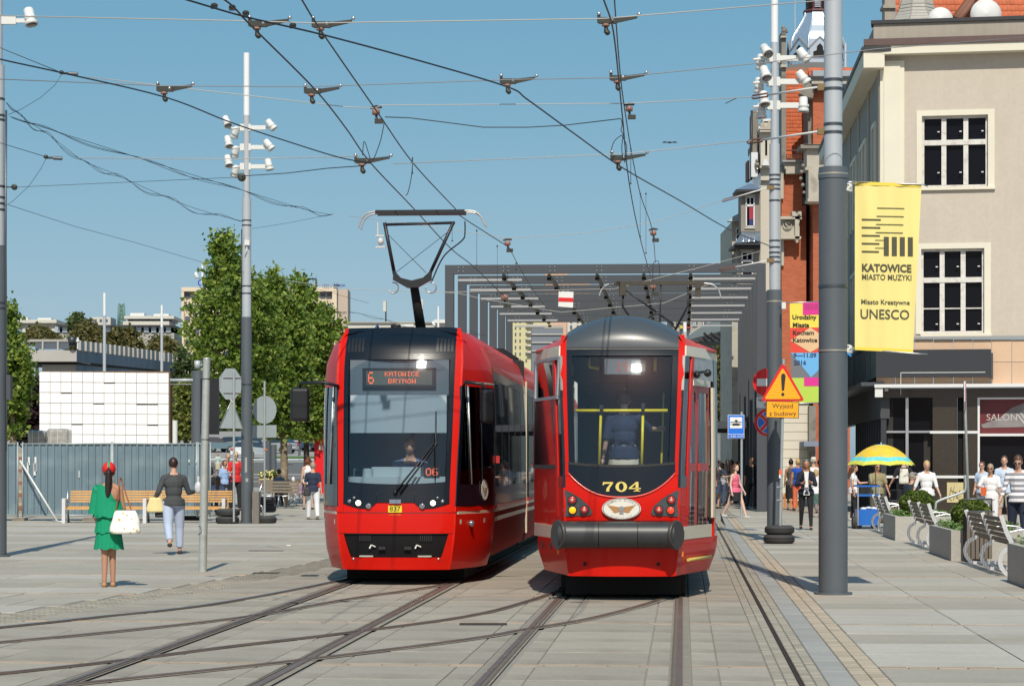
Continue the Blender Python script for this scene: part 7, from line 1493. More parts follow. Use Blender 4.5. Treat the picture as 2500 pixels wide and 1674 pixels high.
for y in (484,534): bbar(487,y,545,y+4)
for y,x1 in ((350,524),(401,521),(452,518),(503,515),(554,512)): bbar(402,y,x1,y+9)
for i,x in enumerate((543,594,645,696)): bbar(x,465+i*1,x+32,585+i*1,'piano_key')
def btext(s,x0,x1,ybase,h,bold=0.):
 (a,c),(d,_) = c4(x0,ybase),c4(x1,ybase); w = (d-a)/F_PX*Y; vs,fs = text_mb(s,1.,bold,False); wx = max(v[0] for v in vs); hh = h*.3828/F_PX*Y/.72; b = MB(); o_ = P(a,c,Y)
 b.add([Vector((o_.x+v[0]*w/wx,Y,o_.z+v[2]*hh-(v[0]*w/wx)*.02)) for v in vs],fs); drape(b,Y,.022,0,.008); b.build('lettering',BINK,bt)
btext('KATOWICE',401,719,684,48,.035); btext('MIASTO MUZYKI',401,719,737,36,.012); btext('Miasto Kreatywne',396,708,892,30,.015); btext('UNESCO',390,705,985,62,.01)
for y in (452,858): b = MB(); b.tube([P(2064,y-6,Y),P(2087,y-7,Y)],.02,8); b.tube([P(2085,y-7,Y),P(2250 if y < 500 else 2240,y-2 if y < 500 else y+5,Y),P(2265,y+3 if y < 500 else y+6,Y)],.008,6); b.build('banner_rod',STEEL,bt)
for y in (458,852):
 b = MB()
 for i in range(6): b.tube([P(2066,y-8+i*3,Y-.05),P(2072+5*math.sin(i),y-9+i*3,Y-.09),P(2080,y-6+i*3,Y-.05)],.012,6)
 b.build('spring_bracket',LAMPW,bt)
b = MB(); b.tube([P(2068,862,Y-.1),P(2074,866,Y-.1),P(2078,870,Y-.12)],.016,6); b.build('blue_tie',mat('blue_tie',(.03,.25,.6),.5),bt)
Y = 48.5; bt2 = thing('colourful_banner','patchwork coloured banner with dates between the silver and the thick mast','banner',tuple(P(1928,738,Y)))
MG = mat('banner_magenta',(.68,.03,.27),.7); OR = mat('banner_red',(.72,.06,.035),.7); PE = mat('banner_peach',(.72,.48,.26),.7); GR = mat('banner_grey',(.16,.17,.19),.7); BL = mat('banner_blue',(.14,.42,.75),.7); LG = mat('banner_lime',(.45,.62,.08),.7); YE = mat('banner_yellow',(.82,.66,.08),.7)
def patch(nm,q_,m,off=0.,n=6): return cloth(bt2,nm,q_,Y,m,.0,n,off,2)
patch('yellow_field',[(1928,741),(2010,737),(2010,799),(1929,800)],YE); patch('red_field',[(1929,800),(2010,799),(2010,860),(1930,861)],OR); patch('grey_field',[(1930,861),(2010,860),(2010,922),(1932,922)],GR); patch('lime_field',[(1932,922),(2010,922),(2010,984),(1936,982)],LG)
patch('magenta_field',[(1960,739),(2010,737),(2010,767),(1960,769)],MG,.005,3); patch('magenta_field',[(1963,921),(2010,921),(2010,942),(1963,942)],MG,.005,3)
def tri(nm,pts,m,off): b = MB(); b.add([P(x,y,Y) for x,y in pts],[tuple(range(len(pts)))[::-1]]); drape(b,Y,0,0,off); b.build(nm,m,bt2)
tri('peach_diamond',[(1930,831),(1978,799),(2010,820),(2010,842),(1978,860)],PE,.005); tri('blue_arrow',[(1931,861),(2010,861),(2010,892),(1980,921)],BL,.005)
def btext2(s,x,y,sz,m=INK,bold=.03): b = MB(); put_text(b,s,Tr(*P(x,y,Y)),sz,bold,False,1.05); drape(b,Y,0,0,.010); b.build('lettering',m,bt2)
btext2('Urodziny',1934,779,.125); btext2('Miasta',1935,798,.125); btext2('Kocham',1935,817,.125); btext2('Katowice',1935,835,.125); btext2('9—11.09',1937,872,.12,mat('navy_print',(.02,.04,.14),.7)); btext2('2016',1938,890,.12,mat('navy_print',(1,1,1)))
for i in range(3): btext2('imprezy dla miasta',1964,745+i*5,.035,BINK,0)
for y in (738,984): b = MB(); b.tube([P(1905,y,Y+.2),P(1928,y+1,Y),P(2012,y-2,Y)],.012,6); b.build('banner_rod',STEEL,bt2)
b = MB(); b.box(XA(1908,Y),XA(1918,Y),Y-.05,Y+.1,ZA(754,Y),ZA(738,Y)); b.build('rod_bracket',LAMPW,bt2)
# side-on stop sign and guard rail
Y = 62; t = thing('road_sign','stop sign seen almost edge-on before the granite shop front','sign',(XA(2358,Y),Y,0)); b = MB(); b.tube([(XA(2366,Y),Y,0),(XA(2357,Y),Y,ZA(1010,Y)),(XA(2355,Y),Y,ZA(930,Y))],.035,8); b.build('post',GALV,t)
Ms = Tr(*P(2357,966,Y-.08))@Rz(R(78)); b = MB(); b.prism([Ms@Vector((math.cos(R(22.5+45*i))*.40,0,math.sin(R(22.5+45*i))*.40)) for i in range(8)],Ms.to_3x3()@Vector((0,.02,0))); b.build('octagon',SWH,t); b = MB(); b.prism([Ms@Vector((math.cos(R(22.5+45*i))*.37,-.012,math.sin(R(22.5+45*i))*.37)) for i in range(8)],Ms.to_3x3()@Vector((0,.01,0))); oc_ = b.build('red_face',SR,t); b = MB(); put_text(b,'STOP',Ms@Tr(0,-.016,-.09),.26,.01); b.build('lettering',SWH,oc_)
b = MB(); Y = 62; b.tube(catmull([P(2283,1262,Y),P(2284,1235,Y),P(2292,1222,Y),P(2345,1203,Y),P(2357,1193,Y),P(2356,1160,Y)]),.035,8); b.build('guard_pipe',GALV,t)
# planters with box balls
CONC = mat('exposed_concrete',(.40,.385,.35),.85,var=.08,scale=3,var2=.12); CONC2 = CONC
def planter(label,v0,v1,u0=4.38,u1=5.62,h=.5,balls=(),seed=0):
 t = thing('concrete_planter',label,'planter',tuple(T((u0+u1)/2,v0)),group='concrete planters in a row on the right plaza'); b = MB(); w = .09
 tbox(b,u0,u1,v0,v0+w,0,h); tbox(b,u0,u1,v1-w,v1,0,h); tbox(b,u0,u0+w,v0+w,v1-w,0,h); tbox(b,u1-w,u1,v0+w,v1-w,0,h); tbox(b,u0+w,u1-w,v0+w,v1-w,0,h-.08); b.build('planter_box',CONC,t)
 rnd = random.Random(seed); vs = []; fs = []
 for i in range(1500): p = T(rnd.uniform(u0+w,u1-w),rnd.uniform(v0+w,v1-w),h-.05+rnd.random()**2*.16); leaf(vs,fs,p,.035,rnd,1)
 b = MB(); b.add(vs,fs); b.build('ground_cover',HERB,t,kind='stuff')
 for (u,v,rx,rz,lb) in balls:
  c = T(u,v,h+rz*.75); p_ = thing('box_bush',lb,'bush',tuple(c-Vector((0,0,rz))),group='clipped box bushes in the planters'); vs = []; fs = []; n_ = 0
  while n_ < 5200:
   d = Vector((rnd.gauss(0,1),rnd.gauss(0,1),rnd.gauss(0,1))).normalized(); r = 1-rnd.random()**2*.16+.05*math.sin(d.x*7+d.z*5)+.04*math.sin(d.y*11+d.z*9); p = c+Vector((d.x*rx*r,d.y*rx*r,d.z*rz*r)); leaf(vs,fs,p,.03,rnd,.3); n_ += 1
  b = MB(); b.add(vs,fs); b.build('crown',BOXL,p_); b = MB(); b.ball(c,(rx*.86,rx*.86,rz*.86),14,10); b.build('twig_core',LEAFD,p_); b = MB(); b.cone(c-Vector((0,0,rz)),c,.04,.03,6); b.build('stem',BARKD,p_)
planter('farthest concrete planter, nearest the drinks cart',49.8,52.8,balls=[(4.93,51.0,.36,.30,'clipped box bush in the farthest planter')],seed=1)
planter('middle concrete planter between two bench backs',39.5,43.0,balls=[(4.88,41.0,.33,.28,'clipped box bush in the middle planter')],seed=2)
planter('nearest concrete planter cut by the right edge',29.5,32.7,h=.52,balls=[(5.1,31.0,.22,.2,'box bush at the right edge of the picture')],seed=3)
# right-hand benches seen from behind
def rbench(label,v0,v1,u=4.52):
 t = thing('park_bench',label,'bench',tuple(T(u,v0)),group='slatted benches between the planters'); n_ = 2; L_ = (v1-v0)/n_
 for k in range(n_):
  for i in range(5): b = MB(); z = .46+i*.078; off = .11-(i*.028); b.add([T(uu,v,zz) for zz in (z,z+.058) for v in (v0+k*L_+.04,v0+(k+1)*L_-.04) for uu in (u+off-.012,u+off+.012)],[(0,2,3,1),(4,5,7,6),(0,1,5,4),(2,6,7,3),(0,4,6,2),(1,3,7,5)]); b.build('back_slat',GREYWOOD,t)
  for i in range(4): b = MB(); tbox(b,u+.18+i*.1,u+.26+i*.1,v0+k*L_+.04,v0+(k+1)*L_-.04,.42,.445); b.build('seat_slat',GREYWOOD,t)
 for k in range(n_+1):
  v = v0+k*L_; f_ = bpy.data.objects.new('bench_frame',None); link(f_); f_.parent = t; ORG[f_] = ORG[t]
  b = MB(); pts = catmull([T(u-.03,v,.86),T(u+.05,v,.62),T(u+.12,v,.44),T(u+.0,v,.34),T(u-.04,v,.18),T(u+.06,v,.03),T(u+.25,v,.02),T(u+.5,v,.02)],6)
  for p_,q_ in zip(pts,pts[1:]): b.box(-.03,.03,0,(q_-p_).length+.004,-.008,.008,Matrix.Translation(p_)@(q_-p_).to_track_quat('Y','X').to_matrix().to_4x4()@Ry(PI/2*0))
  b.build('bent_steel_leg',CHROME,f_); b = MB(); b.tube(catmull([T(u+.08,v,.62),T(u+.3,v,.66),T(u+.55,v,.62),T(u+.56,v,.44)],6),.012,6); b.build('arm_rest',CHROME,f_)
rbench('farthest slatted bench, beside the blue drinks cart',53.6,57.0); rbench('middle slatted bench between the two far planters',44.2,48.0); rbench('nearest slatted bench before the right-edge planter',34.2,38.4)
def bin2(label,px,Y,py0,py1,w=.42):
 t = thing('litter_bin',label,'litter bin',(XA(px,Y),Y,0),group='litter bins with steel frames'); X = XA(px,Y); z1 = ZA(py0,Y); zm = ZA(py1,Y); BR = mat('brown_bin_slats',(.15,.125,.10),.6)
 for i in range(6): b = MB(); b.box(X+i*.07,X+i*.07+.055,Y,Y+.03,.05,zm); b.build('bin_slat',BR,t)
 b = MB(); b.box(X+.01,X+.41,Y+.03,Y+.4,.05,zm-.03); b.build('bin_body',GRILLE,t)
 b = MB(); b.tube([(X,Y+.2,zm),(X,Y+.2,z1),(X+w,Y+.2,z1),(X+w,Y+.2,zm)],.015,5); b.box(X-.01,X+w+.01,Y+.0,Y+.42,zm,zm+.02); b.build('steel_frame',STRAP,t)
bin2('litter bin with square steel frame near the blue-shirted seated man',2178,58.5,1196,1222,.40); bin2('litter bin with dark steel frame behind the nearest bench',2361,38.6,1218,1250,.44)
# orange picket barrier
t = thing('picket_barrier','low orange and white picket barrier far behind the blazer woman','barrier',(XA(1925,86),86,0)); ORW = mat('orange_picket',(.60,.22,.04),.6)
for i in range(7): b = MB(); pb(b,1908+i*7,1912+i*7,1204,1247,86,.05); b.build('picket',ORW,t)
for y in (1218,1243): b = MB(); pb(b,1906,1958,y,y+3.5,86.06,.05); b.build('rail',WHITE,t)
# drinks cart with parasol
Y = 57.9; ct = thing('drinks_cart','blue drinks cart with glass sides and goods on top','cart',(XA(2120,Y),Y,0)); CBL = mat('cart_blue',(.012,.13,.50),.4,coat=.3)
b = MB(); pb(b,2097,2147,1243,1282,Y,.7); b.build('cool_box',CBL,ct); b = MB(); pb(b,2096,2148,1206,1211,Y,.7); b.build('middle_shelf',CBL,ct); b = MB(); pb(b,2093,2149,1184,1188,Y-.02,.75); b.build('top_shelf',CBL,ct)
for x in (2095,2147): b = MB(); pb(b,x-1.5,x+1.5,1186,1282,Y-.01,.03); pb(b,x-1.5,x+1.5,1186,1282,Y+.65,.03); b.build('upright',STEEL,ct)
b = MB(); pb(b,2098,2146,1188,1206,Y+.01,.004); b.build('glass_front',GLASS,ct)
b = MB(); [b.ball(P(x,y,Y+.3),(.09,.09,.045),8,5) for x,y in ((2108,1241),(2120,1239),(2132,1240),(2140,1241))]; b.build('white_bags',SWH,ct)
for lb,x in (('left wheel',2098),('right wheel',2136)): b = MB(); c = P(x,1282,Y); b.cone((c.x,Y+.1,.085),(c.x,Y+.15,.085),.085,.085,14); b.build('castor_wheel',TYRE,ct)
b = MB(); c = P(2090,1270,Y); b.cone((c.x-.05,Y+.3,.16),(c.x+.02,Y+.3,.16),.16,.16,16); b.build('side_wheel',TYRE,ct)
b = MB(); c = P(2122,1184,Y+.2); b.lathe([(.03,0),(.03,.12),(.012,.17),(.012,.2)],c,10); o = b.build('water_bottle',glass_mat('bottle_plastic',(.6,.8,.75))); tag(o,'green-capped water bottle on the drinks cart','bottle'); b = MB(); pb(b,2127,2142,1181,1184,Y+.2,.3); o = b.build('pastry_tray',mat('brown_pastry',(.35,.18,.06),.8)); tag(o,'tray of brown snacks on the drinks cart','tray')
ps = thing('parasol','yellow parasol with a turquoise band over the drinks cart','parasol',(XA(2145,Y),Y+.4,0)); b = MB(); b.cone((XA(2145,Y),Y+.4,.3),(XA(2143,Y),Y+.4,ZA(1085,Y)),.016,.016,8); b.build('pole',mat('pole_cream',(.65,.55,.25),.5),ps)
PY = mat('parasol_yellow',(.80,.50,.03),.7,var=.2,scale=6,stain=((.30,.50,.30),9,.5)); PT = mat('parasol_turquoise',(.14,.58,.60),.7,var=.25,scale=9); PL = mat('parasol_lime',(.62,.62,.08),.7,var=.2,scale=9)
c = P(2151,1084,Y+.4); Rr = .86
def pr(t_): return Rr*t_,-.52*t_**1.9
for k in range(8):
 a0,a1 = 2*PI*k/8+.1,2*PI*(k+1)/8+.1
 for nm,ta,tb_,m_ in (('top_ring',.02,.16,PT),('canopy_panel',.16,.78,PY),('turquoise_band',.78,.90,PT),('lime_hem',.90,1.0,PL)):
  b = MB(); vs = []; nr = 5; na = 6
  for i in range(nr+1):
   t_ = lerp(ta,tb_,i/nr); r_,z_ = pr(t_)
   for j in range(na+1): s_ = j/na; a = lerp(a0,a1,s_); sag = 1-.08*math.sin(PI*s_)*t_; vs.append(c+Vector((math.cos(a)*r_*sag,math.sin(a)*r_*sag,z_+.035*math.sin(PI*s_)*t_*t_)))
  b.add(vs,[(i*(na+1)+j,(i+1)*(na+1)+j,(i+1)*(na+1)+j+1,i*(na+1)+j+1) for i in range(nr) for j in range(na)],True); b.build(nm,m_,ps)
 a = a0; b = MB(); b.tube([c+Vector((math.cos(a)*pr(t_)[0]*.99,math.sin(a)*pr(t_)[0]*.99,pr(t_)[1]-.012)) for t_ in seg(0,1,6)],.006,4); b.build('rib',STEEL,ps)
b = MB(); b.cone(c,c+Vector((0,0,.05)),.012,.006,8); b.build('finial',SWH,ps)
# manhole lids, litter
for i,(x,y,w) in enumerate(((650,1344,42),(650,1398,32),(1180,1523,58))): b = MB(); c = G(x,y); b.box(c.x-w/F_PX*c.y,c.x+w/F_PX*c.y,c.y-.15,c.y+.15,-.02,.004); o = b.build('drain_grate',DR); tag(o,['slim drain grate on the left plaza, farther one','slim drain grate on the left plaza, nearer one','drain grate between the left and right tracks'][i],'drain grate','drain grates in the paving')
b = MB(); c = G(705,1332); b.box(c.x-.04,c.x+.04,c.y-.03,c.y+.03,.003,.02); o = b.build('paper_scrap',SWH); tag(o,'white scrap of paper on the left plaza','litter')
# dark wedge-shaped plate near tram door
b = MB(); c = G(1762,1286); b.prism([P(1759,1250,c.y),P(1772,1284,c.y),P(1760,1272,c.y)],(0,.03,0)); o = b.build('dark_wedge',RUBBER); tag(o,'dark pointed plate on the paving right of tram 704','marker')
# ================================================================== people
def skin(n,c): return mat('skin_'+n,c,.55,var=.03,scale=8)
SK = skin('fair',(.58,.34,.24)); SKT = skin('tanned',(.44,.23,.14)); SKP = skin('pale',(.66,.43,.34))
def cloth_m(name,c,rough=.85,**k): return mat(name,c,rough,bump=.35,bscale=14,**k)
def rot_dir(fwd,out,side): return Vector((math.sin(out)*side,-math.sin(fwd)*math.cos(out),-math.cos(fwd)*math.cos(out)))
def remesh(mb,name,m,vox,parent,smooth=3,H=1.,dz=0.):
 me = mb.mesh('tmp',m); o = bpy.data.objects.new('tmp',me)
 md = o.modifiers.new('r','REMESH'); md.mode = 'VOXEL'; md.voxel_size = vox; md.use_smooth_shade = True
 if smooth: s = o.modifiers.new('s','SMOOTH'); s.iterations = smooth; s.factor = .5
 nm = evaluated(o); nm.name = name
 bpy.data.objects.remove(o); bpy.data.meshes.remove(me); nm.materials.clear(); nm.materials.append(m)
 nm.transform(Matrix.Translation((0,0,dz))@Matrix.Scale(H,4)); r = bpy.data.objects.new(name,nm); link(r); r.parent = parent; return r
def person(label,X,Y,face,H=1.7,z=0.,la=(0,8,12,0),ra=(0,8,12,0),ll=(4,4),rl=(-4,4),skinm=SK,hair='short',hairm=None,top=None,sleeve=.5,toplen=.16,bottom=None,legs=1.,kind='pants',shoes=None,lo=False,w=1.,extras=None,nod=0.,turn=0.,hem=.0,heel=0.,grp=None,sit=None,topflare=0.,bare_shoulder=False):
 """face 0 looks at the camera; la/ra = arm forward, out, elbow, inward; ll/rl = hip forward, knee bend (degrees)"""
 t = thing('person',label,'person',(X,Y,z),R(face),grp,local=True); vox = (.024 if lo else .0125)
 hairm = hairm or mat('hair_dark',(.02,.012,.01),.5); shoes = shoes or mat('shoe_black',(.02,.02,.022),.5)
 hipz = .92; J = {}
 for s,nm,L in ((1,'l',ll),(-1,'r',rl)):
  h = Vector((s*.088*w,0,hipz)); k = h+rot_dir(R(L[0]),R(2 if len(L) < 3 else L[2]),s)*.42; a = k+rot_dir(R(L[0]-L[1]),R(1),s)*.41
  J['h'+nm],J['k'+nm],J['a'+nm] = h,k,a
 for s,nm,A in ((1,'l',la),(-1,'r',ra)):
  sh = Vector((s*.158*w,.005,1.365)); el = sh+rot_dir(R(A[0]),R(A[1]),s)*.275; d = rot_dir(R(A[0]+A[2]),R(A[1]-A[3]),s); wr = el+d*.245; J['s'+nm],J['e'+nm],J['w'+nm],J['d'+nm] = sh,el,wr,d
 low = min(J['al'].z,J['ar'].z); sc = H/1.705; dz = (-(low-.075)*sc) if sit is None else (sit-hipz*sc+.09*sc)
 def pants(b,inf,frac,flare=0.):
  b.ball((0,.0,.935),(.155*w+inf,.112*w+inf,.115+inf*.3))
  for nm in 'lr':
   h,k,a = J['h'+nm],J['k'+nm],J['a'+nm]
   b.cone(h+Vector((0,0,.03)),k,.088*w+inf,.058*w+inf,14)
   if frac > .5: e = k+(a-k)*min(1,(frac-.5)*2+.03); b.ball(k,.059*w+inf,10,8); b.cone(k,e,.056*w+inf,.033+inf+flare,12)
 def torso(b,inf,zlow=.95):
  b.ball((0,.0,1.13),(.128*w+inf,.095*w+inf,.16)); b.ball((0,.0,1.265),(.150*w+inf,.105+inf,.15+inf*.4)); [(b.cone((0,.012,1.43),(s*.135*w,.008,1.368),.048+inf*.5,.046+inf*.6,12),b.ball((s*.138*w,.008,1.362),.05+inf*.6,10,8)) for s in (-1,1)]
  b.ball((0,.005,.96),(.145*w+inf,.11*w+inf,.12))
 b = MB(); pants(b,0,1); torso(b,0)
 hc = Vector((math.sin(R(turn))*-.0,-.02-.04*math.sin(R(nod)),1.60-.01*abs(math.sin(R(nod))))); Hm = Tr(*hc)@Rz(R(turn))@Rx(R(nod))
 b.cone((0,.012,1.40),hc+Vector((0,.015,-.07)),.056,.05,12)
 b.ball((0,0,.012),(.073,.092,.108),16,12,Hm); b.ball((0,-.03,-.045),(.05,.052,.055),12,9,Hm) if 0 else None
 hd = lambda v,r,n=8: b.ball(Hm@Vector(v),r,n,6)
 hd((0,-.032,-.05),(.05,.05,.05),12); hd((0,-.082,-.068),.02); hd((0,-.098,-.012),(.012,.018,.02)); hd((0,-.088,.01),(.010,.012,.02)); hd((.074,.005,-.01),(.012,.022,.03)); hd((-.074,.005,-.01),(.012,.022,.03)); hd((0,-.088,-.043),(.022,.01,.008))
 for nm,s in (('l',1),('r',-1)):
  sh,el,wr,d = J['s'+nm],J['e'+nm],J['w'+nm],J['d'+nm]; b.cone(sh,el,.046*w,.037,12); b.ball(sh,.047*w,10,8); b.ball(el,.0375,10,8); b.cone(el,wr,.036,.024,12); b.ball(wr+d*.045,(.030,.030,.042) if lo else (.03,.026,.038))
  k,a = J['k'+nm],J['a'+nm]; b.ball(k,.058*w,10,8); b.cone(a,a+Vector((0,-.03,-.04)),.036,.032); b.cone(a+Vector((0,.02,-.04)),a+Vector((0,-.13,-.055)),.03,.026); b.ball(a+Vector((0,.02,-.045)),.03); b.ball(a+Vector((0,-.13,-.056)),.026)
 body = remesh(b,'body',skinm,vox,t,2,sc,dz)
 if not lo:                                            # five fingers joined onto the body mesh
  hb = MB()
  for nm,s in (('l',1),('r',-1)):
   wr,d = J['w'+nm],J['d'+nm]; x = d.cross(Vector((0,1,0)));  x = x.normalized() if x.length > .1 else Vector((1,0,0)); n_ = d.cross(x).normalized(); inw = -n_ if (n_.y > 0) == 0 else n_
   for i,(off,ln) in enumerate(((-.021,.060),(-.007,.070),(.007,.066),(.021,.052))):
    p0 = wr+d*.065+n_*off; p1 = p0+d*ln*.5+x*(-s*.004); p2 = p1+d*ln*.35+x*(-s*.018); p3 = p2+d*ln*.18+x*(-s*.022); hb.tube([p0,p1,p2,p3],[.0085,.008,.0075,.006],6)
   p0 = wr+d*.03-n_*.022; hb.tube([p0,p0+d*.03-n_*.022,p0+d*.055-n_*.026],[.011,.010,.008],6)
  hm = hb.mesh('h',skinm); hm.transform(Matrix.Translation((0,0,dz))@Matrix.Scale(sc,4)); bm = bmesh.new(); bm.from_mesh(body.data); bm.from_mesh(hm); bm.to_mesh(body.data); bm.free(); bpy.data.meshes.remove(hm)
 S = Matrix.Translation((0,0,dz))@Matrix.Scale(sc,4)
 def part(b,nm,m): me = b.mesh(nm,m); me.transform(S); o = bpy.data.objects.new(nm,me); link(o); o.parent = t; return o
 # face
 b = MB(); [b.ball(Hm@Vector((s*.03,-.084,.012)),(.011,.007,.006),8,6) for s in (-1,1)]; b.build if 0 else part(b,'eyes',mat('eye_dark',(.03,.02,.02),.3)); b = MB(); b.ball(Hm@Vector((0,-.0985,-.043)),(.02,.004,.005),8,5); part(b,'mouth',mat('lips',(.42,.13,.11),.5))
 # hair
 b = MB()
 if hair != 'bald':
  b.ball(Hm@Vector((0,.014,.03)),(.084,.095,.104),16,12)
  if hair in ('bob','long','curly'): [b.ball(Hm@Vector((s*.05,.035,-.03)),(.045,.055,.09),12,9) for s in (-1,1)]; b.ball(Hm@Vector((0,.06,-.04)),(.07,.05,.09),12,9)
  if hair == 'curly': [b.ball(Hm@Vector((random.uniform(-.09,.09),random.uniform(.0,.09),random.uniform(-.2,.08))),.05,8,6) for _ in range(16)]
  if hair == 'long': b.cone(Hm@Vector((0,.07,-.02)),Hm@Vector((0,.11,-.36)),.085,.06,12,sx=1.); [b.cone(Hm@Vector((s*.06,.03,0)),Hm@Vector((s*.09,.02,-.27)),.035,.022,8) for s in (-1,1)]
  if hair == 'ponytail': b.tube([Hm@Vector(v) for v in ((0,.09,.03),(0,.13,.0),(.0,.12,-.14),(.01,.115,-.30),(.02,.12,-.42))],[.03,.045,.05,.042,.012],10)
  if hair == 'bun': b.ball(Hm@Vector((0,.03,.14)),.036,10,8)
  ho = remesh(b,'hair',hairm,vox*.9,t,1,sc,dz)
  fc = Hm@Vector((0,-.075,-.035)); bm = bmesh.new(); bm.from_mesh(ho.data)          # open the hair over the face
  inv = (S@Hm).inverted(); kill = []
  for v in bm.verts:
   q_ = inv@v.co
   if q_.y < -.045 and q_.z < .058 and abs(q_.x) < .066: kill.append(v)
  bmesh.ops.delete(bm,geom=kill,context='VERTS'); bm.to_mesh(ho.data); bm.free()
 # clothes
 if kind in ('pants','shorts','leggings'):
  b = MB(); pants(b,.006 if kind == 'leggings' else .016,legs,.0 if kind == 'leggings' else .012); remesh(b,'trousers',bottom,vox,t,2,sc,dz)
 elif kind == 'skirt':
  b = MB(); n_ = 40; zz = seg(1.02,hem,8); vs = []; mid = (J['kl']+J['kr'])/2
  for i,z_ in enumerate(zz):
   q_ = (1.02-z_)/(1.02-hem); c0 = Vector((mid.x*q_*.7,mid.y*q_*.7,z_)); rx = .135*w+.05*min(1,q_*3)+topflare*q_; ry = .105*w+.04*min(1,q_*3)+topflare*q_
   for j in range(n_): a = 2*PI*j/n_; f = 1+.05*q_*math.sin(a*9+i*.3); vs.append(c0+Vector((math.cos(a)*rx*f,math.sin(a)*ry*f,0)))
  b.add(vs,[(i*n_+j,i*n_+(j+1) % n_,(i+1)*n_+(j+1) % n_,(i+1)*n_+j) for i in range(len(zz)-1) for j in range(n_)],True); part(b,'skirt',bottom)
 if top is not None:
  b = MB(); torso(b,.014); b.cone((0,.005,1.0),(0,.005,1.0-toplen),.125*w+.02+topflare*.3,.13*w+.02+topflare,20,sx=1.18)
  for nm,s in (('l',1),('r',-1)):
   if bare_shoulder and nm == bare_shoulder: continue
   if sleeve <= 0: continue
   sh,el,wr = J['s'+nm],J['e'+nm],J['w'+nm]; b.ball(sh,.053*w,10,8)
   if sleeve <= .5: b.cone(sh,sh+(el-sh)*sleeve*2,.053*w,.052*w,14)
   else: b.cone(sh,el,.053*w,.047,14); b.ball(el,.049,10,8); b.cone(el,el+(wr-el)*(sleeve-.5)*2,.049,.038,14)
  to = remesh(b,'top',top,vox,t,2,sc,dz)
  bm = bmesh.new(); bm.from_mesh(to.data); iS = S.inverted(); kill = []
  for v in bm.verts:
   q_ = iS@v.co
   if q_.z > 1.43-(.04 if q_.y < 0 else 0) and abs(q_.x) < .06: kill.append(v)
   elif sleeve <= 0 and q_.z > 1.33 and abs(q_.x) > .10: kill.append(v)
   elif bare_shoulder and q_.z > 1.30+(.10-(q_.x if bare_shoulder == 'l' else -q_.x))*1.0 and q_.z > 1.18: kill.append(v)
  bmesh.ops.delete(bm,geom=kill,context='VERTS'); bm.to_mesh(to.data); bm.free()
 for nm in 'lr':
  a = J['a'+nm]; b = MB(); b.cone(a+Vector((0,.035,-.045)),a+Vector((0,-.135,-.052)),.040,.034,12); b.ball(a+Vector((0,.035,-.045)),.040,10,8); b.ball(a+Vector((0,-.135,-.052)),.034,10,8)
  if heel: b.cone(a+Vector((0,.045,-.05)),a+Vector((0,.045,-.085)),.02,.016,8)
  so = remesh(b,'shoe',shoes,vox,t,1,sc,dz)
 if extras: extras(t,part,J,Hm)
 return t
def glasses(m=None):
 def f(t,part,J,Hm):
  b = MB(); [b.ball(Hm@Vector((s*.032,-.092,.010)),(.026,.01,.017),10,6) for s in (-1,1)]; b.tube([Hm@Vector((-.075,0,.015)),Hm@Vector((-.055,-.085,.015)),Hm@Vector((.055,-.085,.015)),Hm@Vector((.075,0,.015))],.003,4); part(b,'sunglasses',mat('sunglass_black',(.01,.01,.012),.15))
 return f
def many(*fs):
 def f(*a): [g_(*a) for g_ in fs]
 return f
C = cloth_m
HB = mat('hair_brown',(.09,.04,.018),.5); HBL = mat('hair_blonde',(.50,.34,.15),.55); HG = mat('hair_grey',(.32,.27,.21),.6); HD = mat('hair_dark',(.02,.012,.01),.5); HA = mat('hair_auburn',(.13,.035,.015),.55)
FLOR = None
def bag(t,c,sx,sz,m,th=.06,strap=None,name='shoulder_bag',slump=.25,label=None,cat='bag',world=True,strapm=None):
 """a bag is a thing of its own: c in the person's own frame"""
 M = Matrix.Translation(t.location)@Rz(t.rotation_euler.z); o = thing(name,label,cat,tuple(M@Vector(c))); b = MB(); n_ = 20; prof = []
 vs = []; rows = 7
 for i in range(rows+1):
  q_ = i/rows; hw = sx*(1-slump*(1-q_)**0.0*q_**2)/2*(1 if i else .9); tt = th*(1-.75*q_)
  for j in range(n_): a = 2*PI*j/n_; vs.append(M@(Vector(c)+Vector((math.copysign(abs(math.cos(a))**.6,math.cos(a))*hw*(1+.04*math.sin(3*a+i)),math.copysign(abs(math.sin(a))**.7,math.sin(a))*tt,-sz/2+sz*q_))))
 b.add(vs,[(i*n_+j,i*n_+(j+1) % n_,(i+1)*n_+(j+1) % n_,(i+1)*n_+j) for i in range(rows) for j in range(n_)]+[tuple(range(n_))[::-1],tuple(range(rows*n_,rows*n_+n_))],True); b.build('bag_body',m,o)
 if strap: b = MB(); b.tube(catmull([M@Vector(p) for p in strap],6),.009,6); b.build('strap',strapm or mat('brown_strap',(.28,.09,.03),.6),o)
 return o
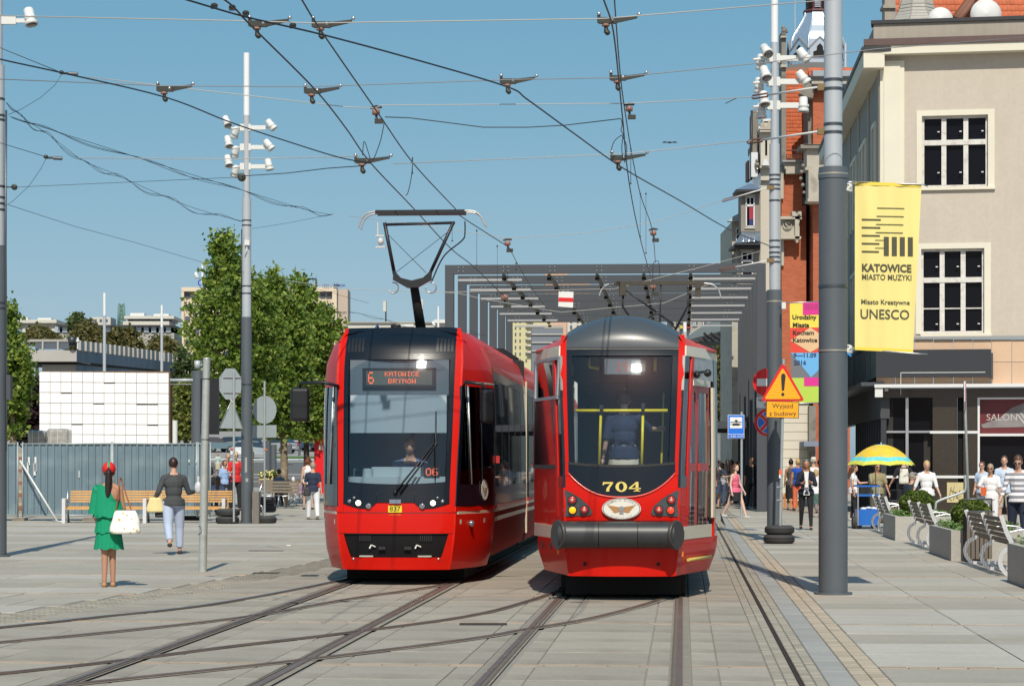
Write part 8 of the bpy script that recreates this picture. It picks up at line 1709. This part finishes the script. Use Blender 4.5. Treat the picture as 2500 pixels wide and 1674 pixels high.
# 1 green dress
GREEN = cloth_m('emerald_chiffon',(.0,.27,.13)); X,Y = XA(266,30.9),30.9
def green_ex(t,part,J,Hm):
 def tier(z0,z1,r0,r1,ph,yo=0.,cx=0.):
  b = MB(); n_ = 90; vs = []
  for i in range(7):
   q_ = i/6; r = lerp(r0,r1,q_)
   for j in range(n_): a = 2*PI*j/n_; f = 1+.035*q_*math.sin(a*17+ph)+.02*q_*math.sin(a*31+ph*2); vs.append(Vector((cx*(1-q_)+math.cos(a)*r*f*1.12,yo+math.sin(a)*r*f*.82,lerp(z0,z1,q_)+.012*q_*math.sin(a*8+ph))))
  b.add(vs,[(i*n_+j,i*n_+(j+1) % n_,(i+1)*n_+(j+1) % n_,(i+1)*n_+j) for i in range(6) for j in range(n_)],True); part(b,'dress_tier',GREEN)
 tier(.84,.54,.145,.178,0); tier(1.04,.76,.138,.172,2); tier(1.20,.98,.150,.195,4,cx=0)
 b = MB(); vs = []; n_ = 40                                        # loose one-shouldered top over the person's left side
 for i in range(9):
  q_ = i/8; z_ = lerp(1.43,1.0,q_)
  for j in range(n_):
   a = 2*PI*j/n_; x_ = -.02+math.cos(a)*(.15+.03*q_); x_ = min(x_,.14+.03*q_); zz_ = z_-max(0,(x_+.06))*1.0*(1-q_)**1.2; vs.append(Vector((.02-x_,math.sin(a)*(.112+.035*q_),zz_)))
 b.add(vs,[(i*n_+j,i*n_+(j+1) % n_,(i+1)*n_+(j+1) % n_,(i+1)*n_+j) for i in range(8) for j in range(n_)],True); part(b,'dress_top',GREEN)
 b = MB(); b.ball((.165,.01,1.345),(.062,.075,.075),14,10); b.cone((.168,.01,1.34),(.20,.0,1.02),.064,.085,18); part(b,'dress_sleeve',GREEN)
 capr = mat('cap_red',(.70,.012,.015),.7)
 b = MB(); b.ball(Hm@Vector((0,.012,.045)),(.092,.104,.098),20,14); b.lathe([(.0,-.004),(.095,-.004),(.10,.004),(0,.01)],Hm@Vector((0,-.10,.035)),16); part(b,'cap',capr); b = MB(); b.tube([Hm@Vector((0,.012+math.cos(a)*.100,.045+math.sin(a)*.092)) for a in seg(.1,1.9,8)],.018,6); part(b,'cap_stripe',mat('cap_green',(.0,.38,.16),.7))
 b = MB(); [b.tube([J['a'+k]+Vector((s*.035,.02,-.04)),J['a'+k]+Vector((0,-.03,.0)),J['a'+k]+Vector((-s*.035,.02,-.04))],.005,5) for k in 'lr' for s in (1,)]; part(b,'sandal_strap',mat('gold_strap',(.5,.33,.1),.4,.5))
gw_ = person('woman in an emerald tiered dress and red cap seen from behind',X,Y,186,1.60,la=(-8,6,38,8),ra=(6,10,18,0),ll=(-3,2,-4),rl=(5,6,-5),skinm=SKT,w=.93,hair='ponytail',hairm=HD,top=None,kind='none',shoes=mat('tan_sandal',(.42,.22,.1),.6),extras=green_ex,grp=None)
pine = bpy.data.materials.new('pineapple_print_canvas'); pine.use_nodes = True; nt = pine.node_tree; vz = nt.nodes.new('ShaderNodeTexVoronoi'); vz.inputs['Scale'].default_value = 13; tcx = nt.nodes.new('ShaderNodeTexCoord'); rp = nt.nodes.new('ShaderNodeValToRGB'); e_ = rp.color_ramp.elements; e_[0].position = .0; e_[0].color = (.62,.40,.07,1); e_[1].position = .30; e_[1].color = (.82,.80,.73,1); q2 = e_.new(.22); q2.color = (.60,.45,.12,1); q3 = e_.new(.24); q3.color = (.14,.2,.13,1); q4 = e_.new(.27); q4.color = (.8,.78,.72,1)
nt.links.new(tcx.outputs['Object'],vz.inputs['Vector']); nt.links.new(vz.outputs['Distance'],rp.inputs[0]); nt.links.new(rp.outputs[0],nt.nodes['Principled BSDF'].inputs['Base Color'])
bag(gw_,(-.22,.16,.84),.40,.30,pine,.085,[(-.10,.12,.98),(-.13,.13,1.22),(-.14,.03,1.40),(-.17,-.02,1.35),(-.24,.10,1.15),(-.30,.16,.98)],'tote_bag',.35,'white canvas tote with a pineapple print on the green-dress woman')
bpy.data.objects[-1 if 0 else gw_.name]
# 2 woman in grey sweater
X,Y = XA(424,41.9),41.9; CHAR = cloth_m('charcoal_knit',(.055,.06,.065)); PBLU = cloth_m('pale_blue_cotton',(.42,.50,.66))
w2 = person('woman in charcoal sweater and pale blue trousers walking away',X,Y,195,1.70,la=(-12,22,35,0),ra=(10,20,85,-25),ll=(-18,30),rl=(10,8),hair='short',hairm=mat('hair_dark_red',(.035,.012,.01),.45),top=CHAR,sleeve=.82,toplen=.12,bottom=PBLU,legs=.93,kind='pants',shoes=mat('brown_pump',(.05,.025,.015),.4),heel=1,w=1.1,turn=-25,topflare=.015)
bag(w2,(.33,.05,.87),.30,.26,mat('cream_bag',(.72,.62,.30),.7,streak=.1),.04,[(.22,.05,.98),(.23,.03,1.10),(.36,.05,.98)],'shoulder_bag',.4,'cream shoulder bag of the walking woman',strapm=mat('cream_bag',(1,1,1)))
bag(w2,(.22,.02,.76),.22,.22,mat('black_bag',(.02,.022,.025),.6),.04,None,'shoulder_bag',.3,'small black bag under the cream shoulder bag')
b = MB(); M = Matrix.Translation(w2.location)@Rz(w2.rotation_euler.z); c = Vector((XA(484,41.7),41.7,ZA(1190,41.7))); b.ball(c,(.07,.06,.11),10,8); b.cone(c+Vector((0,0,.08)),c+Vector((0,0,.2)),.02,.03,8); o = b.build('plastic_bag',mat('white_plastic',(.6,.6,.62),.4,var=.2)); tag(o,'small white plastic bag in the right hand of the walking woman','bag')
# 3 left-middle group
def stand(lb,px,foot,hpx,face,**k):
 Y = 9322/(foot-1130); return person(lb,XA(px,Y),Y,face,hpx/F_PX*Y,**k)
stand('woman in navy T-shirt and white trousers walking beside tram 837',764,1268,140,190,la=(8,10,25,5),ra=(-5,8,12,0),ll=(10,5),rl=(-8,12),hair='short',hairm=HG,top=cloth_m('navy_cotton',(.02,.03,.06)),sleeve=.4,toplen=.14,bottom=cloth_m('white_linen',(.72,.72,.74)),kind='pants',shoes=mat('brown_sandal',(.2,.1,.06),.6),w=1.12)
bag(bpy.data.objects[[o.name for o in bpy.data.objects if o.name.startswith('person')][-1]],(.17,.10,.80),.20,.24,mat('black_bag',(1,1,1)),.05,None,'shoulder_bag',.1,'black bag of the woman in white trousers')
stand('long-haired woman in white top and black skirt beside the red fridge',752,1243,128,200,hair='curly',hairm=HA,top=cloth_m('white_cotton',(.75,.75,.76)),sleeve=0,bottom=cloth_m('black_cotton',(.015,.015,.018)),kind='skirt',hem=.55,ll=(8,4),rl=(-6,6),ra=(14,12,20,0),lo=True)
stand('man in red T-shirt and sunglasses standing behind the long bench',575,1246,144,20,hair='short',hairm=HBL,top=cloth_m('red_tee',(.55,.02,.02)),sleeve=.42,bottom=cloth_m('black_cotton',(1,1,1)),la=(20,10,75,20),ra=(20,10,75,20),extras=glasses(),w=1.1)
stand('person in white T-shirt standing left of the red-shirted man',556,1232,126,40,hair='short',hairm=HG,top=cloth_m('white_cotton',(1,1,1)),sleeve=.4,bottom=cloth_m('black_cotton',(1,1,1)),lo=True)
stand('woman in light blue top and black skirt with hand at her mouth',549,1240,118,30,hair='bob',hairm=HB,top=cloth_m('sky_blue_cotton',(.28,.42,.68)),sleeve=.45,bottom=cloth_m('black_cotton',(1,1,1)),kind='skirt',hem=.50,la=(30,8,115,10),skinm=SKT,lo=True)
def sitter(lb,px,Y,face,H,seat=.45,**k): return person(lb,XA(px,Y),Y,face,H,sit=seat,ll=(85,85),rl=(82,82),lo=True,**k)
sitter('girl with brown hair sitting with her back turned behind the long bench',532,72,180,1.5,.42,hair='long',hairm=HB,top=cloth_m('denim_blue_dots',(.20,.26,.42),var=.3,scale=20),sleeve=.3,bottom=cloth_m('navy_cotton',(1,1,1)))
sitter('dark figure in black hooded top sitting at the end of the fence',514,76,200,1.75,.55,hair='bob',hairm=HD,top=cloth_m('black_cotton',(1,1,1)),sleeve=1,bottom=cloth_m('black_cotton',(1,1,1)))
mn = sitter('man with black hair in a grey-blue shirt sitting on a metal bench',681,88,185,1.72,.48,hair='short',hairm=HD,top=cloth_m('grey_blue_shirt',(.10,.14,.19)),sleeve=.5,bottom=cloth_m('navy_cotton',(1,1,1)))
bag(mn,(0,.16,1.12-.38),.30,.42,mat('grey_rucksack',(.16,.18,.20),.7,var=.2),.09,None,'rucksack',.2,'grey rucksack on the back of the seated man')
sitter('child in a white sun hat among pushchairs on the lounge bench',716,87,200,1.15,.5,hair='bob',hairm=mat('hat_white',(.72,.7,.64),.8),top=cloth_m('patterned_cotton',(.35,.28,.24),var=.5,scale=18),sleeve=.5,bottom=cloth_m('white_cotton',(1,1,1)))
sitter('toddler in patchwork clothes beside the child in the white hat',731,88,170,1.0,.45,hair='short',hairm=HB,top=cloth_m('purple_patch',(.30,.2,.32),var=.4,scale=20),sleeve=.5,bottom=cloth_m('white_cotton',(1,1,1)))
person('distant woman in pale dress crossing the road far behind the fence end',XA(532,170),170,10,1.65,z=slope_z(170),hair='short',hairm=HG,top=cloth_m('mint_dress',(.42,.55,.5)),sleeve=.4,bottom=cloth_m('sand_skirt',(.52,.46,.32)),kind='skirt',hem=.5,lo=True)
# 4 right: strollers on the tram stop
pk = stand('young woman in pink camisole and black skirt walking past the tram stop',1795,1264,137,50,hair='long',hairm=HB,top=cloth_m('pink_satin',(.72,.13,.22),rough=.5,var=.1,scale=6),sleeve=0,toplen=.14,topflare=.03,bottom=cloth_m('black_cotton',(1,1,1)),kind='skirt',hem=.60,ll=(26,8),rl=(-22,12),ra=(-6,10,25,0),la=(10,8,20,0),skinm=SKP,shoes=mat('white_sneaker',(.5,.5,.5),.5))
stand('figure all in black standing in the shade of the dark fins',1834,1243,130,15,hair='short',hairm=HD,top=cloth_m('black_cotton',(1,1,1)),sleeve=.5,bottom=cloth_m('black_cotton',(1,1,1)),w=1.1,skinm=SKT,lo=True,la=(15,10,60,15))
def hat_ex(t,part,J,Hm): b = MB(); b.lathe([(.09,-.03),(.12,-.035),(.085,.0),(.08,.07),(.06,.10),(0,.105)],Hm@Vector((0,0,.06)),16); part(b,'sun_hat',mat('straw_hat',(.62,.58,.48),.8))
def shades_up(t,part,J,Hm):
 b = MB(); [b.ball(Hm@Vector((s*.032,-.07,.095)),(.028,.014,.018),10,6) for s in (-1,1)]; part(b,'sunglasses',mat('teal_lens',(.02,.22,.24),.1))
def blazer_ex(t,part,J,Hm):
 b = MB(); b.prism([(-.055,-.128,1.42),(.055,-.128,1.42),(.035,-.14,1.12),(.075,-.155,.86),(-.075,-.155,.86),(-.035,-.14,1.12)],(0,.02,0)); part(b,'white_shirt',cloth_m('white_cotton',(1,1,1))); b = MB(); [b.prism([(s*.06,-.145,1.42),(s*.105,-.13,1.36),(s*.035,-.16,1.12)],(0,.01,0)) for s in (-1,1)]; part(b,'lapels',cloth_m('ink_wool',(.012,.015,.028))); b = MB(); b.box(-.05,.05,-.27,-.24,1.10,1.15); part(b,'paper',WHITE)
bw = stand('woman in dark blazer and white shirt walking towards the camera',1968,1293,174,-3,hair='long',hairm=mat('hair_light_brown',(.20,.09,.04),.5),top=cloth_m('ink_wool',(.012,.015,.028)),sleeve=.95,toplen=.13,topflare=.02,bottom=cloth_m('black_trousers',(.013,.013,.016)),kind='leggings',la=(12,14,88,42),ra=(12,14,88,42),ll=(10,4),rl=(-8,14),extras=many(shades_up,blazer_ex),skinm=SKT)
stand('blonde woman in bright blue top behind the blazer woman',1948,1247,127,170,hair='bun',hairm=HBL,top=cloth_m('royal_blue_top',(.01,.07,.42)),sleeve=.1,bottom=cloth_m('coral_trousers',(.70,.16,.08)),lo=True,skinm=SKT)
stand('dark-haired woman with a topknot beside the picket barrier',1931,1244,123,160,hair='bun',hairm=HD,top=cloth_m('grey_print',(.10,.09,.09),var=.5,scale=25),sleeve=0,bottom=cloth_m('black_cotton',(1,1,1)),kind='skirt',hem=.4,lo=True,skinm=SKT)
stand('person in a pale straw hat just behind the blazer woman',1986,1252,134,165,hair='short',hairm=HG,top=cloth_m('white_cotton',(1,1,1)),sleeve=.6,bottom=cloth_m('grey_trousers',(.2,.2,.22)),extras=hat_ex,lo=True)
stand('person in lilac top half hidden by the thick mast',2001,1240,118,180,hair='short',hairm=HD,top=cloth_m('lilac_cotton',(.35,.26,.50)),sleeve=.3,bottom=cloth_m('black_cotton',(1,1,1)),lo=True)
stand('person in white blouse with a flowered bag right of the blazer woman',1992,1262,118,175,hair='bob',hairm=HBL,top=cloth_m('white_cotton',(1,1,1)),sleeve=.5,bottom=cloth_m('flower_print',(.06,.12,.1),var=.6,scale=20),kind='skirt',hem=.5,lo=True)
# crowd between tram 704 and the fins
crowd = [(1752,1240,128,'woman with long black hair nearest the door of tram 704','long',HD,(.05,.05,.06),.4),(1764,1234,122,'brown-haired woman raising her hand in the stop crowd','bob',HB,(.30,.32,.36),.5),(1776,1232,120,'long-haired girl in black behind the pink camisole woman','long',HD,(.02,.02,.02),.3),(1786,1228,112,'auburn-haired woman in a pale pink top in the stop crowd','bob',HA,(.6,.25,.3),.4),(1800,1225,108,'woman in a denim shirt in the stop crowd','short',HB,(.25,.36,.5),.7),(1760,1215,106,'man in a white shirt in the middle of the stop crowd','short',HD,(.7,.7,.7),.5),(1790,1212,104,'woman in a silver-grey top in the middle of the stop crowd','curly',HG,(.4,.38,.38),.5),(1810,1214,98,'man in a sky blue shirt close to the blue stop sign post','short',HD,(.2,.38,.6),.5),
   (1770,1200,90,'man in red far back in the stop crowd','short',HD,(.5,.04,.04),.5),(1784,1198,88,'woman in white far back in the stop crowd','bob',HB,(.72,.7,.68),.5),(1798,1196,84,'man in black far back in the stop crowd','short',HD,(.03,.03,.03),.5),(1758,1192,82,'woman in pale blue far back in the stop crowd','bob',HBL,(.4,.5,.62),.5),(1775,1186,76,'person in white farthest back under the stop sign','short',HB,(.7,.7,.7),.5),(1762,1180,68,'person in turquoise farthest back by the tram door','short',HD,(.1,.4,.5),.5),(1790,1182,70,'person in cream farthest back beside the stop post','short',HBL,(.6,.56,.46),.5),(1806,1186,74,'person in grey farthest back near the fins','short',HD,(.25,.26,.28),.5)]
rnd = random.Random(21)
for i,(px,ft,hp,lb,hr,hm_,c_,sl) in enumerate(crowd):
 up = (10+i*.0); Y = 9322/(ft-1130); z_ = max(0,(1130-1128-(1130-(ft-hp)) )*0); bt_ = rnd.choice([(.02,.02,.025),(.05,.07,.12),(.3,.28,.25),(.02,.03,.05)])
 person(lb,XA(px,Y),Y,rnd.uniform(-40,200),1.62+rnd.random()*.16,hair=hr,hairm=hm_,top=cloth_m('crowd_top_%d' % i,c_),sleeve=sl,bottom=cloth_m('crowd_leg_%02d%02d' % (int(bt_[0]*99),int(bt_[2]*99)),bt_),kind=rnd.choice(['pants','skirt','pants']),hem=.55,lo=True,ll=(rnd.uniform(-12,14),6),rl=(rnd.uniform(-12,12),6),la=(rnd.uniform(0,40),8,rnd.uniform(10,80),8),skinm=rnd.choice([SK,SKT]),grp='people waiting at the tram stop')
# 5 right: around the cart and the shop
stand('long-haired girl in white with black leggings left of the drinks cart',2084,1270,138,75,hair='long',hairm=HB,top=cloth_m('white_cotton',(1,1,1)),sleeve=.2,bottom=cloth_m('black_trousers',(1,1,1)),kind='leggings',ll=(-4,4),rl=(6,3),la=(35,8,60,5),nod=12,shoes=mat('white_sneaker',(1,1,1)))
stand('seller in khaki T-shirt and sunglasses under the parasol',2142,1276,146,12,hair='short',hairm=HD,top=cloth_m('khaki_cotton',(.28,.24,.13)),sleeve=.42,bottom=cloth_m('olive_trousers',(.10,.10,.07)),la=(8,12,15,0),ra=(22,10,70,15),extras=glasses(),w=1.22,skinm=SKT)
bp2 = stand('man in black T-shirt with a white rucksack seen from behind',2206,1258,142,175,hair='bald',top=cloth_m('black_cotton',(1,1,1)),sleeve=.42,bottom=cloth_m('black_trousers',(1,1,1)),la=(5,22,30,0),ra=(5,22,30,0),w=1.15)
bag(bp2,(0,.17,1.20),.30,.46,mat('white_rucksack',(.62,.60,.52),.7,stain=((.05,.05,.05),9,.9)),.09,None,'rucksack',.25,'white rucksack with black straps on the back of the man in black')
person('seated man in a flat cap and navy jacket behind the far planter',XA(2226,60),60,130,1.74,sit=.46,ll=(85,85),rl=(82,82),hair='short',hairm=HG,top=cloth_m('navy_jacket',(.018,.028,.05)),sleeve=.95,bottom=cloth_m('navy_cotton',(1,1,1)),w=1.15,nod=14,extras=lambda t,part,J,Hm: (lambda b: (b.ball(Hm@Vector((0,-.01,.09)),(.10,.12,.04),16,8),part(b,'flat_cap',mat('grey_check_cap',(.20,.20,.21),.8,var=.3,scale=25))))(MB()))
stand('short-haired blonde woman in a white blouse walking past the cart',2262,1290,166,5,hair='short',hairm=HBL,top=cloth_m('white_cotton',(1,1,1)),sleeve=.62,toplen=.16,topflare=.02,bottom=cloth_m('navy_cotton',(1,1,1)),la=(6,14,20,0),ra=(-4,20,16,0),nod=10,w=1.12)
stand('blonde older woman in a white T-shirt with an orange folder',2418,1300,168,-20,hair='short',hairm=HG,top=cloth_m('white_cotton',(1,1,1)),sleeve=.42,toplen=.16,bottom=cloth_m('white_linen',(1,1,1)),ra=(10,25,85,30),la=(6,10,20,0),extras=many(glasses(),lambda t,part,J,Hm: (lambda b: (b.box(-.20,-.06,-.27,-.25,.95,1.15),part(b,'orange_folder',mat('orange_folder',(.65,.12,.03),.5))))(MB())),w=1.15,skinm=SKT)
stand('dark-haired woman in sunglasses and pale blue top behind the older woman',2398,1276,150,-35,hair='short',hairm=HB,top=cloth_m('pale_blue_top',(.45,.55,.68)),sleeve=.4,bottom=cloth_m('grey_trousers',(1,1,1)),extras=glasses(),lo=True)
stand('short-haired man in a light blue shirt behind the striped sweater man',2452,1288,176,-15,hair='short',hairm=HB,top=cloth_m('light_blue_shirt',(.5,.6,.75)),sleeve=.5,bottom=cloth_m('beige_shorts',(.5,.46,.38)),kind='shorts',legs=.5,w=1.1)
STR = bpy.data.materials.new('grey_white_stripes'); STR.use_nodes = True; nt = STR.node_tree; sx = nt.nodes.new('ShaderNodeSeparateXYZ'); tcx = nt.nodes.new('ShaderNodeTexCoord'); m1_ = nt.nodes.new('ShaderNodeMath'); m1_.operation = 'MULTIPLY'; m1_.inputs[1].default_value = 9.2; m2_ = nt.nodes.new('ShaderNodeMath'); m2_.operation = 'FRACT'; m3_ = nt.nodes.new('ShaderNodeMath'); m3_.operation = 'GREATER_THAN'; m3_.inputs[1].default_value = .5; mx_ = nt.nodes.new('ShaderNodeMix'); mx_.data_type = 'RGBA'; mx_.inputs[6].default_value = (.72,.72,.75,1); mx_.inputs[7].default_value = (.24,.24,.27,1)
nt.links.new(tcx.outputs['Object'],sx.inputs[0]); nt.links.new(sx.outputs[2],m1_.inputs[0]); nt.links.new(m1_.outputs[0],m2_.inputs[0]); nt.links.new(m2_.outputs[0],m3_.inputs[0]); nt.links.new(m3_.outputs[0],mx_.inputs[0]); nt.links.new(mx_.outputs[2],nt.nodes['Principled BSDF'].inputs['Base Color']); nt.nodes['Principled BSDF'].inputs['Roughness'].default_value = .9
stand('man in a grey and white striped sweater looking down at the right edge',2486,1334,224,-18,hair='short',hairm=HB,top=STR,sleeve=.85,toplen=.16,bottom=cloth_m('dark_navy_jeans',(.012,.02,.045)),la=(12,12,45,15),ra=(10,14,25,0),nod=24,ll=(8,4),rl=(-8,10),extras=glasses(),w=1.15)
# passenger and driver in the trams
pT = T(-.74,29.1+.98,0)*.948
ps_ = person('passenger in a navy top with a beige jacket round the waist inside tram 704',pT.x,pT.y,176,1.57,z=.889,hair='bun',hairm=HB,top=cloth_m('navy_blouse',(.02,.035,.08)),sleeve=.5,bottom=cloth_m('beige_wrap',(.66,.58,.46)),kind='skirt',hem=.35,ra=(55,30,40,0),la=(0,10,10,0),skinm=SK,w=1.15)
pT = T(-3.70,31+1.25,0); person('driver in a blue shirt sitting behind the windscreen of tram 837',pT.x,pT.y,0,1.78,sit=1.02,z=0,ll=(80,85),rl=(78,82),hair='bald',top=cloth_m('driver_blue',(.10,.16,.30)),sleeve=.5,bottom=cloth_m('navy_cotton',(1,1,1)),la=(35,12,45,10),ra=(35,12,45,10),w=1.15,lo=True)
bpy.data.scenes.remove(TS)
